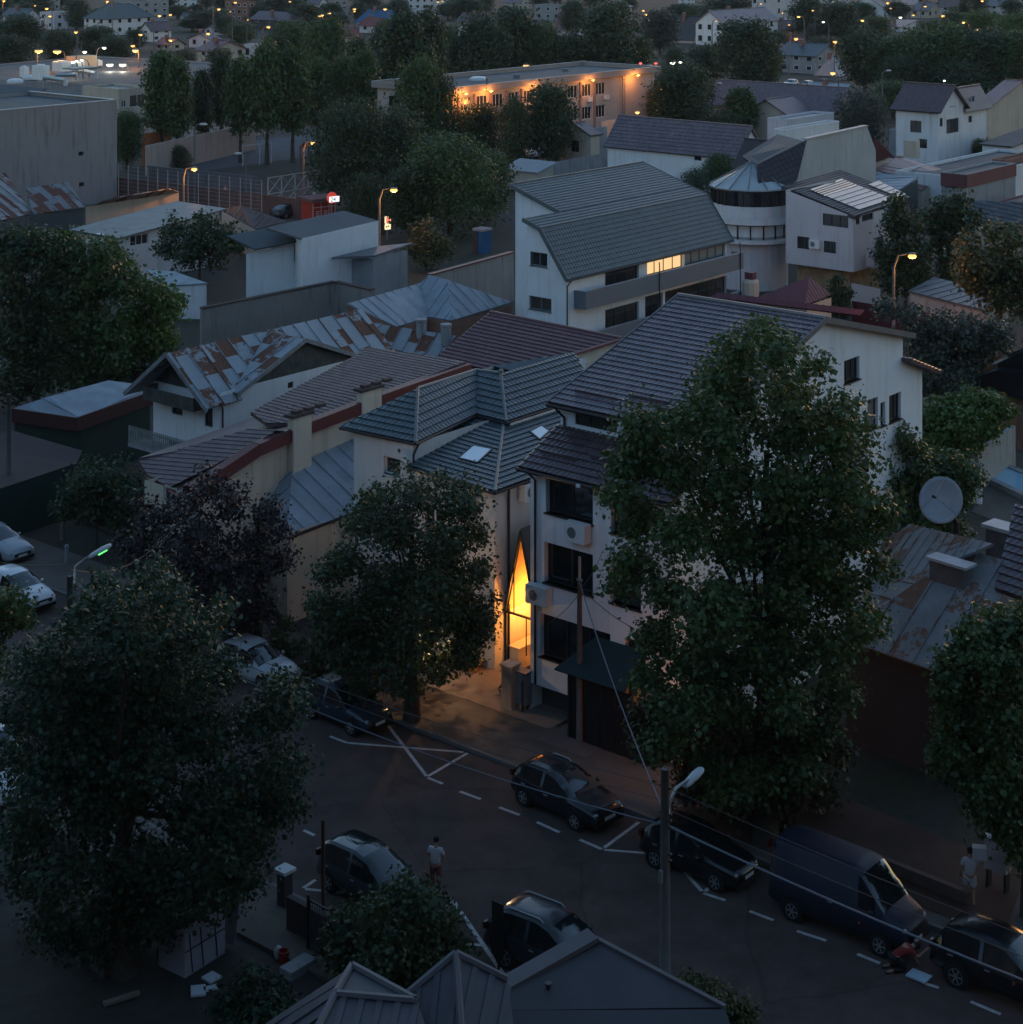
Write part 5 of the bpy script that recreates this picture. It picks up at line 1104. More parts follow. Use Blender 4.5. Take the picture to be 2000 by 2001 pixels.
# ------------------------------------------------------------------ the cantilever house with the round bay
def cantilever():
    B = at(P(1668, 421, 7.4), 0); t = T('cantilever_house', 'white cantilevered house with dark roof, pale roof panels and stone ground floor', 'house', B - U * 4)
    A = go(B, -U, 1536); C = go(B, Q, 1741); mb = MB()
    sz = lambda px, py: H - go(B, -U, px).y * (py - YH) / F
    zA = sz(1536, 371); zb = H - B.y * (532 - YH) / F
    hl = [pxhole(A, B, 1608, 1658, 415, 440), pxhole(A, B, 1558, 1582, 461, 485), pxhole(A, B, 1610, 1634, 470, 493)]
    hr = [pxhole(B, C, 1673, 1681, 424, 440), pxhole(B, C, 1685, 1707, 420, 434), pxhole(B, C, 1713, 1727, 464, 492)]
    wall(mb, A, B, zb, 7.3, hl); wall(mb, B, C, zb, 7.3, hr); mb.poly([at(A, 7.3), at(B, 7.3), at(A, zA)])
    wall(mb, C, C - U * 7.5, zb, 7.3); wall(mb, A + Q * 8, A, zb, zA); mb.poly([at(A, zb), at(B, zb), at(C, zb), at(A + (C - B), zb)])
    t.add(mb, 'wall', W_LAV)
    for h in hl: window(t, A, B, h, nm=3)
    for h in hr: window(t, B, C, h, nm=2)
    ac_unit(t, A, B, 1586, 483, .9, .65, .35)
    st = MB(); a, b, c = A + Q * 1.2 + U * .3, B + Q * 1.2 - U * 1.0, C - U * 1.0; wall(st, a, b, 0, zb); wall(st, b, c, 0, zb); t.add(st, 'stone_base', M('stone_tan', (.26, .19, .12), .9, .35, 1.2, bump=.5, bscale=6.))
    r = [P(1528, 364, zA + .1), P(1671, 423, 7.35), P(1780, 386, 7.35), P(1646, 328, 9.4)]
    r[3] = r[0] + (r[2] - r[1]); rb = MB(); roof(rb, r, (r[2] - r[1]), 'tile', pitch=.3, th=.28); t.add(rb, 'roof', M_cells('tile_anthracite', (.035, .035, .042), (.24, .36), .2, .5))
    n = (r[1] - r[0]).cross(r[3] - r[0]).normalized(); n = n if n.z > 0 else -n
    def onr(x, y):
        d = V3(((x - CX) / F, 1, -(y - YH) / F)); c = V3((0, 0, H)); return c + d * ((r[0] - c).dot(n) / d.dot(n)) + n * .1
    for pts, m, nm in (([(1615, 386), (1678, 366), (1744, 391), (1679, 412)], M_cells('panel_pale', (.5, .46, .44), (1., 9.), .06, .4), 'roof_panel'), ([(1697, 363), (1717, 356), (1770, 382), (1757, 388)], M_cells('panel_pale', (.5, .46, .44), (1., 9.), .06, .4), 'roof_panel'), ([(1583, 373), (1645, 352), (1676, 365), (1612, 386)], M('roof_glazing', (.05, .06, .062), .2, .1, spec=.6), 'roof_glazing')):
        q = [onr(*p) for p in pts]; pb = MB(); pb.prism(q, n * .04); o = t.add(pb, nm, m)
        gb = MB()
        for k in range(1, 5):
            f = k / 5; gb.bar(q[0].lerp(q[3], f) + n * .05, q[1].lerp(q[2], f) + n * .05, .04, .05)
        t.add(gb, 'seam', TRIM_D, o)
    bb = MB(); s0, z1 = onwall(B, C, 1690, 497); q = B + Q * 2.0; bb.par(at(q, z1 - 1.1) , U * 1.2, Q * .12, UP * 1.1); bb.par(at(q, z1 - 1.1) + U * 1.1, U * .12, Q * 5, UP * 1.1); bb.par(at(q, z1 - 1.1), U * 1.1, Q * 5, UP * .15); t.add(bb, 'balcony', W_LAV)
    rr = MB(); roof(rr, [P(1716, 412, 7.0), P(1775, 400, 7.3), P(1790, 440, 5.6), P(1750, 455, 5.3)], Q, 'tile', pitch=.3); t.add(rr, 'side_roof', M_cells('tile_anthracite', (.035, .035, .042), (.24, .36), .2, .5))
    # round bay
    t2 = T('round_house', 'house with round glazed bay, cone roof and tall blank concrete firewall', 'house', P(1490, 560, 0))
    Yc = 153.; cx = (1478 - CX) / F * Yc; zz = lambda y: H - Yc * (y - YH) / F; px = Yc / F; c = V3((cx, Yc + 2.5, 0)); rr = 3.45
    m = lambda r, y: (r, zz(y))
    t2.add(MB().lathe(c, [(rr + .05, zz(402)), (rr - .02, zz(425)), (rr - .35, zz(440)), (rr - .35, zz(462))], 40), 'wall', W_WHITE2, smooth=False)
    t2.add(MB().lathe(c, [(rr - .45, 0), (rr - .45, zz(470))], 32), 'base', W_LAV)
    t2.add(MB().lathe(c, [(rr - .1, zz(470) - .15), (rr + .3, zz(470) - .15), (rr + .3, zz(470) + .12), (rr - .1, zz(470) + .12)], 40), 'floor_slab', W_WHITE2)
    t2.add(MB().lathe(c, [(rr + .1, zz(436)), (rr + .45, zz(436)), (rr + .45, zz(423)), (rr + .35, zz(423)), (rr + .1, zz(432))], 40), 'balcony', W_WHITE2)
    for y0, y1, n_, r0, nm, gm in ((372, 402, 26, rr, 'bay_window', GL), (438, 469, 18, rr - .33, 'bay_window', GL2)):
        wb = MB()
        for k in range(n_):
            a = 2 * math.pi * k / n_; d = V3((math.cos(a), math.sin(a), 0)); wb.box(c + d * r0 + UP * zz(y1), .1, .12, zz(y0) - zz(y1), d=d)
        wb.lathe(c, [(r0 - .02, zz(y0) - .1), (r0 + .06, zz(y0) - .1), (r0 + .06, zz(y0)), (r0 - .02, zz(y0))], 40)
        o = t2.add(wb, nm, TRIM_D); t2.add(MB().lathe(c, [(r0 - .04, zz(y1)), (r0 - .04, zz(y0) - .02)], 40), 'pane', gm, o)
    t2.add(MB().lathe(c, [(rr + .2, zz(371)), (rr + .2, zz(370) + .05), (rr * .5, zz(348)), (.15, zz(325)), (.02, zz(324))], 14), 'cone_roof', M('cone_glazing', (.32, .36, .38), .35, .1, spec=.6))
    cr = MB()
    for k in range(14):
        a = 2 * math.pi * k / 14; d = V3((math.cos(a), math.sin(a), 0)); cr.bar(c + d * (rr + .2) + UP * (zz(370) + .08), c + d * .15 + UP * (zz(324) + .05), .07, .07)
    t2.add(cr, 'roof_rib', TRIM_G)
    # firewall and dark slope behind the bay
    fb = [P(1576, 273, 10.6), P(1695, 247, 11.2), P(1712, 294, 9.4)]; base0 = at(fb[0], 0)
    fa = go(base0, -Q, 1556); fe = go(base0, Q, 1712); ff = go(base0, Q, 1695)
    zq = lambda p, y: H - p.y * (y - YH) / F
    fm = MB(); poly = [at(fa, 0), at(fe, 0), at(fe, zq(fe, 294)), at(ff, zq(ff, 247)), at(base0, zq(base0, 273)), at(fa, zq(fa, 350))]
    fm.prism(poly, -U * .35); t2.add(fm, 'firewall', M('firewall_grey', (.4, .41, .41), .9, .1, .3, stain=.35))
    t2.add(MB().bar(at(base0, zq(base0, 273) + .06) - U * .17, at(ff, zq(ff, 247) + .06) - U * .17, .6, .12), 'coping', M('coping_pale', (.3, .31, .33), .5))
    rb = MB(); da, db, dc = P(1480, 322, 10.3), P(1577, 273, 12.0), P(1484, 373, 8.35); roof(rb, [da, db, onplane(da, db, dc, 1558, 352), onplane(da, db, dc, 1537, 364), dc], Q, 'tile', pitch=.5, seg=3, course=.45); t2.add(rb, 'dark_roof', M('roof_anthracite', (.035, .033, .04), .6, .2))
    r2 = MB(); roof(r2, [at(base0, zq(base0, 276)) - U * .3, P(1478, 325, 8.6), P(1450, 305, 9.0), P(1520, 262, 10.2)], Q, 'plain'); t2.add(r2, 'rear_roof', M('roof_anthracite', (.035, .033, .04), .6, .2))
    house('barrel_roof_house', 'low annex with dark barrel-vault roof behind the round bay', (1500, 330, 7.0), 1436, 1545, 'gable_p', zr=9.4, wm=W_BEIGE, rm=M('roof_plum_dark', (.05, .04, .046), .6, .2), oh=.2, cat='annex')
    k = house('stair_tower', 'white roof-top stair block with lit parapet edges above the round bay', (1535, 258, 9.2), 1512, 1640, 'flat', wm=W_WHITE2, rm=R_FLAT, cat='tower', par=.25)
cantilever()
# ------------------------------------------------------------------ garage hall, school, far right houses
house('garage_hall', 'long low white hall with brown tiled roof and one skylight', (1440, 303, 4.6), 1188, 1490, 'gable_p', zr=7.6, wm=W_WHITE, rm=R_BROWN, style='tile', kw=dict(pitch=.4, seg=3, course=.5), oh=.4, wl=[(1357, 1371, 300, 313)], cat='hall')
t = T('skylight_window', 'small bright skylight on the long hall roof', 'skylight', P(1315, 262, 6.6))
t.add(MB().prism([P(1306, 264, 6.55), P(1313, 257, 7.1), P(1322, 258, 7.1), P(1315, 265, 6.55)], UP * .12), 'frame', TRIM_G); t.add(MB().poly([P(1307, 264, 6.7), P(1313.5, 257.5, 7.24), P(1321, 258.5, 7.24), P(1315, 265, 6.7)]), 'pane', M_glass('glass_painted_sky', (.5, .56, .6), .12))  # same pane material, sky reflection held in its colour
gwall('concrete_wall', 'tall grey concrete wall behind the white van yard', (1175, 238, 5.2), (1247, 227, 5.2), .3, W_CONC)
gwall('concrete_wall', 'stained concrete wall left of the long white hall', (1150, 253, 5.0), (1187, 247, 5.2), .3, W_GREY)
house('cream_shed', 'cream shed with arched dark roof beside the white van', (1155, 262, 4.6), 1093, 1172, 'gable_q', zr=5.8, wm=W_BEIGE, rm=R_BROWN_D, wl=[(1116, 1132, 274, 296)], cat='shed', oh=.3)
gwall('yard_wall', 'low grey yard wall in front of the cream shed', (1080, 318, 2.0), (1180, 300, 2.0), .2, W_GREY)
house('white_shed', 'small white flat-roofed shed in front of the white van', (1050, 335, 2.4), 985, 1082, 'shedL', zr=3.1, wm=W_BEIGE, rm=M('felt_pale', (.3, .32, .34), .6, .1), cat='shed', oh=.3, gut=False)
def school():
    e = P(1280, 137, 9.6); C = at(e, 0); B = go(C, -Q, 885); L = (C - B).length
    t = T('school', 'long flat-roofed three-storey school glowing orange under wall lamps', 'school', B + Q * L / 2)
    mb = MB(); hr = []
    for z0, z1 in ((7.0, 8.7), (3.9, 5.6), (.9, 2.5)):
        s = 1.5
        while s < L - 13: hr.append((s, s + 2.1, z0, z1)); s += 3.1
    wall(mb, B, C, 0, 9.4, hr, .2); D = C - U * 13; wall(mb, B - U * 13, B, 0, 9.4, [(2, 4, 6.6, 8.4), (6, 8, 6.6, 8.4), (9.5, 11.5, 6.6, 8.4), (2, 4, 3.4, 5.2), (6, 8, 3.4, 5.2)], .2); wall(mb, C, D, 0, 9.4); wall(mb, D, B - U * 13, 0, 9.4)
    t.add(mb, 'wall', M('school_render', (.48, .4, .36), .85, .08, .4, stain=.2))
    for h in hr: window(t, B, C, h, .2, frame=FR_W, nm=3, sill=False)
    rb = MB(); rb.par(B - U * 13.4 - Q * .5 + UP * 9.4, U * 14.1, Q * (L + 1), UP * .2); t.add(rb, 'roof', R_FLAT)
    pb = MB(); o = .5
    for a, b in ((B - Q * o + U * .6, C + Q * o + U * .6), (B - Q * o + U * .6, B - Q * o - U * 13.5), (C + Q * o + U * .6, C + Q * o - U * 13.5), (B - Q * o - U * 13.5, C + Q * o - U * 13.5)): pb.bar(at(a, 9.75), at(b, 9.75), .25, .75)
    t.add(pb, 'parapet', M('school_fascia', (.33, .27, .25), .8, .1))
    cb = MB()
    for a, b in ((B - Q * o + U * .6, C + Q * o + U * .6), (C + Q * o + U * .6, C + Q * o - U * 13.5), (B - Q * o - U * 13.5, C + Q * o - U * 13.5)): cb.bar(at(a, 10.16), at(b, 10.16), .4, .06)
    t.add(cb, 'coping', M('coping_pale', (.3, .31, .33), .5))
    pl = MB(); s = 1.0
    while s < L - 12: pl.box(B + Q * s + U * .1, .35, .22, 9.0, d=Q); s += 3.1
    t.add(pl, 'pilaster', M('school_pilaster', (.3, .2, .17), .85, .1))
    ld = MB(); q = B + Q * (L - 8) + U * .25
    for s in (0, .5): ld.bar(at(q + Q * s, 0), at(q + Q * s, 9.3), .05)
    for k in range(26): ld.bar(at(q, .4 + k * .35), at(q + Q * .5, .4 + k * .35), .04)
    t.add(ld, 'ladder', IRON)
    for s in (L * .63, L * .72):
        ac = MB().par(at(B + Q * s + U * .05, 6.3), Q * .9, U * .35, UP * .6); t.add(ac, 'air_conditioner', TRIM_W)
    v = MB().lathe(P(935, 157, 9.6), [(1.2, 0), (1.2, .2), (.9, .45), (.05, .55)], 16); t.add(v, 'roof_dome', M('dome_white', (.55, .57, .6), .3))
    [t.add(MB().box(P(x, y, 9.6), w_, d_, h_), 'roof_vent', TRIM_G) for x, y, w_, d_, h_ in ((952, 172, .3, .3, 1.4), (1010, 152, .9, .6, .5), (1105, 139, .9, .6, .4))]
    return t, B, C, L
SCH = school()
h = house('family_house', 'white three-storey house with brown gabled roofs beside the willow', (1834, 212, 8.0), 1751, 1884, 'gable_p', zr=10.6, wm=W_WHITE2, rm=R_BROWN_D, style='plain', oh=.6,
          wl=[(1769, 1782, 208, 217), (1797, 1811, 208, 218), (1779, 1801, 235, 258), (1796, 1812, 271, 289)], wr=[(1837, 1843, 231, 248), (1850, 1874, 234, 262), (1855, 1868, 196, 210)])
h2 = house('gable_house', 'white gabled wing in front of the brown-roofed three-storey house', (1884, 203, 8.0), 1850, 1928, 'gable_q', zr=9.9, wm=W_WHITE2, rm=R_BROWN_D, oh=.6, wr=[(1900, 1905, 188, 204), (1893, 1900, 227, 240)], wl=[(1868, 1880, 215, 225)], cat='house')
house('garden_room', 'grey flat-roofed terrace annex left of the three-storey house', (1800, 262, 3.2), 1738, 1815, 'flat', wm=W_GREY, rm=R_ZINC, cat='annex')
house('rose_roof_house', 'pale house with rose-red roof at the right behind the gabled wing', (1926, 212, 6.0), 1900, 2060, 'gable_p', zr=9., wm=W_BEIGE, rm=R_COPPER, oh=.4)
house('flat_garage', 'low grey flat-roofed garage at the right edge beside the dark conifer', (1975, 285, 4.2), 1920, 2080, 'shedL', zr=5.2, wm=W_WHITE2, rm=R_FLAT, oh=.4, cat='garage')
house('brick_house', 'brick house end cut by the right edge below the flat garage', (1965, 318, 4.5), 1940, 2080, 'flat', wm=W_BRICK, rm=R_FLAT)
t = T('rose_sheet_shed', 'low shed with striped old-rose ribbed sheet roof and stubby chimney', 'shed', P(1780, 390, 0))
rb = MB(); roof(rb, [P(1712, 330, 4.2), P(1755, 305, 5.0), P(1840, 330, 4.2), P(1842, 345, 3.9), P(1800, 372, 2.9)], Q, 'rib', rib=1.0); t.add(rb, 'roof', R_COPPER); a, b = P(1715, 335, 4.0), P(1800, 376, 2.8)
wb = MB(); wb.poly([at(a, 0), at(b, 0), b, a]); c = P(1840, 348, 3.8); wb.poly([at(b, 0), at(c, 0), c, b]); t.add(wb, 'wall', W_BEIGE); o = t.add(MB().box(P(1758, 334, 3.4), .7, .7, 1.6, d=U), 'chimney', W_BRICK); o = t.add(MB().box(P(1782, 308, 3.6), 1.6, .9, 2.0, d=U), 'chimney', W_BEIGE)
t = T('ribbed_shed', 'pale ribbed sheet roof beside the blank concrete firewall', 'shed', P(1760, 410, 0))
rb = MB(); roof(rb, [P(1712, 338, 4.6), P(1795, 345, 4.8), P(1755, 373, 3.8), P(1700, 352, 4.0)], Q, 'rib', rib=.9); t.add(rb, 'roof', R_ZINC); a, b, c = P(1702, 356, 3.8), P(1755, 376, 3.7), P(1794, 350, 4.6); wb = MB(); wb.poly([at(a, 0), at(b, 0), b, a]); wb.poly([at(b, 0), at(c, 0), c, b]); t.add(wb, 'wall', M('sheet_teal', (.08, .1, .1), .7, .2))
t = T('pagoda_roof_house', 'little house with flared wine-red pointed roof behind the concrete firewall', 'house', P(1730, 350, 0))
ap = P(1706, 266, 8.0); e = [P(1690, 312, 4.6), P(1712, 316, 4.4), P(1745, 304, 4.6), P(1728, 298, 4.8)]; rb = MB()
for i in range(4): roof(rb, [e[i], e[(i + 1) % 4], ap], e[(i + 1) % 4] - e[i], 'plain', th=.06)
t.add(rb, 'roof', R_WINE); wb = MB(); wb.prism([at(q, 0) for q in e], UP * 4.3); t.add(wb, 'wall', W_BEIGE)
house('white_flat_house', 'low white flat-roofed house at the right with a row of roof pipes', (1888, 352, 4.2), 1880, 2080, 'flat', wm=W_WHITE2, rm=R_FLAT, lens=(8, None))
h = house('wine_panel_house', 'flat-roofed house with wine-red bands and grey glazing', (1888, 345, 6.0), 1840, 1985, 'flat', wm=W_GREY, rm=R_FLAT, wl=[(1848, 1884, 337, 366)], nm=4, par=.2)
for z0_, z1_ in ((4.9, 6.15), (1.3, 2.0)): h['t'].add(MB().par(h['L'](-.03, -.06, z0_), h['p'] * (h['Lp'] + .06), -h['q'] * .05, UP * (z1_ - z0_)).par(h['L'](-.06, -.03, z0_), -h['p'] * .05, h['q'] * h['Lq'], UP * (z1_ - z0_)), 'wine_band', M('panel_wine', (.14, .05, .055), .7, .12))
t = T('grey_tile_house', 'low house with grey patterned tile roof and skylight at the right', 'house', P(1960, 470, 0))
rb = MB(); roof(rb, [P(1890, 392, 5.2), P(2060, 398, 5.4), P(2060, 440, 3.8), P(1890, 434, 3.6)], U, 'tile', pitch=.5, seg=3, course=.5); t.add(rb, 'roof', M_cells('tile_grey', (.1, .1, .11), (.5, .5), .2, .5)); wb = MB(); a, b = P(1892, 437, 3.5), P(2060, 442, 3.7); wb.poly([at(a, 0), at(b, 0), b, a]); t.add(wb, 'wall', W_BEIGE)
house('maroon_hut', 'small maroon flat hut standing on the white house side of the grey tile roof', (1985, 404, 3.6), 1936, 2060, 'flat', wm=M('panel_wine', (.14, .05, .055), .7, .12), rm=R_FLAT, cat='hut', par=.1)
# long brown roof left of the willow
def pitched(name, label, ridge0, ridge1, eave1, eave0, rm, wm, cat='house', style='plain'):
    """front pitch read from its four corners, with a mirrored rear pitch and walls"""
    a, b, c, d = P(*ridge0), P(*ridge1), P(*eave1), P(*eave0); t = T(name, label, cat, at((c + d) / 2, 0))
    n = (b - a).cross(UP).normalized(); run = abs((d - a).dot(n)); n = n if (d - a).dot(n) > 0 else -n
    rb = MB(); roof(rb, [a, b, c, d], b - a, style); c2, d2 = c - n * 2 * run, d - n * 2 * run; roof(rb, [a, b, c2, d2], b - a, 'plain'); t.add(rb, 'roof', rm)
    wb = MB(); q = [at(d, 0) - n * .3, at(c, 0) - n * .3, at(c2, 0) + n * .3, at(d2, 0) + n * .3]; zz = min(c.z, d.z) - .1
    for i in range(4): wb.poly([q[i], q[(i + 1) % 4], at(q[(i + 1) % 4], zz), at(q[i], zz)])
    wb.poly([at(q[1], zz), at(q[2], zz), b - UP * .1]); wb.poly([at(q[0], zz), at(q[3], zz), a - UP * .1]); t.add(wb, 'wall', wm)
    return t, q, zz
house('long_roof_house', 'long brown-roofed house left of the willow', (1632, 214, 5.0), 1392, 1672, 'gable_p', zr=7.8, wm=W_BEIGE, rm=R_BROWN, oh=.6, wl=[(1500, 1508, 208, 217), (1520, 1528, 210, 219), (1545, 1553, 212, 221)], fr=FR_W)
house('brown_wing', 'low gabled brown roof wing below the long brown roof', (1545, 226, 4.6), 1455, 1590, 'gable_q', zr=6.6, wm=W_BEIGE, rm=R_BROWN_D, oh=.5, cat='house')
house('terrace_block', 'low pale flat roof between the long brown roof and the willow', (1540, 238, 5.5), 1500, 1630, 'flat', wm=W_LAV, rm=R_ZINC, cat='building')
# ------------------------------------------------------------------ far town: houses, trees, lamps
def fhouse(label, px0, px1, yb, ytop_eave, ridge_y, rm, wm, rtype='gable_p', split=.6, nwin=3, floors=2, name='house', cat='house', frac=None):
    """far house: silhouette columns px0..px1, base row, eave row and ridge row at the front corner; split = share of the width taken by the left wall"""
    xf = px0 + (px1 - px0) * split; b = P(xf, yb, 0); ze = H - b.y * (ytop_eave - YH) / F; zr = H - b.y * (ridge_y - YH) / F
    r = house(name, label, (xf, ytop_eave, ze), px0, px1, rtype, zr=max(zr, ze + .5), wm=wm, rm=rm, oh=.5, gut=False, cat=cat, par=.4)
    t = r['t']; fh = ze / floors
    if rtype != 'flat': c_ = r['L'](r['Lp'] * .62, r['Lq'] * .4, 0); chimney(t, c_, .7, .7, ze, r['zr'] + .7, W_BRICK)
    for (A, B, Ln) in ((r['A'], r['B'], r['Lp']), (r['B'], r['C'], r['Lq'])):
        A, B = at(A, 0), at(B, 0); d = (B - A).normalized(); n = d.cross(UP); k = max(1, min(nwin, int(Ln / 2.6)))
        for f in range(floors):
            for i in range(k):
                s = Ln * (i + .5) / k; z = f * fh + fh * .35
                mb = MB().par(A + d * (s - .6) + n * .0 + UP * z, d * 1.2, UP * fh * .5, n * .08); o = t.add(mb, 'window', FR_W if (i + f) % 3 else TRIM_G)
                t.add(MB().par(A + d * (s - .5) + n * .075 + UP * (z + .1), d * 1.0, UP * (fh * .5 - .2), n * .02), 'pane', GL, o)
    return r
FH = [
 ('big white mansard-roofed house in the far left corner', 165, 300, 70, 35, 10, R_SLATE, W_WHITE2, 'hip', .3, 5, 2),
 ('small gabled white house right of the mansard house', 275, 335, 82, 58, 44, R_BROWN_D, W_WHITE2, 'gable_q', .35, 3, 2),
 ('grey flat block behind the mansard house', 225, 330, 52, 5, -5, R_FLAT, W_GREY, 'flat', .5, 4, 4),
 ('lavender flat-topped house in the far upper left', 78, 148, 58, 27, 20, R_ZINC, W_LAV, 'flat', .4, 3, 2),
 ('pale gabled house at the far left edge', 5, 78, 55, 32, 18, R_TEAL, W_WHITE2, 'gable_p', .6, 2, 2),
 ('white tower block stub at the top left', 90, 118, 35, -20, -30, R_FLAT, W_GREY, 'flat', .5, 2, 4),
 ('little white gable with grey roof in the far trees', 352, 408, 48, 34, 25, R_SLATE, W_WHITE2, 'gable_q', .2, 2, 1),
 ('dark brick apartment house at the top left of centre', 440, 500, 44, 5, -8, R_BROWN_D, W_BRICK, 'flat', .75, 4, 3),
 ('long dark-roofed house with a white end wall', 492, 598, 62, 40, 28, R_BROWN_D, W_DARK, 'shedL', .86, 4, 2),
 ('white and tan house with wine-red roof and light strips', 384, 480, 135, 98, 82, R_RED, W_BEIGE, 'gable_p', .3, 3, 2),
 ('beige house with bare side wall beside the wine-red roof', 478, 520, 118, 90, 78, R_FLAT, W_LAV, 'flat', .3, 2, 1),
 ('low pale-gabled bungalow in the dark far street', 370, 430, 95, 76, 66, R_BROWN_D, W_LAV, 'gable_q', .7, 2, 1),
 ('low shed with grey gable behind the bungalow', 400, 450, 68, 58, 50, R_ZINC_D, W_LAV, 'gable_q', .6, 2, 1),
 ('small red-roofed cottage at the left behind the poplars', 305, 360, 100, 86, 76, R_RED, W_BEIGE, 'gable_p', .5, 2, 1),
 ('narrow grey tower house at the top centre left', 652, 678, 40, 2, -4, R_FLAT, W_GREY, 'flat', .6, 1, 4),
 ('house with bright blue metal roof at the top centre', 697, 790, 55, 42, 21, M_cells('sheet_blue', (.02, .1, .22), (.6, 2), .1, .5), W_LAV, 'hip', .75, 3, 1),
 ('small red-roofed house in front of the blue roof', 703, 762, 66, 48, 36, M_cells('tile_old_red', (.22, .07, .07), (.3, .4), .15, .6), W_LAV, 'hip', .75, 2, 1),
 ('tiny red-roofed cottage between dark trees', 676, 708, 84, 70, 56, M_cells('tile_old_red', (.22, .07, .07), (.3, .4), .15, .6), W_WHITE2, 'hip', .6, 2, 1),
 ('pale four-storey block at the top edge right of the blue roof', 798, 876, 33, -4, -12, R_ZINC, W_LAV, 'flat', .5, 4, 3),
 ('grey house with brown roof at the left of the dark central trees', 895, 975, 75, 42, 28, R_BROWN_D, W_WHITE2, 'gable_p', .7, 3, 2),
 ('lilac-roofed hall peeping between the central trees', 1085, 1140, 70, 55, 24, R_COPPER, W_LAV, 'gable_p', .6, 2, 1),
 ('flat house at the top edge left of the central trees', 1045, 1105, 40, 12, 2, R_ZINC_D, W_GREY, 'flat', .6, 3, 2),
 ('pale gabled house at the top edge above the central trees', 1160, 1235, 30, 14, 6, R_BROWN, W_BEIGE, 'gable_q', .5, 3, 2),
 ('white house at the top edge right of the street lamps', 1326, 1358, 14, -4, -10, R_SLATE, W_WHITE2, 'gable_q', .5, 2, 2),
 ('two-storey white house with brown roof above the round tree', 1360, 1520, 90, 45, 22, R_BROWN, W_WHITE, 'gable_q', .34, 4, 2),
 ('dark-roofed chalet with timbered front beside the white house', 1316, 1372, 85, 70, 32, R_BLACK, W_LAV, 'gable_p', .7, 3, 1),
 ('ochre gabled house with balcony right of the white house', 1503, 1562, 80, 55, 42, R_BROWN, W_OCHRE, 'gable_q', .3, 3, 2),
 ('tall blank lilac block at the top right of centre', 1470, 1562, 60, -30, -35, R_FLAT, W_LAV, 'flat', .12, 3, 4),
 ('small rose-roofed house beside a lit street lamp', 1523, 1580, 95, 88, 72, R_RED, W_LAV, 'gable_p', .6, 2, 1),
 ('grey two-tier roofed house beside the parked white cars', 1520, 1640, 145, 108, 88, R_TEAL, W_GREY, 'gable_p', .62, 4, 2),
 ('pale blue gabled house behind the two-tier grey house', 1508, 1560, 125, 105, 96, R_ZINC, W_WHITE2, 'gable_q', .5, 2, 1),
 ('white pyramid-roofed bungalow at the road beside the big grove', 1598, 1658, 158, 142, 112, M_cells('tile_pale', (.3, .31, .34), (.4, .5), .1, .5), W_GREY, 'hip', .6, 2, 1),
 ('blue-white low roof by the parked cars', 1570, 1680, 196, 184, 168, M_cells('sheet_pale_blue', (.3, .36, .42), (.6, 2), .08, .5), W_LAV, 'gable_p', .6, 2, 1),
 ('white gabled house with balcony at the top right', 1665, 1735, 38, 12, -8, R_BROWN_D, W_WHITE2, 'gable_q', .85, 2, 2),
 ('beige house with brown roof behind the white gable at the top right', 1740, 1800, 26, 8, -4, R_BROWN, W_BEIGE, 'gable_q', .5, 3, 2),
 ('dark-roofed low house row at the top right', 1780, 1845, 36, 20, 6, R_BROWN_D, W_BEIGE, 'gable_p', .5, 3, 1),
 ('grey-white square house left of the dark conifer at the top right', 1838, 1885, 42, 10, -4, R_BROWN, W_LAV, 'gable_p', .85, 2, 2),
 ('white terrace of dormered houses in the far upper right corner', 1915, 2010, 30, 12, -4, R_BLACK, W_WHITE2, 'gable_p', .6, 5, 2),
 ('small rose-sheet roofed hut in front of the big grove', 1722, 1790, 62, 52, 42, R_COPPER, W_WHITE2, 'shedL', .6, 3, 1),
 ('brown cottage roof at the top edge left of the blue roof', 600, 640, 20, 5, -6, R_BROWN, W_WHITE2, 'gable_p', .6, 2, 2),
 ('white cottage at the top edge above the dark brick house', 505, 560, 16, -2, -12, R_BROWN_D, W_WHITE2, 'gable_q', .5, 2, 2),
 ('pale house at the top edge above the little white gable', 335, 385, 14, -4, -14, R_BROWN, W_WHITE2, 'gable_q', .4, 3, 2),
 ('beige house at the top edge over the lilac-roofed hall', 985, 1040, 18, 4, -8, R_BROWN, W_BEIGE, 'gable_p', .5, 3, 2),
 ('low grey house among trees right of the brick apartment house', 1590, 1660, 14, -2, -12, R_SLATE, W_LAV, 'gable_p', .6, 3, 2),
]
for f in FH: fhouse(*f)
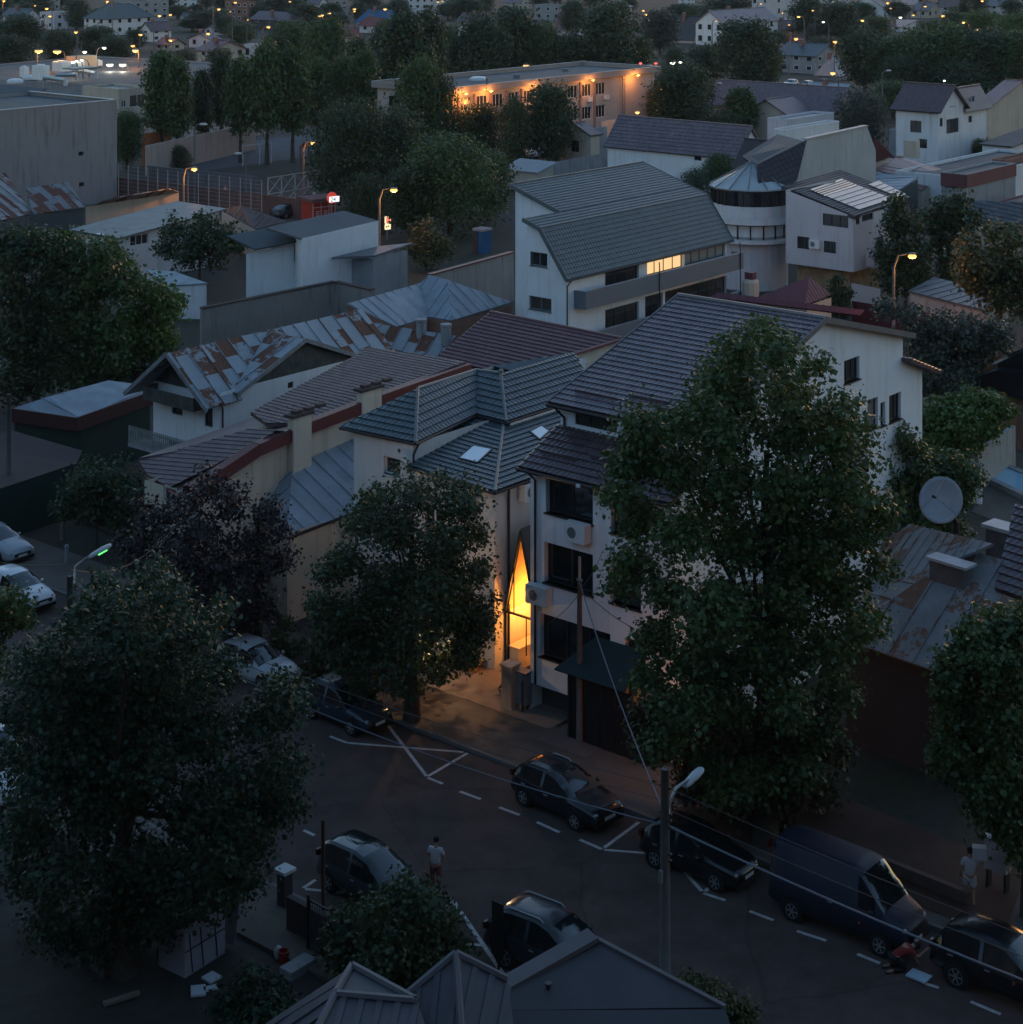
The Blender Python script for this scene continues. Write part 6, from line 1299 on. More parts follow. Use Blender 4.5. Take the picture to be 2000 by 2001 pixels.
# commercial roofs on the left
house('flat_hall', 'wide flat commercial roof with pipes and white vents behind the blank block', (290, 176, 5.5), -200, 330, 'flat', wm=W_GREY, rm=R_FLAT, cat='building', par=.25, lens=(None, 45), rot=8)
house('flat_hall', 'lower flat hall with glazed side at the left edge', (60, 186, 6.0), -60, 80, 'shedL', zr=6.6, wm=W_GREY, rm=R_FLAT, cat='building', oh=.6, wl=[(5, 14, 190, 206), (18, 28, 190, 206), (44, 58, 192, 206)], gut=False)
house('tan_house', 'tan stairwell building with glazed corner behind the blank block', (232, 178, 7.5), 228, 292, 'flat', wm=W_BEIGE, rm=R_ZINC_D, cat='building', wr=[(238, 247, 196, 210), (254, 284, 186, 210)], lens=(8, None), fr=FR_W)
for i, (x, y, w_, h_, l) in enumerate([(80, 155, 2.2, 2.2, 'white box plant unit nearest the blank block on the flat commercial roof'), (48, 150, 1.2, 1.6, 'narrow white plant unit at the left on the flat commercial roof'), (122, 139, 2.6, 1.6, 'white plant unit in the middle of the flat commercial roof'), (148, 138, 2.4, 1.5, 'white plant unit beside the lit kiosk on the flat commercial roof'), (192, 128, 1.2, .9, 'little white plant unit near the floodlights')]):
    p = P(x, y, 5.8); b = MB().box(p, w_, w_ * .8, h_, d=U); b.lathe(p + UP * h_, [(w_ * .3, 0), (w_ * .3, .15), (w_ * .25, .18)], 12); solo(b, 'plant_unit', TRIM_W, l, 'air conditioner', 'plant units on the commercial roof')
for i, (x0, y0, x1, y1) in enumerate([(88, 151, 128, 157), (110, 146, 150, 146), (160, 138, 188, 143)]):
    a, b = P(x0, y0, 6.6), P(x1, y1, 6.6); mb = MB().tube([a - UP * .8, a, b, b - UP * .8], .35, 8); solo(mb, 'roof_duct', METAL, ['long bent white duct nearest the blank block', 'straight white duct in the middle of the commercial roof', 'far white duct near the lit kiosk'][i], 'duct', 'ducts on the commercial roof')
for i, (x, y) in enumerate([(30, 162), (60, 155)]): solo(MB().lathe(P(x, y, 5.6), [(1.3, 0), (1.3, .3), (.9, .6), (.05, .75)], 14), 'roof_dome', M('dome_white', (.55, .57, .6), .3), ['pale roof dome nearer the left edge', 'pale roof dome beside the white box unit'][i], 'skylight', 'roof domes on the flat hall')
k = T('kiosk', 'small lit cream kiosk on the far side of the commercial roof', 'kiosk', P(160, 137, 5.6)); k.add(MB().box(P(160, 134, 5.6), 4.5, 2.5, 2.2, d=Q), 'wall', M('kiosk_cream', (.55, .42, .3), .8)); k.add(MB().box(P(160, 134, 7.8), 5, 3, .2, d=Q), 'roof', TRIM_G)

# ---- lamps
LAMP_ON = M_emit('lamp_sodium', (1, .5, .07), .2)
LAMP_ON2 = M_emit('lamp_white', (.95, 1, .7), .5)
LAMP_RED = M_emit('lamp_red', (1, .05, .03), .4)
POLE = M('pole_concrete', (.11, .11, .115), .9, .15, 3.)
def light(p, col, e, r=.12, name='lamp_light', spot=None):
    e *= LE
    l = bpy.data.lights.new(name, 'SPOT' if spot else 'POINT'); l.energy = e; l.color = col; l.shadow_soft_size = r
    if spot: l.spot_size = R(spot); l.spot_blend = .6
    o = bpy.data.objects.new(name, l); COL.objects.link(o); o.location = p; return o
SOD = (1, .36, .07)
LE = .075
def lamp(px, py, label, hz=8., e=300, r=.28, col='on', pole=True, arm=None, group='lit street lamps of the far town', name='street_lamp', cat='street lamp', base=0.):
    h = P(px, py, hz); d = rotz(V3((1, 0, 0)), (px * 37) % 360) if arm is None else arm
    b = at(h, base) - d * 1.4
    t = T(name, label, cat, b, group)
    if pole:
        t.add(MB().tube([b, at(b, hz - .8), at(b, hz + .05) + d * .35, h + d * -.25 + UP * .22], [.13, .1, .06, .05], 8), 'pole', POLE, smooth=True)
    t.add(MB().sphere(h + UP * .2, r * .9, 10, 6, (1.5, 1.1, .35)), 'lamp_head', TRIM_G, smooth=True)
    t.add(MB().sphere(h, r, 10, 6, (1.4, 1.1, .7)), 'bulb', LAMP_ON if col == 'on' else LAMP_ON2 if col == 'white' else LAMP_RED, smooth=True)
    if e: light(h - UP * .45, SOD if col == 'on' else (1, .95, .75) if col == 'white' else (1, .1, .05), e, .2)
    return t
fl = 'sodium street lamp '
for px, py, lb, e in [(8, 2, 'in the far top left corner', 500), (92, 17, 'over the pale gabled roofs, farther of two', 400), (98, 32, 'in front of the lavender flat-topped house', 400), (210, 3, 'above the mansard roof at the top edge', 400), (312, 31, 'bright at the end of the mansard house', 600), (333, 29, 'small beside the bright mansard-end lamp', 200),
     (149, 63, 'in the dark trees below the mansard house', 300), (428, 18, 'at the left wall of the dark brick apartment house', 300), (460, 5, 'on the dark brick apartment house at the top edge', 300), (334, 79, 'over the small red-roofed cottage', 400), (407, 66, 'over the low pale-gabled bungalow', 400), (275, 68, 'small in front of the white gabled house', 200),
     (525, 53, 'in front of the long dark-roofed house', 250), (630, 30, 'lower of the pair left of the blue roof', 500), (644, 26, 'upper of the pair left of the blue roof', 500), (693, 18, 'between the grey tower house and the blue roof', 400), (753, 18, 'over the ridge of the blue roof', 400), (835, 30, 'in front of the pale four-storey block', 350),
     (1263, 28, 'above the central trees', 500), (1258, 21, 'tiny one behind the central-tree lamp', 100), (1561, 33, 'beside the tall blank lilac block', 500), (1686, 40, 'on a leaning pole below the white gable at the top right', 500), (1556, 76, 'over the small rose-roofed house', 400), (1632, 82, 'hidden in the lit shrubs behind the two-tier roof', 500),
     (1735, 6, 'on the beige house at the top right', 300), (1920, 2, 'beside the dark conifer at the top right edge', 400), (1843, 31, 'on the grey-white square house', 300), (1883, 44, 'at the right of the big grove', 400), (1628, 143, 'in front of the pyramid-roofed bungalow', 500)]:
    lamp(px, py, fl + lb, 8. if py > 20 else 10., e, r=.3)
lamp(76, 100, fl + 'left of the two bright ones on the commercial yard', 9, 900, .5); lamp(112, 101, fl + 'right of the two bright ones on the commercial yard', 9, 900, .5)
lamp(260, 90, fl + 'small one behind the orange wooden pole', 8, 300); lamp(265, 99, fl + 'mounted on the orange wooden pole', 8.5, 900, .4, arm=V3((-.4, -.2, 0)))
lamp(215, 127, 'left of the two dazzling floodlights on the commercial roof edge', 6.6, 420, .42, 'white', group='floodlights on the commercial roof', name='floodlight', cat='floodlight', base=5.6); lamp(240, 127, 'right of the two dazzling floodlights on the commercial roof edge', 6.6, 420, .42, 'white', group='floodlights on the commercial roof', name='floodlight', cat='floodlight', base=5.6)
for x, y, lb in ((143, 122, 'left floodlight over the lit kiosk'), (150, 120, 'middle floodlight over the lit kiosk'), (160, 118, 'right floodlight over the lit kiosk')): lamp(x, y, lb, 8.4, 130, .22, 'white', group='floodlights over the kiosk', name='floodlight', cat='floodlight', base=5.6)
for x, y, lb in ((166, 102, 'greenish white lamp above the lit kiosk'), (204, 94, 'greenish white lamp in the dark trees right of the kiosk')): lamp(x, y, lb, 9, 200, .25, 'white', group='greenish street lamps', cat='street lamp')
lamp(380, 331, fl + 'standing at the paling along the red-lit court fence', 6.5, 700, .22, arm=V3((.8, -.3, 0)), group='street lamps of the middle ground'); lamp(612, 280, fl + 'under the dark trees at the blue slide', 6., 500, .22, group='street lamps of the middle ground')
lamp(770, 372, fl + 'with curved arm between the red kiosk and the round pale tree', 7.4, 900, .24, arm=V3((.9, -.1, 0)), group='street lamps of the middle ground')
lamp(1783, 501, fl + 'with curved arm beside the bare pole at the right', 7.4, 900, .22, arm=V3((.9, -.1, 0)), group='street lamps of the middle ground')
lamp(1246, 220, fl + 'on the tall concrete wall at the school', 6.4, 500, .22, group='street lamps of the middle ground', pole=False)
lamp(1315, 123, 'left of two white lamps behind the round tree', 6, 400, .35, 'white', group='white lamps behind the round tree'); lamp(1330, 122, 'right of two white lamps behind the round tree', 6, 200, .22, 'white', group='white lamps behind the round tree')
lamp(1335, 172, 'white yard lamp glowing through the round tree crown', 4, 700, .4, 'white', group='white lamps behind the round tree')
lamp(1846, 158, 'tiny white lamp under the big grove', 5, 60, .15, 'white', group='white lamps behind the round tree')
for x, lb in ((1252, 'left'), (1282, 'right')): lamp(x, 124, 'small red light, %s of the pair above the school roof end' % lb, 7, 40, .2, 'red', group='red lights behind the school', pole=False, name='signal_light', cat='signal light')
lamp(1720, 563, 'dim sodium glow lamp low on the garage fence', 2.6, 60, .06, pole=False, group='street lamps of the middle ground') if False else None
# unlit lamps
UN = M('lamp_glass_unlit', (.42, .45, .47), .35, .05)
def unlit(px, py, hz, label, d):
    h = P(px, py, hz); b = at(h, 0) - d * 1.2; t = T('street_lamp', label, 'street lamp', b, 'unlit street lamps')
    t.add(MB().tube([b, at(b, hz - .5), at(b, hz) + d * .4, h - d * .2], [.11, .09, .06, .05], 8), 'pole', POLE, smooth=True); t.add(MB().sphere(h, .3, 12, 6, (1.5, 1, .5)), 'lamp_head', UN, smooth=True)
unlit(1075, 210, 7.5, 'unlit lamp on a grey post in front of the school trees', V3((-.6, 0, 0))); unlit(1406, 163, 8, 'unlit pale lamp head left of the long brown roof', V3((.8, 0, 0))); unlit(1737, 138, 8, 'unlit pale lamp head against the big grove', V3((.8, 0, 0)))
unlit(398, 243, 9, 'tall unlit lamp on the pole in front of the poplar row', V3((.8, 0, 0))); unlit(466, 300, 5.5, 'short unlit lamp at the sports court', V3((-.7, 0, 0)))
# school wall lamps
t, B, C, L = SCH
for f, e in ((.02, 700), (.13, 600), (.34, 450), (.62, 450), (.86, 600)):
    p = B + Q * L * f + U * 1.5; h = at(p, 9.35); s = T('wall_lamp', 'sodium wall lamp under the school eave, %s from its left end' % {.02: 'first', .13: 'second', .34: 'third', .62: 'fourth', .86: 'last'}[f], 'wall lamp', h, 'wall lamps along the school eave')
    s.add(MB().bar(h - U * 1.3, h + UP * .1, .06), 'bracket', IRON); s.add(MB().sphere(h, .22, 10, 6, (1.3, 1, .55)), 'bulb', LAMP_ON, smooth=True); light(h - UP * .3, SOD, e, .15)
for x, y, lb in ((1028, 129, 'left'), (1140, 122, 'middle'), (1270, 129, 'right')):
    lamp(x, y, fl + 'behind the school roof, %s of three' % lb, 9.8, 400, .3, group='street lamps behind the school')

# ---- far and middle trees (shared crowns)
TR = [  # px, top, base, width, kind, leaf, what, n
 (318, 105, 318, 80, 'tall', LF_MID, 'first tall tree of the row behind the court, beside the orange-lit wall', 1), (348, 122, 322, 62, 'tall', LF_MID, 'second tall tree of the court row', 1), (395, 142, 306, 50, 'tall', LF_DARK, 'thin dark tree of the court row in front of the lit wall', 1), (432, 108, 296, 58, 'tall', LF_DARK, 'dark narrow tree of the court row', 1),
 (470, 118, 318, 64, 'tall', LF_MID, 'tree of the court row with trunk rising from the play area', 1), (522, 88, 322, 82, 'tall', LF_MID, 'broad-topped tree of the court row with twin trunk', 1), (572, 102, 318, 78, 'tall', LF_MID, 'pointed tree of the court row left of the blue slide', 1), (622, 120, 300, 70, 'tall', LF_MID, 'round-topped tree of the court row near the court lamp', 1), (672, 118, 296, 66, 'tall', LF_MID, 'tree of the court row beside the dark broad tree', 1), (712, 103, 292, 66, 'tall', LF_MID, 'last lighter tree of the court row', 1),
 (690, 200, 410, 190, 'broad', LF_DARK, 'big dark broad tree behind the red kiosk', 2), (760, 215, 400, 170, 'broad', LF_DARK, 'big dark broad tree left of the brighter green tree', 2), (825, 112, 330, 110, 'round', LF_MID, 'tall round tree at the left end of the school', 1), (855, 150, 330, 90, 'round', LF_DARK, 'dark tree touching the school roof corner', 1),
 (880, 268, 462, 215, 'broad', LF_MID, 'broad bright green tree above the round pale tree', 2), (955, 300, 430, 110, 'round', LF_MID, 'green tree left of the small white shed', 1), (800, 330, 470, 110, 'round', LF_DARK, 'dark tree behind the curved-arm street lamp', 1), (715, 340, 455, 110, 'bush', LF_DARK, 'dark lamp-lit hedge mass between kiosk and lamp', 1),
 (792, 30, 250, 105, 'tall', LF_DARK, 'very tall dark tree left of centre at the top', 1), (835, 25, 240, 80, 'tall', LF_DARK, 'very tall dark tree behind the school left end', 1), (748, 55, 220, 70, 'round', LF_DARK, 'dark tree in front of the blue roof', 1), (700, 75, 190, 60, 'round', LF_DARK, 'dark tree below the red-roofed cottage', 1),
 (640, 38, 200, 100, 'round', LF_MID, 'round tree below the pair of lamps', 1), (575, 42, 180, 100, 'round', LF_MID, 'round tree in front of the long dark-roofed house', 1), (540, 70, 190, 70, 'round', LF_DARK, 'dark tree beside the beige bare-walled house', 1), (870, 55, 200, 85, 'round', LF_MID, 'lighter tree left of the central grove', 1),
 (940, 34, 205, 130, 'round', LF_DARK, 'left tree of the dark grove above the school', 1), (1000, 18, 190, 125, 'round', LF_DARK, 'second tree of the dark grove above the school', 1), (1055, 45, 190, 100, 'round', LF_MID, 'third, lighter tree of the grove above the school', 1), (1110, 70, 190, 110, 'round', LF_DARK, 'low tree of the grove above the school', 1), (1190, 12, 190, 140, 'round', LF_DARK, 'largest dark tree of the grove above the school roof end', 1), (1240, 70, 185, 90, 'round', LF_DARK, 'right tree of the grove above the school', 1),
 (1290, 20, 110, 85, 'round', LF_GREY, 'greyish tree right of the central lamps', 1), (1025, 110, 165, 38, 'round', LF_OLIVE, 'little lamp-lit tree behind the school parapet', 1),
 (1072, 165, 335, 112, 'round', LF_DARK, 'lamp-tinged tree in front of the school windows', 1), (1005, 195, 340, 80, 'round', LF_OLIVE, 'orange-lit tree at the school facade', 1), (945, 205, 330, 90, 'round', LF_DARK, 'dark tree before the school left bay', 1), (905, 222, 330, 60, 'round', LF_OLIVE, 'orange-lit small tree before the school left bay', 1),
 (1335, 128, 285, 135, 'round', LF_DARK, 'round tree with a white lamp glowing through it', 2), (1448, 175, 290, 70, 'tall', LF_MID, 'slim light green tree right of the round tree', 1), (1405, 215, 300, 120, 'bush', LF_DARK, 'dark low trees under the slim light green tree', 1), (1290, 165, 270, 60, 'round', LF_DARK, 'dark small tree at the school end wall', 1),
 (1455, 38, 185, 130, 'round', LF_DARK, 'big dark tree in front of the two-storey white house', 1), (1500, 78, 180, 70, 'round', LF_MID, 'tree right of the big dark tree by the white house', 1), (1380, 90, 170, 100, 'round', LF_DARK, 'dark tree left of the big dark tree by the white house', 1), (1320, 92, 150, 70, 'bush', LF_DARK, 'dark hedge below the chalet', 1),
 (1578, -4, 78, 78, 'round', LF_DARK, 'dark tree at the top edge right of the blank lilac block', 1), (1640, 4, 90, 100, 'round', LF_DARK, 'dark round tree left of the white gable at the top right', 1), (1600, 46, 90, 60, 'round', LF_GREY, 'greyish shrubby tree beside the ochre house', 1), (1615, 70, 108, 90, 'bush', LF_OLIVE, 'lamp-lit hedge behind the two-tier roof', 1), (1715, 32, 80, 70, 'round', LF_MID, 'low tree left of the rose-sheet hut', 1), (1757, 12, 50, 34, 'cone', LF_DARK, 'dark conifer in front of the beige house at the top right', 1),
 (1885, -8, 55, 48, 'cone', LF_DARK, 'tall dark conifer at the top right', 1), (1920, 22, 90, 90, 'round', LF_LIGHT, 'brighter tree below the dark conifer at the top right', 1), (1985, 28, 110, 90, 'round', LF_LIGHT, 'bright tree at the right edge near the top', 1), (1830, 40, 100, 80, 'round', LF_MID, 'tree between the rose hut and the lamp on the right', 1),
 (1690, 62, 180, 110, 'round', LF_DARK, 'left tree of the big grove at the right', 1), (1745, 72, 185, 120, 'round', LF_MID, 'second tree of the big grove at the right', 1), (1800, 58, 190, 130, 'round', LF_MID, 'third tree of the big grove at the right', 1), (1860, 52, 190, 130, 'round', LF_MID, 'fourth tree of the big grove at the right', 1), (1925, 58, 190, 150, 'round', LF_DARK, 'fifth, darkest tree of the big grove at the right', 1), (1990, 60, 195, 110, 'round', LF_MID, 'last tree of the big grove at the right edge', 1), (1770, 110, 195, 130, 'bush', LF_DARK, 'dark undergrowth of the big grove', 1), (1880, 120, 200, 150, 'bush', LF_DARK, 'dark undergrowth of the big grove at the right', 1),
 (1682, 172, 292, 112, 'willow', LF_GREY, 'weeping willow left of the three-storey house', 3), (1745, 158, 232, 95, 'round', LF_MID, 'green tree behind the weeping willow', 1), (1712, 190, 240, 60, 'round', LF_MID, 'green tree between willow and three-storey house', 1),
 (1902, 218, 312, 76, 'cone', LF_DARK, 'dark conifer in front of the gabled wing', 2), (1922, 272, 325, 50, 'round', LF_MID, 'green bush right of the dark conifer', 1), (1988, 192, 242, 34, 'cone', LF_DARK, 'small dark conifer at the right edge', 1), (1965, 160, 215, 50, 'round', LF_OLIVE, 'orange-lit tree at the right edge under the grove', 1),
 (1408, 303, 388, 80, 'round', LF_MID, 'green tree in front of the long white hall', 2), (1360, 330, 400, 90, 'bush', LF_DARK, 'dark bushes between the modern building and the long hall', 1), (248, 220, 332, 72, 'round', LF_MID, 'green tree at the right end of the blank block', 2), (350, 285, 330, 60, 'bush', LF_DARK, 'dark clipped bushes under the court row', 1),
 (40, 30, 120, 110, 'round', LF_DARK, 'dark tree mass in the far left behind the commercial yard', 1), (115, 60, 130, 80, 'round', LF_DARK, 'dark tree behind the two bright yard lamps', 1), (20, 70, 150, 90, 'round', LF_DARK, 'dark tree at the left edge above the flat hall', 1), (190, 52, 120, 90, 'round', LF_DARK, 'dark tree under the mansard house', 1), (225, 72, 135, 80, 'round', LF_DARK, 'dark tree behind the floodlights', 1), (150, 0, 62, 60, 'round', LF_DARK, 'dark tree between the white tower stub and the mansard house', 1), (70, -6, 40, 80, 'round', LF_DARK, 'dark tree at the top left edge', 1),
 (265, 58, 100, 50, 'round', LF_DARK, 'dark tree in front of the mansard house end', 1), (400, 20, 60, 80, 'round', LF_DARK, 'dark tree behind the little white gable', 1), (470, 45, 90, 70, 'round', LF_MID, 'tree below the dark brick apartment house', 1), (550, -6, 40, 110, 'round', LF_DARK, 'dark tree at the top edge above the long dark roof', 1), (600, 8, 60, 70, 'round', LF_DARK, 'dark tree at the top edge left of the lamp pair', 1), (720, -8, 30, 70, 'round', LF_DARK, 'dark tree at the top edge behind the blue roof', 1), (780, 0, 50, 50, 'round', LF_DARK, 'dark tree left of the pale four-storey block', 1), (910, -4, 50, 80, 'round', LF_DARK, 'dark tree right of the pale four-storey block', 1), (1120, 2, 70, 60, 'round', LF_DARK, 'dark tree between lilac hall and flat house', 1), (1340, 8, 50, 70, 'round', LF_DARK, 'dark tree above the chalet', 1), (1430, -6, 40, 110, 'round', LF_DARK, 'dark tree at the top edge behind the white house', 1), (1400, -4, 30, 70, 'round', LF_MID, 'tree at the top edge left of the blank lilac block', 1), (1520, 60, 110, 60, 'bush', LF_DARK, 'dark hedge below the ochre house', 1), (360, 96, 150, 70, 'bush', LF_DARK, 'dark hedge below the red-roofed cottage', 1), (430, 95, 160, 60, 'round', LF_DARK, 'dark tree below the wine-red roof', 1), (505, 110, 190, 60, 'round', LF_OLIVE, 'olive tree below the beige bare wall', 1),
]
for i, (px, tp, bs, wd, kd, lf, what, q) in enumerate(TR):
    n, ls, k = {1: (13000, .31, 24), 2: (22000, .25, 34), 3: (20000, .24, 26)}[q]
    tree(px, tp, bs, wd, kd, lf, what, 'trees of the far town' if bs < 250 else 'trees of the middle ground', n=n, ls=ls, k=k, name='conifer' if kd == 'cone' else 'willow' if kd == 'willow' else 'hedge' if kd == 'bush' else 'tree', cat='conifer' if kd == 'cone' else 'hedge' if kd == 'bush' else 'tree')

# the dense belt of trees beyond the far houses
rnd = random.Random(77)
for i in range(75):
    x = rnd.uniform(-40, 2040); bs = rnd.uniform(2, 46) if i % 3 else rnd.uniform(40, 75); h_ = rnd.uniform(26, 44); w_ = rnd.uniform(34, 62)
    if 60 < bs and (140 < x < 340 or 1340 < x < 1580): continue
    tree(x, bs - h_, bs, w_, rnd.choice(('round', 'round', 'broad', 'tall')), rnd.choice((LF_DARK, LF_DARK, LF_MID)), 'dark leafy tree in the far tree belt along the top edge of the view', 'far tree belt along the top edge', n=13000, ls=.31, k=24)

for i in range(22):
    lamp(rnd.uniform(20, 1980), rnd.uniform(-2, 62), 'small street lamp glowing between the far houses and trees', rnd.uniform(7, 9), 0, rnd.uniform(.13, .3), 'white' if i % 6 == 0 else 'on', group='lamps scattered through the far town')
# ------------------------------------------------------------------ vehicles
TYRE = M('tyre', (.012, .012, .013), .85, .1); RIM = M('rim_silver', (.45, .46, .48), .3, .05, metal=.8); CARGLASS = M_glass('car_glass', (.01, .014, .016), .06)
HEADL = M('headlight', (.26, .26, .25), .12, .05, spec=.6); TAIL = M('tail_light', (.07, .006, .006), .25, .05, spec=.5); PLATE = M('number_plate', (.6, .6, .6), .5, .02); BLK = M('car_black_trim', (.012, .012, .012), .5, .05)
def interp(xs, ys, x): return float(np.interp(x, xs, ys))
CARS = {   # length, half width, wheelbase front/rear x, wheel radius, top profile, belt profile, windscreen (base x, top x), rear (roof end x, base x)
 'sedan': dict(L=4.6, w=.9, fx=1.32, rx=-1.34, r=.33, top=[(2.3, .55), (2.2, .74), (1.6, .88), (.95, .97), (.1, 1.38), (-.45, 1.45), (-1.1, 1.4), (-1.85, 1.08), (-2.2, 1.02), (-2.3, .6)], belt=[(2.3, .5), (2.2, .66), (1.2, .82), (-1.8, .94), (-2.3, .6)], ws=(.95, .05), rw=(-1.05, -1.8), clear=.2),
 'suv': dict(L=4.6, w=.93, fx=1.34, rx=-1.32, r=.36, top=[(2.3, .62), (2.22, .86), (1.7, 1.0), (1.0, 1.07), (.3, 1.55), (-.3, 1.67), (-1.4, 1.63), (-1.85, 1.5), (-2.2, 1.08), (-2.3, .66)], belt=[(2.3, .56), (2.2, .78), (1.2, .94), (-1.8, 1.04), (-2.3, .66)], ws=(1.0, .25), rw=(-1.8, -2.18), clear=.25),
 'mpv': dict(L=4.3, w=.9, fx=1.25, rx=-1.35, r=.33, top=[(2.15, .6), (2.1, .8), (1.75, .95), (1.35, 1.04), (.35, 1.55), (-.3, 1.65), (-1.5, 1.6), (-1.9, 1.46), (-2.12, 1.05), (-2.15, .6)], belt=[(2.15, .5), (2.05, .72), (1.2, .9), (-1.8, 1.0), (-2.15, .6)], ws=(1.35, .35), rw=(-1.85, -2.1), clear=.2),
 'hatch': dict(L=4.1, w=.88, fx=1.22, rx=-1.28, r=.32, top=[(2.05, .55), (1.98, .74), (1.5, .88), (.95, .95), (.1, 1.38), (-.45, 1.46), (-1.35, 1.42), (-1.8, 1.2), (-2.02, .95), (-2.05, .55)], belt=[(2.05, .5), (1.95, .66), (1.2, .82), (-1.8, .92), (-2.05, .55)], ws=(.95, .05), rw=(-1.4, -1.95), clear=.18),
 'van': dict(L=5.3, w=.98, fx=1.75, rx=-1.6, r=.35, top=[(2.65, .7), (2.58, 1.0), (2.2, 1.18), (1.85, 1.3), (1.05, 2.2), (.7, 2.33), (-1.5, 2.35), (-2.5, 2.32), (-2.62, 2.1), (-2.65, .6)], belt=[(2.65, .6), (2.5, .9), (1.8, 1.2), (-2.6, 1.25), (-2.65, .6)], ws=(1.85, 1.0), rw=(-2.6, -2.64), clear=.28),
}
def car(kind, name, label, pos, head, paint, group=None, cat='car', roofglass=False, bars=False, rim=RIM, indicator=False, sc=.92):
    """car with its ground centre at pos, driving towards head; body is one lofted surface"""
    c = CARS[kind]; x_ = V3((head.x, head.y, 0)).normalized(); y_ = UP.cross(x_)
    W = lambda x, y, z: pos + x_ * x + y_ * y + UP * z
    t = T(name, label, cat, pos, group); t.o.scale = (sc, sc, min(1., sc + .07)); hl = c['L'] / 2; w = c['w']; van = kind == 'van'
    tx, tz = [p[0] for p in c['top']][::-1], [p[1] for p in c['top']][::-1]; bx, bz = [p[0] for p in c['belt']][::-1], [p[1] for p in c['belt']][::-1]
    (w0, w1), (r1, r0) = c['ws'], c['rw']; mid = (w0 + r0) / 2; sb = (w0 - .5, mid + .1, mid - .02, r0 + .38)
    xs = sorted(set([round(v, 3) for v in np.linspace(-hl, hl, 34)] + [w0, w1, r1, r0, *[q for q in sb], hl - .03, -hl + .03]))
    ztop = lambda x: .25 * sum(interp(tx, tz, x + d) for d in (-.08, -.03, .03, .08)); zbelt = lambda x: min(interp(bx, bz, x), ztop(x) - .03)
    zr = max(tz); zh = interp(tx, tz, w0)
    def sec(x):
        e = (abs(x) / hl) ** 6; ww = w * (1 - .16 * e) * (1 - .03 * max(0, x) / hl); zb = c['clear'] + .1 * e; zt = ztop(x); zl = zbelt(x)
        k = max(0, min(1, (zt - zh) / max(.01, zr - zh))); wt = ww * (.9 - (.08 if van else .17) * k)
        return [(0, zb), (.82 * ww, zb), (.985 * ww, zb + .12), (ww, (zb + zl) / 2), (.985 * ww, zl - .04), (.955 * ww, zl), (wt, zt - (.09 if k > .5 else .05)), (wt * .86, zt - .012), (wt * .5, zt + .012), (0, zt + .022)]
    S_ = [sec(x) for x in xs]; np_ = len(S_[0])
    body, glass, rg = MB(), {'windscreen': MB(), 'rear_window': MB(), 'side_window': [MB(), MB(), MB(), MB()]}, MB()
    def P_(i, j, s): y, z = S_[i][j]; return W(xs[i], y * s, z)
    for i in range(len(xs) - 1):
        xm = (xs[i] + xs[i + 1]) / 2
        for j in range(np_ - 1):
            for s in (1, -1):
                q = [P_(i, j, s), P_(i + 1, j, s), P_(i + 1, j + 1, s), P_(i, j + 1, s)]
                if s > 0: q = q[::-1]
                q = q[::-1]
                dst = body
                if j == 5 and r0 + .3 < xm < w0 - .35 and not (van and xm < .9):
                    if sb[1] < xm < sb[0] + .12: dst = glass['side_window'][0 if s > 0 else 1]
                    elif sb[3] - .05 < xm < sb[2]: dst = glass['side_window'][2 if s > 0 else 3]
                if j >= 6 and w1 < xm < w0: dst = glass['windscreen']
                if j >= 7 and r0 < xm < r1 and not van: dst = glass['rear_window']
                if roofglass and j >= 7 and r1 + .25 < xm < w1 - .1: dst = rg
                dst.poly(q)
    for i, s0 in ((0, 1), (len(xs) - 1, -1)):
        a = [P_(i, j, 1) for j in range(np_)]; b = [P_(i, j, -1) for j in range(np_ - 1, -1, -1)]; q = a + b; body.poly(q if s0 < 0 else q[::-1])
    def smooth(mb, nm, m, par=None):
        if not mb.f: return None
        me = mb.mesh(nm, t.base, True); bm = bmesh.new(); bm.from_mesh(me); bmesh.ops.remove_doubles(bm, verts=bm.verts, dist=.002); bm.normal_update(); [f.normal_flip() for f in bm.faces if (lambda c, nn: (lambda q: nn.dot(c - q) < 0)(x_ * max(-hl + .6, min(hl - .6, c.dot(x_))) + UP * .75))(f.calc_center_median(), f.normal)]; bm.to_mesh(me); bm.free()
        return link(nm, me, m, par or t.o)
    bo = smooth(body, 'body', paint); smooth(glass['windscreen'], 'windscreen', CARGLASS); smooth(glass['rear_window'], 'rear_window', CARGLASS)
    for g in glass['side_window']: smooth(g, 'side_window', CARGLASS)
    smooth(rg, 'glass_roof', CARGLASS)
    for x, s in ((c['fx'], 1), (c['fx'], -1), (c['rx'], 1), (c['rx'], -1)):
        r = c['r']; ct = W(x, s * (w - .17), r); ax = y_ * s
        t.add(MB().lathe(W(x, s * (w - .2), r + .02), [(r + .07, 0), (r + .07, .206)], 20, ax), 'wheel_arch', BLK)
        wh = t.add(MB().lathe(ct, [(r * .6, -.04), (r * .97, -.04), (r, 0), (r, .15), (r * .95, .195), (r * .66, .2)], 22, ax), 'wheel', TYRE)
        rb = MB(); f = ax * .2; e1, e2 = x_, UP
        for k in range(6):
            a = 2 * math.pi * k / 6; d = e1 * math.cos(a) + e2 * math.sin(a); rb.bar(ct + f + d * r * .1, ct + f + d * r * .62, .05, .02, ax)
        rb.lathe(ct + f - ax * .02, [(r * .6, 0), (r * .655, 0), (r * .655, .025), (r * .6, .025), (r * .6, 0)], 22, ax, False); rb.lathe(ct + f - ax * .02, [(r * .16, 0), (r * .14, .03), (.01, .035)], 10, ax); t.add(rb, 'rim', rim, wh)
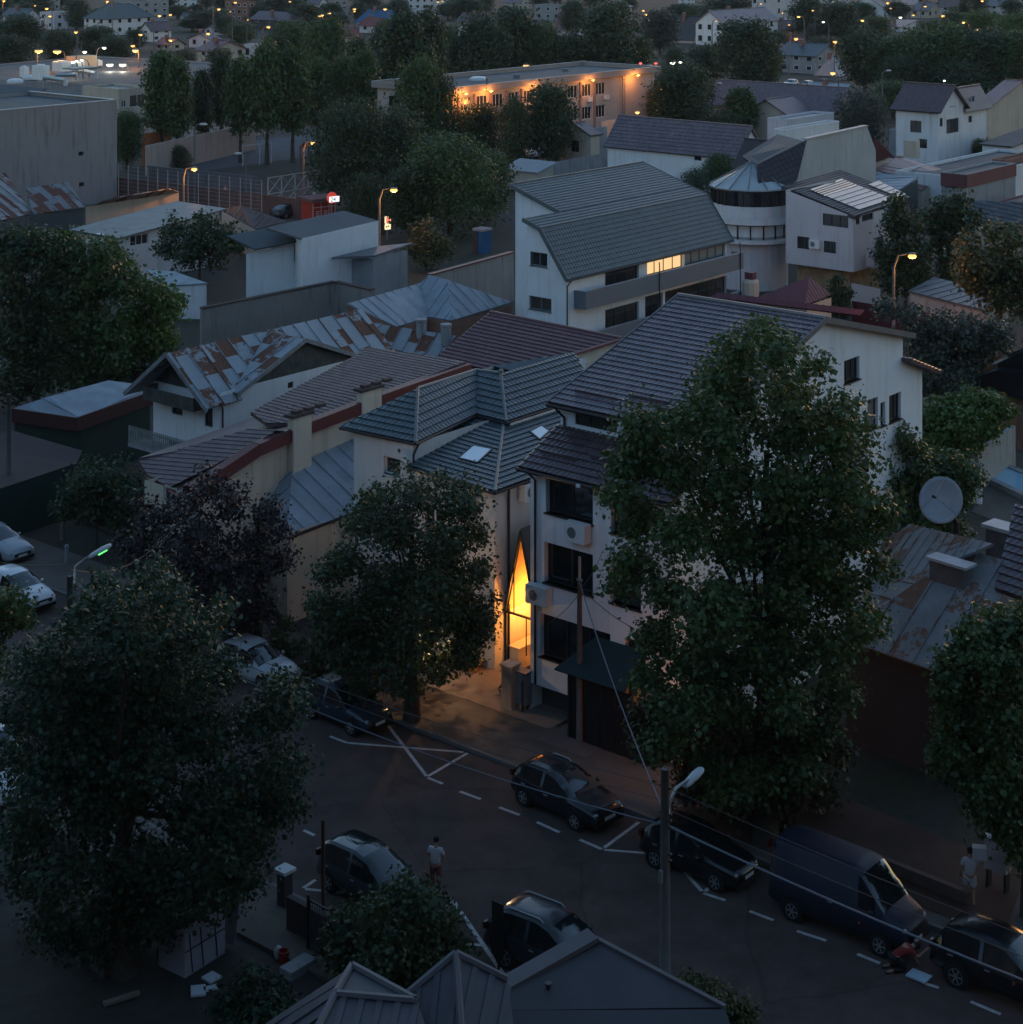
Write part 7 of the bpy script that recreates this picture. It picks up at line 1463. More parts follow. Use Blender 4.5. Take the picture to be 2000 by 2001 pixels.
    zf = interp(tx, tz, hl - .12); zq = interp(tx, tz, -hl + .12)
    for s in (1, -1):
        wf = w * .86
        t.add(MB().sphere(W(hl - .16, s * (wf - .16), zf - .1), .09, 10, 6, (1.1, 1.9, .7) if abs(x_.y) < .7 else (1.5, 1.5, .7)), 'headlight', HEADL, smooth=True)
        t.add(MB().par(W(-hl - .004 if van else -hl + .02, s * (wf - .06) - .1, zq - .22), y_ * .18, x_ * .1, UP * .2), 'tail_light', TAIL)
        zm = interp(bx, bz, w0 - .3) + .06; m = MB().sphere(W(w0 - .38, s * (w + .1), zm + .04), .1, 8, 6, (.8, 1.1, .75)); m.bar(W(w0 - .38, s * (w * .93), zm), W(w0 - .38, s * (w + .08), zm + .02), .05); t.add(m, 'mirror', paint, smooth=True)
        hd = MB()
        for hx in ((sb[1] + .08,) if van else (sb[1] + .12, sb[3] + .2)): hd.bar(W(hx, s * (w + .012), zbelt(hx) - .12), W(hx + .18, s * (w + .012), zbelt(hx) - .12), .03, .03)
        t.add(hd, 'door_handle', METAL)
        if bars: t.add(MB().tube([W(w1 - .25, s * w * .62, zr - .1), W(w1 - .45, s * w * .62, zr + .015), W(r1 + .3, s * w * .62, zr - .01), W(r1 + .1, s * w * .62, zr - .1)], .022, 6), 'roof_rail', METAL)
    t.add(MB().par(W(hl - .03, -.5, zf - .3), y_ * 1.0, x_ * .035, UP * .16), 'grille', BLK)
    t.add(MB().par(W(hl - .01, -.26, .42), y_ * .52, x_ * .03, UP * .11), 'number_plate', PLATE)
    t.add(MB().par(W(hl - .12, -w * .8, c['clear'] + .06), y_ * w * 1.6, x_ * .13, UP * .14), 'bumper', BLK)
    if indicator: t.add(MB().sphere(W(c['fx'] - .75, -w - .005, .8), .045, 8, 5), 'indicator', M('indicator_orange', (.5, .06, .01), .3, .05), smooth=True)
    return t
def paint(name, col, rough=.22, coat=.25): return M('paint_' + name, col, rough, .04, .5, spec=.4, coat=coat)
def carpos(rear, front, kind, d=None):
    """centre and heading from the ground contacts of the two wheels on the camera side"""
    c = CARS[kind]; a, b = P(*rear), P(*front); h = (b - a).normalized() if d is None else d; m = (a + b) / 2 if front != rear else a - h * c['rx'] * .9
    lft = UP.cross(h); off = -(c['fx'] + c['rx']) / 2; return (m + h * off * (front != rear) + lft * (c['w'] - .1) * .92), h
p, h = carpos((1027, 1572), (1131, 1622), 'hatch'); car('hatch', 'parked_car', 'black crossover with bright alloy wheels and roof rails parked below the carport', p, h, paint('black_blue', (.012, .016, .02)), 'cars parked along the kerb', bars=True, sc=.98)
p, h = carpos((1281, 1694), (1402, 1742), 'hatch'); car('hatch', 'parked_car', 'black car parked behind the lamp pole, ahead of the blue van', p, h, paint('black', (.01, .011, .013)), 'cars parked along the kerb')
p, h = carpos((1551, 1800), (1721, 1868), 'van'); car('van', 'parked_van', 'navy blue panel van parked along the far kerb', p, h, paint('navy', (.009, .013, .03), .5, .05), 'cars parked along the kerb', cat='van', indicator=True, sc=.89)
p, h = carpos((1873, 1930), (1873, 1930), 'suv', U); car('suv', 'parked_car', 'black car cut off by the lower right edge', p, h, paint('black', (.01, .011, .013)), 'cars parked along the kerb', indicator=True)
p, h = carpos((642, 1742), (642, 1742), 'mpv', (U - Q * .05).normalized()); car('mpv', 'parked_car', 'dark blue-green family car with big glass roof beside the standing man', p, h, paint('petrol', (.03, .05, .06)), 'cars parked along the kerb', roofglass=True, sc=.87)
p, h = carpos((992, 1892), (992, 1892), 'suv', (U + Q * .04).normalized()); car('suv', 'parked_car', 'dark car half hidden behind the big plain roof at the bottom', p, h, paint('graphite', (.022, .028, .034)), 'cars parked along the kerb', bars=True)
p, h = carpos((598, 1398), (700, 1442), 'hatch'); car('hatch', 'parked_car', 'dark blue hatchback with sky-lit roof parked under the mid-size street tree', p, h, paint('midnight', (.02, .03, .045)), 'cars parked along the kerb')
p, h = carpos((440, 1322), (440, 1322), 'hatch', U); car('hatch', 'parked_car', 'pale silver car poking out right of the big left tree', p, h, paint('silver', (.42, .45, .48)), 'cars parked along the kerb')
p, h = carpos((-20, 1176), (-20, 1176), 'hatch', U); car('hatch', 'parked_car', 'white hatchback under the green-lit street lamp at the left edge', p, h, paint('white', (.62, .63, .65)), 'cars parked along the kerb')
p, h = carpos((-60, 1082), (-60, 1082), 'sedan', U); car('sedan', 'parked_car', 'grey saloon nose at the left edge behind the white hatchback', p, h, paint('grey', (.27, .3, .33)), 'cars parked along the kerb')
p = P(235, 1002); car('hatch', 'parked_car', 'car glinting through the shrubs under the red-tiled gable corner', p, Q, paint('silver', (.42, .45, .48)), 'cars parked in yards')
p = P(566, 424); car('sedan', 'parked_car', 'dark saloon parked beside the white lattice frame', p, Q, paint('dark_grey', (.03, .034, .04)), 'cars parked in yards')
p = P(1045, 309); car('van', 'parked_van', 'white delivery van in the yard behind the modern building', p, -Q, paint('white', (.62, .63, .65)), 'cars parked in yards', cat='van')
for x, y, lb in ((1545, 170, 'white car with glowing lights, left of two below the two-tier grey house'), (1583, 172, 'white car, right of two below the two-tier grey house')): car('hatch', 'parked_car', lb, P(x, y), Q if x > 1560 else -Q, paint('white', (.62, .63, .65)), 'cars parked in yards')
car('van', 'parked_van', 'white van roof at the left edge below the pinkish road', P(-42, 1545), U, paint('white', (.62, .63, .65)), 'cars parked along the kerb', cat='van')

# ------------------------------------------------------------------ people
SKIN = M('skin', (.36, .2, .14), .6, .05); HAIR = M('hair_black', (.012, .01, .01), .7, .1)
def skin_mesh(name, verts, edges, mat, parent, root=0, lv=2):
    me = bpy.data.meshes.new(name); me.from_pydata([v[0] for v in verts], edges, []); o = bpy.data.objects.new(name, me); COL.objects.link(o); o.parent = parent; me.materials.append(mat)
    o.modifiers.new('skin', 'SKIN'); sv = me.skin_vertices[0].data
    for i, v in enumerate(verts):
        r = v[1]; sv[i].radius = (r, r) if not isinstance(r, tuple) else r
    sv[root].use_root = True; s = o.modifiers.new('sub', 'SUBSURF'); s.levels = lv; s.render_levels = lv
    me.polygons.foreach_set('use_smooth', [True] * len(me.polygons)); return o
def person(label, pos, yaw, J, shirt, trousers, sleeve=.5, shorts=False, cat='person'):
    """J: joints in metres (x right, y forward, z up)"""
    t = T('person', label, cat, pos); t.o.rotation_euler = (0, 0, yaw); v = []; e = []
    def add(p, r, to=None): v.append((V3(p), r)); (e.append((to, len(v) - 1)) if to is not None else None); return len(v) - 1
    pel = add(J['pelvis'], (.13, .11)); ch = add(J['chest'], (.155, .115), add((V3(J['pelvis']) + V3(J['chest'])) / 2, (.125, .1), pel)); nk = add(J['neck'], .055, ch)
    hd = V3(J['head']); up = (hd - V3(J['neck'])).normalized(); h1 = add(hd - up * .05, .075, nk); h2 = add(hd + up * .04, .09, h1); add(hd + up * .11, .06, h2)
    for s, k in ((-1, 'l'), (1, 'r')):
        sh = add(J['sh' + k], .055, ch); el = add(J['el' + k], .042, sh); wr = add(J['wr' + k], .03, el)
        d = (V3(J['wr' + k]) - V3(J['el' + k])).normalized(); pm = add(V3(J['wr' + k]) + d * .07, (.038, .02), wr); sd = d.cross(V3((.3, .2, 1))).normalized()
        for i, ln in enumerate((.06, .075, .08, .07)):
            b = V3(J['wr' + k]) + d * .09 + sd * (i - 1.5) * .02; f1 = add(b, .009, pm); f2 = add(b + d * ln * .6, .008, f1); add(b + d * ln + V3((0, 0, -.02)), .007, f2)
        th = add(V3(J['wr' + k]) + d * .05 + sd * .045, .01, pm); add(V3(J['wr' + k]) + d * .09 + sd * .06, .009, th)
        hp = add(J['hip' + k], .1, pel); kn = add(J['kn' + k], .06, hp); an = add(J['an' + k], .04, kn); add(J['toe' + k], .035, an)
    skin_mesh('body', v, e, SKIN, t.o)
    hb_ = MB().sphere(hd + up * .045 - V3((0, .02, 0)), .108, 12, 8, (.88, 1.0, 1.0)); link('hair', hb_.mesh('hair', smooth=True), HAIR, t.o)
    sv = []; se = []
    def ad(p, r, to=None): sv.append((V3(p), r)); (se.append((to, len(sv) - 1)) if to is not None else None); return len(sv) - 1
    a = ad(V3(J['pelvis']).lerp(V3(J['chest']), -.12), (.165, .135)); b = ad(V3(J['pelvis']).lerp(V3(J['chest']), .5), (.16, .13), a); c = ad(J['chest'], (.18, .135), b); ad(V3(J['chest']).lerp(V3(J['neck']), .75), (.075, .07), c)
    for k in 'lr':
        s = ad(J['sh' + k], .078, c); ad(V3(J['sh' + k]).lerp(V3(J['el' + k]), sleeve), .074, s); ad(V3(J['sh' + k]).lerp(V3(J['el' + k]), sleeve + .12), .07, len(sv) - 1)
    skin_mesh('shirt', sv, se, shirt, t.o)
    sv = []; se = []
    a = ad(V3(J['pelvis']) + V3((0, 0, .05)), (.15, .125)); 
    for k in 'lr':
        h = ad(J['hip' + k], .118, a); m = ad(J['kn' + k] if not shorts else V3(J['hip' + k]).lerp(V3(J['kn' + k]), .85), .085 if not shorts else .115, h)
        if not shorts: ad(V3(J['kn' + k]).lerp(V3(J['an' + k]), .88), .065, m)
    skin_mesh('shorts' if shorts else 'trousers', sv, se, trousers, t.o)
    for k in 'lr': t_ = MB().sphere(V3(J['an' + k]).lerp(V3(J['toe' + k]), .55) + V3((0, 0, -.02)), .06, 10, 6, (.8, 1.9, .75)); o = link('shoe', t_.mesh('shoe', smooth=True), TRIM_D if not shorts else SKIN, t.o)
    return t
ST = dict(pelvis=(0, 0, .95), chest=(0, .0, 1.3), neck=(0, .01, 1.5), head=(0, .05, 1.66), shl=(-.19, 0, 1.43), shr=(.19, 0, 1.43), ell=(-.26, .04, 1.16), elr=(.26, .04, 1.16), wrl=(-.12, .24, 1.2), wrr=(.12, .24, 1.2), hipl=(-.1, 0, .9), hipr=(.1, 0, .9), knl=(-.11, .02, .5), knr=(.11, .02, .5), anl=(-.12, -.02, .09), anr=(.12, -.02, .09), toel=(-.13, .13, .04), toer=(.13, .13, .04))
WHT = M('cloth_white', (.5, .47, .49), .9, .05, 5.)
person('person standing in the road in a white T-shirt and reddish trousers, seen from behind', P(852, 1747), R(-20), ST, WHT, M('cloth_rust', (.17, .06, .05), .9, .1, 5.))
WK = dict(ST, elr=(.36, .05, 1.32), wrr=(.34, .1, 1.55), ell=(-.27, -.03, 1.16), wrl=(-.29, .08, .93), knl=(-.11, .14, .52), anl=(-.11, .05, .1), toel=(-.11, .2, .06), knr=(.1, .02, .5), anr=(.11, -.16, .12), toer=(.11, -.02, .04))
person('person in white T-shirt and white shorts carrying a white box on one shoulder', P(1896, 1770), R(-12), WK, WHT, WHT, shorts=True)
bx = MB(); ps = P(1896, 1770); rt = rotz(V3((1, 0, 0)), -12); bx.box(ps + rt * .28 + rotz(V3((0, 1, 0)), -12) * .02 + UP * 1.5, .42, .3, .36, d=rt); solo(bx, 'cardboard_box', M('box_white', (.55, .54, .56), .8, .05), 'white box carried on the shoulder of the walking person', 'box')
KN = dict(pelvis=(0, -.05, .42), chest=(0, .27, .6), neck=(0, .46, .66), head=(0, .6, .66), shl=(-.18, .38, .64), shr=(.18, .38, .64), ell=(-.25, .52, .38), elr=(.3, .55, .5), wrl=(-.18, .68, .16), wrr=(.24, .78, .62), hipl=(-.1, -.06, .38), hipr=(.1, -.06, .38), knl=(-.16, .22, .1), knr=(.14, .26, .08), anl=(-.16, -.22, .08), anr=(.14, -.24, .08), toel=(-.16, -.36, .04), toer=(.14, -.38, .04))
person('person in a red shirt and black trousers crouching at the front of the blue van', P(1752, 1896), math.atan2(U.y, U.x) - R(90) + R(50), KN, M('cloth_red', (.2, .025, .02), .9, .1, 5.), M('cloth_black', (.015, .017, .02), .9, .1, 5.), sleeve=.6)
bd = MB(); a = P(1770, 1908, .05); bd.par(a, U * .62, Q * .45, UP * .05); bd.par(a + UP * .055 + U * .05 + Q * .28, U * .5, Q * .03, UP * .004); bd.par(a + UP * .055 + U * .05 + Q * .15, U * .5, Q * .02, UP * .004); solo(bd, 'foam_board', M('board_pale_blue', (.38, .5, .58), .7, .05), 'pale blue lined board on the road beside the crouching person', 'board')

# ------------------------------------------------------------------ poles, wires
CONCR = M('pole_concrete', (.11, .11, .115), .9, .15, 3.)
WIRE = M('wire', (.05, .05, .055), .5, .1); CABLE = M('cable_pale', (.13, .15, .18), .5, .1)
pb = P(1300, 2012); zt = lambda b, y: H - b.y * (y - YH) / F
def upole(name, label, b, top, r=.17, cat='utility pole'):
    t = T(name, label, cat, b); t.add(MB().tube([b, at(b, top * .5), at(b, top)], [r, r * .85, r * .68], 10), 'pole', CONCR, smooth=True); return t
T1 = upole('utility_pole', 'concrete lamp pole with many wires in the right foreground', pb, zt(pb, 1502))
hz = zt(pb, 1575); dv_ = (Q * .7 + V3((.45, .3, 0))).normalized(); hp = pb + dv_ * 1.15; hp.z = zt(hp, 1520)
T1.add(MB().tube([at(pb, hz - .3) + dv_ * .14, at(pb, hz) + dv_ * .16, at(pb, hz) + dv_ * .45 + UP * .35, hp - dv_ * .2], .045, 8), 'lamp_arm', METAL, smooth=True)
def lamp_head(t, hp, d, ln=.62, led=None):
    s = d.cross(UP).normalized() * .15; u = (UP * .95 - d * .05); mb = MB()
    prof = [(-.3, .5, .06), (-.22, .85, .1), (.1, 1.0, .13), (.28, .9, .1), (.34, .55, .05)]; rings = []
    for x, w, z in prof:
        k = len(mb.v); c = hp + d * x * ln / .6
        for j in range(10):
            a = 2 * math.pi * j / 10; mb.v.append(c + s * w * math.cos(a) + UP * z * math.sin(a) * .8)
        rings.append(k)
    for a, b in zip(rings, rings[1:]):
        for j in range(10): mb.f.append([a + j, b + j, b + (j + 1) % 10, a + (j + 1) % 10]); mb.uv.append([(0, 0)] * 4)
    mb.f.append([rings[0] + j for j in range(10)]); mb.uv.append([(0, 0)] * 10); mb.f.append([rings[-1] + j for j in range(10)][::-1]); mb.uv.append([(0, 0)] * 10)
    o = t.add(mb, 'lamp_head', UN, smooth=True)
    if led: t.add(MB().bar(hp + s * 1.0 - UP * .045 - d * .05, hp + s * .95 - UP * .045 + d * .28, .03, .03), 'led_strip', led, o)
lamp_head(T1, hp, (dv_ + UP * .35).normalized(), .75)
ins = M('insulator', (.2, .13, .08), .3, .1)
for y in (1538, 1590, 1602, 1615, 1668, 1680):
    z = zt(pb, y); T1.add(MB().bar(at(pb, z) - U * .2, at(pb, z) + U * .2, .04), 'bracket', IRON); T1.add(MB().sphere(at(pb, z + .05) + U * .2, .036, 8, 5), 'insulator', ins, smooth=True)
T1.add(MB().box(at(pb, zt(pb, 1720)) - Q * .2, .1, .1, .35, d=U), 'junction_box', M('box_grey', (.16, .16, .16), .6))
p2 = P(1133, 1455); T2 = upole('utility_pole', 'slim concrete pole in front of the white house carport', p2, zt(p2, 1135), .13)
T2.add(MB().tube([at(p2, zt(p2, 1140)), at(p2, zt(p2, 1088))], .055, 8), 'mast', METAL); T2.add(MB().bar(at(p2, zt(p2, 1133)) - U * .12, at(p2, zt(p2, 1133)) + U * .12, .07), 'bracket', METAL)
def onV(px, v):    # point at pavement offset v that shows at pixel column px
    b = S(0, v); return go(b, U, px)
p3 = onV(137, -12.2); T3 = upole('utility_pole', 'street lamp pole with a green strip light in its head at the left', p3, zt(p3, 1125), .15)
hd = (Q * .5 + V3((.9, .2, 0))).normalized(); h3 = p3 + hd * 1.0; h3.z = zt(h3, 1078); T3.add(MB().tube([at(p3, zt(p3, 1140)) + hd * .12, at(p3, zt(p3, 1108)) + hd * .2, h3 - hd * .22 - UP * .05], .045, 8), 'lamp_arm', METAL, smooth=True)
lamp_head(T3, h3, (hd + UP * .4).normalized(), .8, M_emit('led_green', (.1, 1, .15), .25))
def wire(label, a, b, sag, r=.012, mat=WIRE, n=20, group='overhead wires along the street', name='wire', cat='wire'):
    a, b = V3(a), V3(b); pts = [a.lerp(b, i / n) - UP * sag * 4 * (i / n) * (1 - i / n) for i in range(n + 1)]
    solo(MB().tube(pts, r, 5), name, mat, label, cat, group, base=a)
Lw = [('top wire from the foreground lamp pole to the left pole', 1538, 1128, .55, .011), ('second wire from the foreground lamp pole to the left pole', 1566, 1140, .6, .011), ('pale thick cable from the foreground lamp pole to the left pole', 1614, 1152, .75, .016)]
for lb, y0, y1, sg, r in Lw: wire(lb, at(pb, zt(pb, y0)) - U * .2, at(p3, zt(p3, y1)), sg, r, CABLE if 'thick' in lb else WIRE)
wire('bright service cable rising from the foreground lamp pole to the slim carport pole', at(pb, zt(pb, 1590)), at(p2, zt(p2, 1137)), .35, .022, CABLE, group='service cables at the carport pole')
p4 = pb + U * 26; 
wire('thick pale cable bundle running down to the right edge from the lamp pole', at(pb, zt(pb, 1612)) + U * .2, at(p4, 6.0), .6, .03, CABLE); wire('thin wire running right from the lamp pole, upper one', at(pb, zt(pb, 1538)) + U * .2, at(p4, 6.9), .5, .011); wire('thin wire running right from the lamp pole, lower one', at(pb, zt(pb, 1580)) + U * .2, at(p4, 6.5), .5, .011)
upole('utility_pole', 'utility pole beyond the right edge carrying the cable bundle', p4, 7.2, .16)
wire('slack cable from the carport pole to the gate between the two houses', at(p2, zt(p2, 1160)), P(1040, 1232, 2.9), .25, .012, group='service cables at the carport pole'); wire('cable from the carport pole into the big street tree', at(p2, zt(p2, 1145)), P(1240, 1228, 4.6), .15, .014, group='service cables at the carport pole'); wire('slack cable from the carport pole up to the white house wall', at(p2, zt(p2, 1150)), HL(3.6, -.1, 7.1), .2, .012, group='service cables at the carport pole')
wire('slack cable from the green-lit lamp into the plum tree', at(p3, zt(p3, 1112)), P(360, 1005, 6.), .9, .014); wire('wire crossing behind the green-lit lamp at the left edge', at(p3, zt(p3, 1100)), P(-60, 1085, 6.), .2, .01)
b = P(18, 1030); upole('utility_pole', 'dark timber pole at the left edge in front of the green shed', b, zt(b, 770), .15)
b = P(57, 1034); solo(MB().tube([b, at(b, zt(b, 972))], .17, 10).tube([at(b, zt(b, 972)), at(b, zt(b, 968))], .22, 10), 'gate_post', W_GREY, 'short grey round post with cap in front of the green sheet wall', 'post')
b = P(123, 1055); solo(MB().tube([b, at(b, 1.5)], .13, 8).tube([at(b, 1.5), at(b, 1.62)], .2, 8), 'gate_post', M('post_stone', (.2, .16, .15), .9, .3), 'stone gate post in the dark hedge left of the plum tree', 'post')
b = P(131, 1105); solo(MB().tube([b, at(b, .85)], .1, 8).sphere(at(b, .9), .12, 8, 5), 'bollard', W_GREY, 'grey bollard on the pavement left of the green-lit lamp', 'bollard')
b = P(632, 1815); solo(MB().tube([b, at(b, zt(b, 1602))], .06, 8), 'steel_pole', M('pole_rust', (.07, .035, .025), .8, .3, 3.), 'thin rusty pole in front of the family car at the gate', 'pole')
b = P(1753, 600); upole('utility_pole', 'bare grey pole beside the curved-arm street lamp at the right', b, zt(b, 457), .14)
b = P(975, 1895, 0); 
t = T('road_sign', 'back of a dark road sign on a post beside the half-hidden car', 'road sign', b); t.add(MB().tube([b, at(b, zt(b, 1765))], .04, 8), 'post', IRON); t.add(MB().par(at(b, zt(b, 1865)) - U * .22 - Q * .06, U * .44, Q * .03, UP * (zt(b, 1762) - zt(b, 1865))), 'panel', IRON)
# ------------------------------------------------------------------ gap between the two houses: gate, lit wall, wall lamp, bin and pillar
def porch():
    G = lambda s_, t_, z: V3((KC.x + Q.x * (.75 + t_) + U.x * s_, KC.y + Q.y * (.75 + t_) + U.y * s_, z))
    t = T('porch', 'steep A-framed porch glowing amber in the gap between the hipped house and the white house', 'porch', G(.8, 1, 0))
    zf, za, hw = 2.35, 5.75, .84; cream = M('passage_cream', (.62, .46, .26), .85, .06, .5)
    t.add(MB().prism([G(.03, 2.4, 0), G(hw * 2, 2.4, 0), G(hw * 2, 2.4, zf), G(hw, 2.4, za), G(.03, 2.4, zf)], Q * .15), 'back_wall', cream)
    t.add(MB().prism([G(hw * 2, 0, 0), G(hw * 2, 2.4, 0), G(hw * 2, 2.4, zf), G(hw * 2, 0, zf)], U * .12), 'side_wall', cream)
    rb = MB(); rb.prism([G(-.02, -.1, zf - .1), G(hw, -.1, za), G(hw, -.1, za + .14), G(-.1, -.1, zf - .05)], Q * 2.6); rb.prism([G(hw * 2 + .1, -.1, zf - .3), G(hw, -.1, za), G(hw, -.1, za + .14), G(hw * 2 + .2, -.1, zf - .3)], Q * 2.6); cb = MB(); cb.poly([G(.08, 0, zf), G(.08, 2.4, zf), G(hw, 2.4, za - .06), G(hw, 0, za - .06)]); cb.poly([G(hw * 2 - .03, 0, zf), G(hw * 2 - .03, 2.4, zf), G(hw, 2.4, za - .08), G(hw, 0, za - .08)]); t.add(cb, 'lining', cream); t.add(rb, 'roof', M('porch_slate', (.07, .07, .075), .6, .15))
    fr = MB(); fr.bar(G(.03, -.12, zf), G(hw, -.12, za + .05), .07, .07); fr.bar(G(hw, -.12, za + .05), G(hw * 2, -.12, zf), .07, .07); fr.bar(G(.03, -.12, 2.35), G(hw * 2, -.12, 2.35), .08, .08); fr.bar(G(.5, -.12, 2.4), G(.5, -.12, 4.2), .05); fr.bar(G(.04, -.12, 0), G(.04, -.12, 2.35), .06); fr.bar(G(1.15, -.12, .8), G(1.15, -.12, 2.3), .05); t.add(fr, 'frame', IRON)
    solo(MB().par(G(.1, .05, 0), U * .5, Q * 2.2, UP * .85).par(G(.06, .02, .85), U * .6, Q * 2.25, UP * .06), 'plinth_ledge', M('ledge_pale', (.62, .6, .56), .7, .05), 'pale ledge along the wall inside the amber porch', 'ledge')
    return G
PG = porch()
wl = T('wall_lamp', 'glowing globe wall lamp inside the amber porch', 'wall lamp', PG(.8, 1.6, 2.0)); lp = PG(1.0, .9, 2.45)
wl.add(MB().bar(lp + U * .6, lp, .04), 'bracket', IRON); wl.add(MB().sphere(lp, .11, 12, 8), 'globe', M_emit('globe_amber', (1, .7, .3), 4.), smooth=True); light(lp + UP * .2, (1, .38, .06), 400, .1)
fw = T('wall_lamp', 'warm porch lamp on the hipped house front, hidden behind the street tree', 'wall lamp', P(850, 1235, 2.2)); lq = P(850, 1222, 2.9); fw.add(MB().sphere(lq, .1, 10, 6), 'globe', M_emit('globe_amber', (1, .7, .3), 4.), smooth=True); fw.add(MB().bar(lq, lq + Q * .35, .04), 'bracket', IRON); light(lq - Q * .15, (1, .6, .32), 480, .1)
pl = MB(); c = P(998, 1388); pl.box(c, .5, .5, 1.75, d=U); pl.box(at(c, 1.75), .6, .6, .08, d=U); solo(pl, 'gate_pillar', M('pillar_pale', (.38, .34, .31), .85, .15, 1., stain=.3), 'pale gate pillar at the amber-lit gap', 'pillar')
mbx = T('meter_box', 'grey meter box on the low wall beside the gate pillar', 'meter box', P(1020, 1372, .4)); c = P(1020, 1372, .35); mbx.add(MB().box(c, .7, .4, 1.2, d=U), 'cabinet', W_GREY); mbx.add(MB().box(c + UP * 1.2, .76, .46, .05, d=U), 'lid', TRIM_G)
gs = MB()
for k in range(9): gs.par(P(1018, 1398) + Q * (.02 + k * .25), U * .05, Q * .16, UP * 1.3)
solo(gs, 'side_fence', M('planks_brown', (.13, .09, .08), .8, .2, 3.), 'low plank fence along the driveway left edge', 'fence')
bn = T('bench', 'overturned wooden bench leaning on the forecourt', 'bench', P(978, 1350)); c = P(975, 1346, .25); bn.add(MB().par(c, U * .25 + UP * .3, Q * .75, (UP * .5 - U * .3).normalized() * .05), 'seat', WOOD); lg = MB().bar(c, at(c, .12) + U * .1, .05); bn.add(lg, 'leg', WOOD); bn.add(MB().bar(c + Q * .6, at(c + Q * .6, .12) + U * .1, .05), 'leg', WOOD)
solo(MB().par(P(870, 1297, .13), U * 1.6, Q * .6, UP * .45), 'planter', M('planter_terracotta', (.3, .13, .06), .85, .15, 2.), 'long terracotta planter at the foot of the hipped house', 'planter')
bi = T('wheelie_bin', 'dark green wheelie bin beside the carport', 'bin', P(1258, 1490)); c = P(1258, 1490); bi.add(MB().prism([c - U * .3 - Q * .3, c + U * .3 - Q * .3, c + U * .3 + Q * .3, c - U * .3 + Q * .3], UP * .95), 'body', M('bin_green', (.012, .04, .04), .5)); bi.add(MB().box(at(c, .95), .68, .7, .07, d=U), 'lid', M('bin_lid', (.02, .08, .09), .5)); solo(MB().box(P(1240, 1488), .22, .3, 1.1, d=U), 'gate_pillar', M('pillar_brick', (.25, .12, .09), .9, .15), 'narrow brick-red pillar beside the wheelie bin', 'pillar')
cb = T('electrical_cabinet', 'pale electrical cabinet on black legs at the right edge', 'cabinet', P(1950, 1745)); c = P(1950, 1745); cb.add(MB().box(at(c, .75), .75, .4, .95, d=U), 'cabinet', M('cabinet_pale', (.42, .4, .43), .6, .08)); cb.add(MB().box(at(c, 1.7), .82, .47, .08, d=U), 'lid', M('cabinet_pale', (.42, .4, .43), .6, .08))
for s in (-.3, .3): cb.add(MB().box(c + U * s, .07, .3, .75, d=U), 'leg', IRON)
gwall('low_wall', 'low kerb wall along the reddish yard on the right', (1560, 1612, .5), (1890, 1745, .5), .2, M('kerb_earth', (.1, .065, .055), .9, .3))
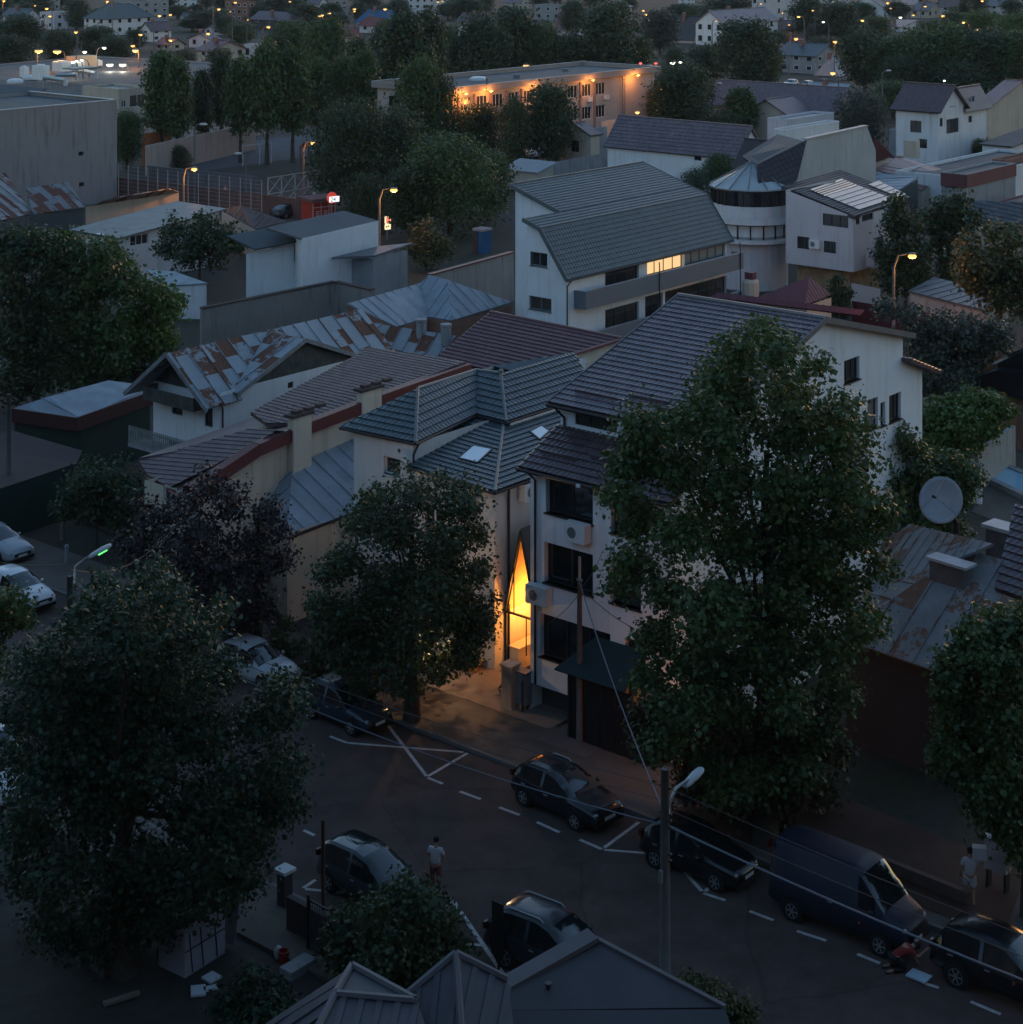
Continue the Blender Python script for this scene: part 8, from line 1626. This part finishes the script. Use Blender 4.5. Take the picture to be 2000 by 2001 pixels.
# ------------------------------------------------------------------ near roofs at the bottom edge
RIB_D = M_cells('sheet_grey_violet', (.062, .057, .066), (.35, 3.), .1, .55, spec=.4)
def near_roofs():
    t = T('ribbed_roof_house', 'house with two grey ribbed hip roofs at the bottom edge', 'house', P(780, 2110, 0))
    z = 6.0; ap, hj, rt = P(688, 1888, z), P(655, 1944, z), P(816, 1958, z)
    rt = P(816, 1958, z); rb = MB(); kw = dict(rib=.42, th=.1)
    zb = 4.3; b0 = P(590, 2070, 5.72); l0 = P(515, 2003, 5.45); b1 = onplane(hj, rt, b0, 860, 2085)
    roof(rb, [ap, hj, b0, l0], b0 - l0, 'rib', **kw); roof(rb, [hj, rt, b1, b0], b1 - b0, 'rib', **kw); roof(rb, [ap, rt + UP * .02, hj], rt - ap, 'plain', th=.1); t.add(rb, 'roof', RIB_D)
    ap2, l2, b2 = P(891, 1865, 6.3), P(792, 1948, 5.75), P(905, 2060, 5.4); b3 = onplane(ap2, l2, b2, 800, 2075); r2 = P(992, 1916, 5.8); r3 = onplane(ap2, r2, b2, 1010, 2040)
    r2b = MB(); roof(r2b, [ap2, b2, b3, l2], b2 - b3, 'rib', **kw); roof(r2b, [ap2, r2, r3, b2], r2 - ap2, 'rib', **kw); t.add(r2b, 'roof', RIB_D)
    t.add(caps(MB(), [(ap, hj), (hj, b0), (hj, rt), (ap, rt), (ap2, b2), (ap2, l2), (ap2, r2)], .09), 'ridge_cap', M('cap_grey_violet', (.1, .092, .1), .5))
    sg = MB(); sg.bar(P(697, 1917, 5.85), P(745, 1943, 5.75), .05, .12); t.add(sg, 'snow_guard', TRIM_D)
    wb = MB(); wb.prism([at(q, 0) for q in (l0 + V3((.6, .5, 0)), b0, b1, r2 - V3((.3, .3, 0)), ap2 - V3((0, .6, 0)), rt - V3((0, .5, 0)), ap - V3((0, .6, 0)))], UP * 4.2); t.add(wb, 'wall', W_BEIGE)
    t = T('plain_roof_house', 'house with big plain grey roof and pale verge band at the bottom edge', 'house', P(1180, 2120, 0))
    z = 5.6; a, r, rr = P(1160, 1832, z), P(1417, 1968, 5.05), P(1440, 2010, 4.8)
    l = P(985, 1938, 5.15); m0 = onplane(a, r, l, 930, 1975); m1 = onplane(a, r, l, 1417, 1972); m2 = P(1460, 2090, 4.5)
    rb = MB(); roof(rb, [a, r, m0, l], m1 - m0, 'plain', th=.12); roof(rb, [m0, m1, m2, onplane(m0, m1, m2, 860, 2110)], m1 - m0, 'plain', th=.12); t.add(rb, 'roof', M_cells('sheet_plain_violet', (.055, .053, .06), (1.1, 6.), .05, .6, spec=.35, grime=.2))
    t.add(MB().bar(a + UP * .06, P(880, 1990, 4.8) + UP * .06, .5, .12), 'verge', M('verge_violet', (.085, .078, .085), .6, .1)); t.add(MB().bar(a, r, .12, .1), 'edge_trim', M('cap_grey_violet', (.1, .092, .1), .5))
    for x, y in ((1072, 1955), (1252, 1925), (1192, 1888)): t.add(MB().tube([P(x, y, 4.9), P(x, y, 4.9) + UP * .38], .05, 8).tube([P(x, y, 4.9) + UP * .38, P(x, y, 4.9) + UP * .42], .09, 8), 'vent_pipe', TRIM_D)
    wb = MB(); wb.prism([at(q, 0) for q in (a - V3((0, .6, 0)), r - V3((.4, .2, 0)), P(1400, 2090, 4.), P(900, 2100, 4.), l)], UP * 3.9); t.add(wb, 'wall', W_BEIGE)
near_roofs()
# ------------------------------------------------------------------ the yard at the lower left
ct = T('tarp_cart', 'cart boxed in by a white tarpaulin laced with dark straps in the lower left yard', 'cart', P(395, 1900))
a, b, top = P(362, 1912, 0), P(440, 1862, 0), 1.35; wd = (b - a); n = wd.normalized().cross(UP)
bk = MB().prism([a, b, b - n * 1.1, a - n * 1.1], UP * 1.25); ct.add(bk, 'tarpaulin', M('tarp_white', (.34, .34, .38), .75, .12, 1.5, bump=.3, bscale=4.)); sp = MB()
for k in (.18, .45, .8): sp.bar(at(a.lerp(b, k), .05) + n * .015, at(a.lerp(b, k - .08), 1.22) + n * .015, .03, .02)
sp.bar(at(a, .75) + n * .015, at(b, .75) + n * .015, .03, .02); ct.add(sp, 'strap', BLK); ld = MB(); 
for k in range(4): ld.sphere(at(a.lerp(b, .2 + .2 * k) - n * .55, 1.2), .32, 8, 5, (1, 1, .5))
ct.add(ld, 'load', M('rags', (.1, .09, .09), .9, .4, 3.))
for k in (.2, .8): ct.add(MB().lathe(at(a.lerp(b, k) - n * 1.12, .3), [(.05, 0), (.3, 0), (.3, .1), (.05, .1)], 16, -n), 'wheel', TYRE)
sg = T('advertising_board', 'pale slanted board standing behind the tarpaulin cart', 'board', P(425, 1840)); c = P(418, 1835); sg.add(MB().par(at(c, .1), U * .9, (UP * 1.5 + Q * .25), Q * .05), 'panel', M('board_grey_blue', (.16, .18, .22), .7, .1)); sg.add(MB().par(at(c, 1.66) + Q * .3 - U * .1, U * 1.0, UP * .35, Q * .05), 'top_strip', M('board_pale', (.36, .36, .38), .7, .1))
for k, (x, y, r_, lb) in enumerate([(388, 1938, 10, 'left white foam slab on the dark yard'), (414, 1912, 50, 'upper white foam slab on the dark yard'), (412, 1933, 25, 'small rounded white foam slab on the dark yard')]):
    c = P(x, y, .03); d = rotz(V3((1, 0, 0)), r_); solo(MB().box(c, .42 if k < 2 else .4, .42 if k == 1 else .5 if k == 0 else .2, .06, d=d), 'foam_slab', M('foam_white', (.5, .55, .58), .8, .05), lb, 'foam slab', 'foam slabs on the yard')
g = T('yard_gate', 'dark steel bar gate with thin uprights beside the rusty pole', 'gate', P(618, 1870)); a, b = P(603, 1860, 0), P(648, 1885, 0); br = MB()
for k in range(11): br.bar(at(a.lerp(b, k / 10), .1), at(a.lerp(b, k / 10), 1.55), .025)
g.add(br, 'bar', M('steel_grey', (.08, .08, .09), .5)); g.add(MB().bar(at(a, 1.55), at(b, 1.55), .05), 'rail', IRON); g.add(MB().bar(at(a, .12), at(b, .12), .05), 'rail', IRON); g.add(MB().bar(at(a, 0), at(a, 1.7), .09), 'post', IRON); g.add(MB().bar(at(b, 0), at(b, 1.7), .09), 'post', IRON)
gwall('yard_wall', 'dark low yard wall with white-capped pillar by the parked family car', (560, 1752, 1.1), (650, 1800, 1.1), .2, W_DARK)
c = P(557, 1775); gp = T('gate_pillar', 'dark pillar with white cap stone left of the yard gate', 'pillar', c); gp.add(MB().box(c, .34, .34, 1.15, d=U), 'shaft', W_DARK); gp.add(MB().prism([at(c, 1.15) - U * .25 - Q * .25, at(c, 1.15) + U * .25 - Q * .25, at(c, 1.15) + U * .25 + Q * .25, at(c, 1.15) - U * .25 + Q * .25], UP * .1), 'cap', M('cap_white', (.55, .55, .55), .7))
bu = T('bucket', 'red and white bucket on the dark yard', 'bucket', P(552, 1880)); c = P(555, 1880); bu.add(MB().lathe(c, [(.13, 0), (.17, .34), (.15, .34), (.12, .02)], 14), 'pail', M('pail_red', (.25, .02, .02), .5)); solo(MB().sphere(P(545, 1862, .15), .18, 10, 6, (.8, .8, 1.2)), 'plastic_bag', M('bag_white', (.42, .45, .48), .6), 'small white plastic bag beside the red bucket', 'bag')
solo(MB().box(P(583, 1898), 1.0, .5, .25, d=Q), 'concrete_step', W_GREY, 'pale concrete step below the yard gate', 'step')
bb = MB().box(P(205, 1895), .55, .5, .6, d=U); solo(bb, 'crate', M('crate_dull', (.17, .15, .13), .8, .2), 'dull box under the big left tree', 'crate'); solo(MB().par(P(205, 1968, .05), (U * .2 - Q * .3) * 0 + V3((.9, .55, 0)), V3((-.1, .16, 0)), UP * .08), 'plank', M('plank_pale', (.2, .15, .12), .8, .2), 'pale plank lying in the lower left yard', 'plank')
# ------------------------------------------------------------------ middle-ground small things: court fence, kiosk, lattice, signs
cf = T('court_fence', 'tall wire fence with many thin posts along the red-lit court', 'fence', P(360, 400)); a, b = P(232, 392), P(512, 424); za, zb_ = zt(a, 322), zt(b, 352)
for k in range(15):
    q = a.lerp(b, k / 14); cf.add(MB().bar(q, at(q, za + (zb_ - za) * k / 14), .07), 'post', M('post_galv', (.35, .33, .32), .5))
wr_ = MB()
for k in range(9): f = .1 + .88 * k / 8; wr_.bar(at(a, za * f), at(b, zb_ * f), .018)
cf.add(wr_, 'wire_rail', M('post_galv', (.35, .33, .32), .5)); 
gwall('court_wall', 'wall panel tinted by the red court light behind the wire fence of the court', (226, 345, 2.3), (606, 392, 2.0), .15, M('wall_red_glow', (.13, .075, .065), .9, .2, .5, stain=.4))  # the red light on the panels is put into their colour
gwall('court_slab', 'grey concrete retaining wall above the court fence', (288, 324, 2.4), (500, 345, 1.6), .3, M('slab_dark', (.13, .13, .14), .9, .2, .4, stain=.4))
lf = T('lattice_frame', 'white steel lattice frame with crossed braces beside the dark saloon', 'frame', P(577, 400)); a, b = P(524, 414), P(628, 396); za = zt(a, 348); lb = MB(); n_ = 5
for k in range(n_): q = a.lerp(b, k / (n_ - 1)); lb.bar(q, at(q, za), .09)
for f in (1, .52): lb.bar(at(a, za * f), at(b, za * f), .09)
for k in range(n_ - 1):
    q, r = a.lerp(b, k / (n_ - 1)), a.lerp(b, (k + 1) / (n_ - 1))
    for z0, z1 in ((0, .52), (.52, 1)): lb.bar(at(q, za * z0), at(r, za * z1), .06); lb.bar(at(q, za * z1), at(r, za * z0), .06)
lf.add(lb, 'lattice', M('lattice_white', (.5, .46, .45), .6))
ks = T('kiosk', 'red and white street kiosk with white window bars beside the totem lamp', 'kiosk', P(632, 452)); a, b = P(612, 452), P(655, 447); d = (b - a).normalized(); n = d.cross(UP); ht = zt(a, 395)
ks.add(MB().prism([a, b, b - n * 2.2, a - n * 2.2], UP * ht), 'wall', M('kiosk_red', (.35, .04, .025), .6, .1)); gb = MB()
for f in (0, .36, .72, 1): gb.bar(a.lerp(b, f) + n * .03, at(a.lerp(b, f), ht) + n * .03, .09, .06)
for f in (.04, .32, .8, .97): gb.bar(at(a, ht * f) + n * .03, at(b, ht * f) + n * .03, .09, .06)
ks.add(gb, 'bar', M('kiosk_white', (.55, .5, .48), .6)); ks.add(MB().prism([at(a, ht) - d * .5 + n * .6, at(b, ht) + d * .4 + n * .6, at(b, ht) + d * .4 - n * 2.4, at(a, ht) - d * .5 - n * 2.4], UP * .35), 'roof', M('kiosk_roof', (.13, .06, .06), .7)); 
lt = MB()
for r0, c0 in ((.5, .12), (.5, .48), (.16, .4)):
    for k in range(3): lt.par(at(a.lerp(b, c0), ht * (r0 + k * .07)) + n * .04, d * (b - a).length * .16, UP * ht * .03, n * .02)
ks.add(lt, 'window_print', M('kiosk_white', (.55, .5, .48), .6))
def text_mb(s, o, ux, uy, size, depth):
    """solid lettering laid on the plane (ux, uy) at o"""
    cu = bpy.data.curves.new('lettering', 'FONT'); cu.body = s; cu.size = 1; cu.extrude = .02; ob = bpy.data.objects.new('lettering', cu); COL.objects.link(ob)
    dg = bpy.context.evaluated_depsgraph_get(); me = bpy.data.meshes.new_from_object(ob.evaluated_get(dg)); mb = MB(); nz = ux.cross(uy)
    for p in me.polygons: mb.poly([o + ux * me.vertices[i].co.x * size + uy * me.vertices[i].co.y * size + nz * (me.vertices[i].co.z * size + depth) for i in p.vertices])
    bpy.data.objects.remove(ob); bpy.data.meshes.remove(me); return mb
q = P(648, 458); tl = T('totem_sign', 'round red and white lit sign on a thin post above the kiosk', 'sign', q); zs = zt(q, 386); tl.add(MB().bar(q, at(q, zs), .1), 'post', METAL); ca = at(q, zs)
tl.add(MB().lathe(ca + n * .02, [(.55, 0), (.55, .16), (.02, .16)], 20, n), 'panel', M_emit('sign_red', (1, .1, .06), .05, (.4, .05, .04))); tl.add(MB().prism([ca + n * .2 + d * x + UP * y for x, y in ((-.35, -.42), (.75, -.42), (.75, .12), (-.35, .12))], n * .06), 'number_panel', M_emit('sign_white', (.9, .95, 1), .16)); tl.add(text_mb('24', ca + d * -.28 - UP * .36 + n * .2, d, UP, .62, .09), 'lettering', M('sign_ink', (.03, .03, .08), .6))
q = P(607, 428); bs = T('vertical_sign', 'tall narrow blue sign with white letters beside the red kiosk', 'sign', q); bs.add(MB().par(at(q, .3), d * .75, UP * (zt(q, 400) - .3), n * .08), 'panel', M('sign_blue', (.02, .06, .16), .5)); 
for k in range(4): bs.add(MB().par(at(q, .6 + k * .62) + d * .2 + n * .085, d * .35, UP * .3, n * .01), 'mark', M('kiosk_white', (.55, .5, .48), .6))
q = P(599, 408); ws = T('road_sign', 'blue square sign with white triangle beside the kiosk roof', 'road sign', q); zz = zt(q, 396); ws.add(MB().bar(q, at(q, zz), .08), 'post', METAL); ws.add(MB().par(at(q, zz) - d * .45, d * .9, UP * .9, n * .05), 'panel', M('sign_blue', (.02, .06, .16), .5)); ws.add(MB().prism([at(q, zz + .15) - d * .28 + n * .06, at(q, zz + .15) + d * .28 + n * .06, at(q, zz + .7) + n * .06], n * .01), 'mark', M('kiosk_white', (.55, .5, .48), .6))
q = P(440, 400); ps_ = T('road_sign', 'red-edged triangle over a blue parking sign at the court fence', 'road sign', q); zz = zt(q, 388); ps_.add(MB().bar(q, at(q, zz + 1.2), .07), 'post', METAL); ps_.add(MB().par(at(q, zz) - d * .38, d * .76, UP * .76, n * .05), 'parking_panel', M('sign_blue2', (.03, .1, .3), .5)); ps_.add(text_mb('P', at(q, zz + .12) - d * .2, d, UP, .75, .06), 'lettering', M('kiosk_white', (.55, .5, .48), .6)); ps_.add(MB().prism([at(q, zz + .82) - d * .42 + n * .02, at(q, zz + .82) + d * .42 + n * .02, at(q, zz + 1.55) + n * .02], n * .05), 'triangle', M('sign_triangle', (.45, .1, .08), .5)); ps_.add(MB().prism([at(q, zz + .92) - d * .22 + n * .075, at(q, zz + .92) + d * .22 + n * .075, at(q, zz + 1.32) + n * .075], n * .01), 'triangle_field', M('kiosk_white', (.55, .5, .48), .6))
q = P(757, 468); vs_ = T('light_box_sign', 'small lit red and cream light box hung by the lamp post', 'sign', q); zz = zt(q, 448); vs_.add(MB().par(at(q, zz) - d * .28, d * .6, UP * 1.25, n * .16), 'panel', M_emit('box_cream', (1, .75, .4), .18)); vs_.add(MB().par(at(q, zz + .62) - d * .24 + n * .165, d * .52, UP * .55, n * .01), 'print', M_emit('box_red', (1, .2, .12), .18)); vs_.add(MB().bar(q, at(q, zz), .07), 'post', METAL)
tw = T('portable_toilet', 'blue portable toilet with pale roof beside the round pale tree', 'portable toilet', P(943, 492)); q = P(943, 494); tw.add(MB().box(q, 1.2, 1.2, 2.1, d=U), 'cabin', M('toilet_blue', (.02, .09, .2), .5)); tw.add(MB().box(at(q, 2.1), 1.3, 1.3, .2, d=U), 'roof', M('toilet_roof', (.35, .3, .28), .6)); tw.add(MB().par(q - Q * .62 - U * .6, U * .55, -Q * .03, UP * 2.0), 'door', M('toilet_brown', (.07, .04, .035), .6))
sl_ = T('playground_slide', 'bright blue playground slide under the lit lamp at the court', 'slide', P(610, 322)); a, b = P(604, 306, 1.9), P(616, 326, .2); sl_.add(MB().bar(a, b, .7, .1), 'chute', M('slide_blue', (.02, .14, .26), .4)); tb = MB()
for i, j in ((-.5, -.5), (.5, -.5), (.5, .5), (-.5, .5)): tb.bar(at(a, 0) + V3((i - .6, j + .6, 0)), at(a, 3.0) + V3((i - .6, j + .6, 0)), .1)
tb.box(at(a, 1.8) + V3((-.6, .6, 0)), 1.1, 1.1, .12); sl_.add(tb, 'tower', WOOD); sl_.add(MB().prism([at(a, 3.0) + V3((-1.3, -.1, 0)), at(a, 3.0) + V3((.1, -.1, 0)), at(a, 3.7) + V3((-.6, -.1, 0))], V3((0, 1.4, 0))), 'roof', M('slide_red', (.2, .05, .03), .6))
gl_ = T('goal', 'white goal frame on the sports court under the tall trees', 'goal', P(510, 322)); a, b = P(475, 325), P(508, 322); za = 2.6; gb = MB()
for q in (a, b, b + Q * 2.): gb.bar(q, at(q, za), .09)
gb.bar(at(a, za), at(b, za), .09); gb.bar(at(b, za), at(b + Q * 2, za), .07); gl_.add(gb, 'frame', M('lattice_white', (.5, .46, .45), .6))
gwall('lit_wall', 'long pinkish lamp-lit yard wall behind the tall tree row', (288, 285, 3.6), (500, 240, 3.6), .3, M('render_pink', (.42, .33, .29), .85, .1, .5, stain=.3)); gwall('orange_wall', 'short wall coloured by the orange lamp glow below the tan stairwell building', (282, 262, 4.0), (335, 252, 4.0), .3, M('wall_orange_glow', (.4, .14, .06), .85, .1))  # lamp glow is put into the pink and orange wall colours
fl_ = T('flagpole', 'small red flag hanging under the lamp-tinged tree', 'flag', P(1928, 612)); q = P(1928, 615); fl_.add(MB().bar(q, at(q, 2.9), .05), 'pole', METAL); fl_.add(MB().prism([at(q, 2.7), at(q, 1.4), at(q, 1.5) - U * .35, at(q, 2.5) - U * .15], Q * .03), 'cloth', M('flag_red', (.35, .06, .05), .8))
light(P(1905, 600, 2.2), SOD, 0.001) if False else None

tb_ = MB().par((-150, -16, 0), (260, 0, 0), (0, 14.4, 0), (0, 0, 44)); tb_.par((-125, -1, 0), (34, 0, 0), (0, 98, 0), (0, 0, 34)); struct(tb_, 'unseen_sky_blocker', M('blocker_dark', (.05, .05, .055), .9, .1, .2))  # unseen blocks added behind and left of the camera to cut sky and reflections

q = onV(1372, 2.6); hl_ = T('street_lamp', 'sodium street lamp hidden by the lower leaves of the huge street tree', 'street lamp', q); hq = at(q, 3.4) - Q * .9
hl_.add(MB().tube([q, at(q, 2.9), at(q, 3.45) - Q * .3, hq + Q * .2 + UP * .15], [.11, .08, .05, .04], 8), 'pole', CONCR, smooth=True); hl_.add(MB().sphere(hq + UP * .12, .2, 10, 6, (1.3, 1, .4)), 'lamp_head', METAL, smooth=True); hl_.add(MB().sphere(hq, .07, 10, 6, (1.2, 1, .5)), 'bulb', LAMP_ON, smooth=True); light(hq - UP * .3, SOD, 230, .15)
# ------------------------------------------------------------------ camera, sky, light
cam = bpy.data.cameras.new('camera'); co = bpy.data.objects.new('camera', cam); COL.objects.link(co)
co.location = (0, 0, H); co.rotation_euler = (R(90), 0, 0)
cam.sensor_width = 36; cam.lens = 36 * F / 2001.0; cam.shift_y = -(1000.5 - YH) / 2001.0; cam.clip_start = .5; cam.clip_end = 6000
SC.camera = co
w = bpy.data.worlds.new('World'); SC.world = w; w.use_nodes = True
n = w.node_tree; bg = n.nodes['Background']
sky = n.nodes.new('ShaderNodeTexSky'); sky.sky_type = 'NISHITA'; sky.sun_disc = False
SUN_EL, SUN_ROT = R(1.2), R(25)
sky.sun_elevation = SUN_EL; sky.sun_rotation = SUN_ROT; sky.air_density = 1.0; sky.dust_density = .5; sky.ozone_density = 2.1
n.links.new(sky.outputs['Color'], bg.inputs['Color']); bg.inputs['Strength'].default_value = .12
sl = bpy.data.lights.new('sun', 'SUN'); so = bpy.data.objects.new('sun', sl); COL.objects.link(so)
sl.energy = .002; sl.angle = R(20); sl.color = (1, .82, .7)
# the sky's rotation is measured clockwise from +Y
dv = V3((math.sin(SUN_ROT) * math.cos(SUN_EL), math.cos(SUN_ROT) * math.cos(SUN_EL), math.sin(SUN_EL + R(6))))
so.rotation_euler = (-dv).to_track_quat('-Z', 'Y').to_euler()
vs = SC.view_settings; SC.display_settings.display_device = 'sRGB'
vs.view_transform = 'Standard'; vs.look = 'None'; vs.gamma = 1; vs.exposure = 3.0
SC.cycles.use_denoising = True
SC.cycles.max_bounces = 6; SC.cycles.diffuse_bounces = 3; SC.cycles.glossy_bounces = 3; SC.cycles.transmission_bounces = 4
SC.cycles.sample_clamp_indirect = 4.0


hz_ = MB().par((-2100, -40, -1), (4200, 0, 0), (0, 4700, 0), (0, 0, 48)); hm = bpy.data.materials.new('haze_air'); hm.use_nodes = True; hn = hm.node_tree
hn.nodes.remove(hn.nodes['Principled BSDF']); pv = hn.nodes.new('ShaderNodeVolumePrincipled'); pv.inputs['Color'].default_value = (.8, .84, .9, 1); pv.inputs['Density'].default_value = .00008; hn.links.new(pv.outputs[0], hn.nodes['Material Output'].inputs['Volume'])
setp(link('haze', hz_.mesh('haze'), hm), kind='stuff'); SC.cycles.volume_bounces = 0
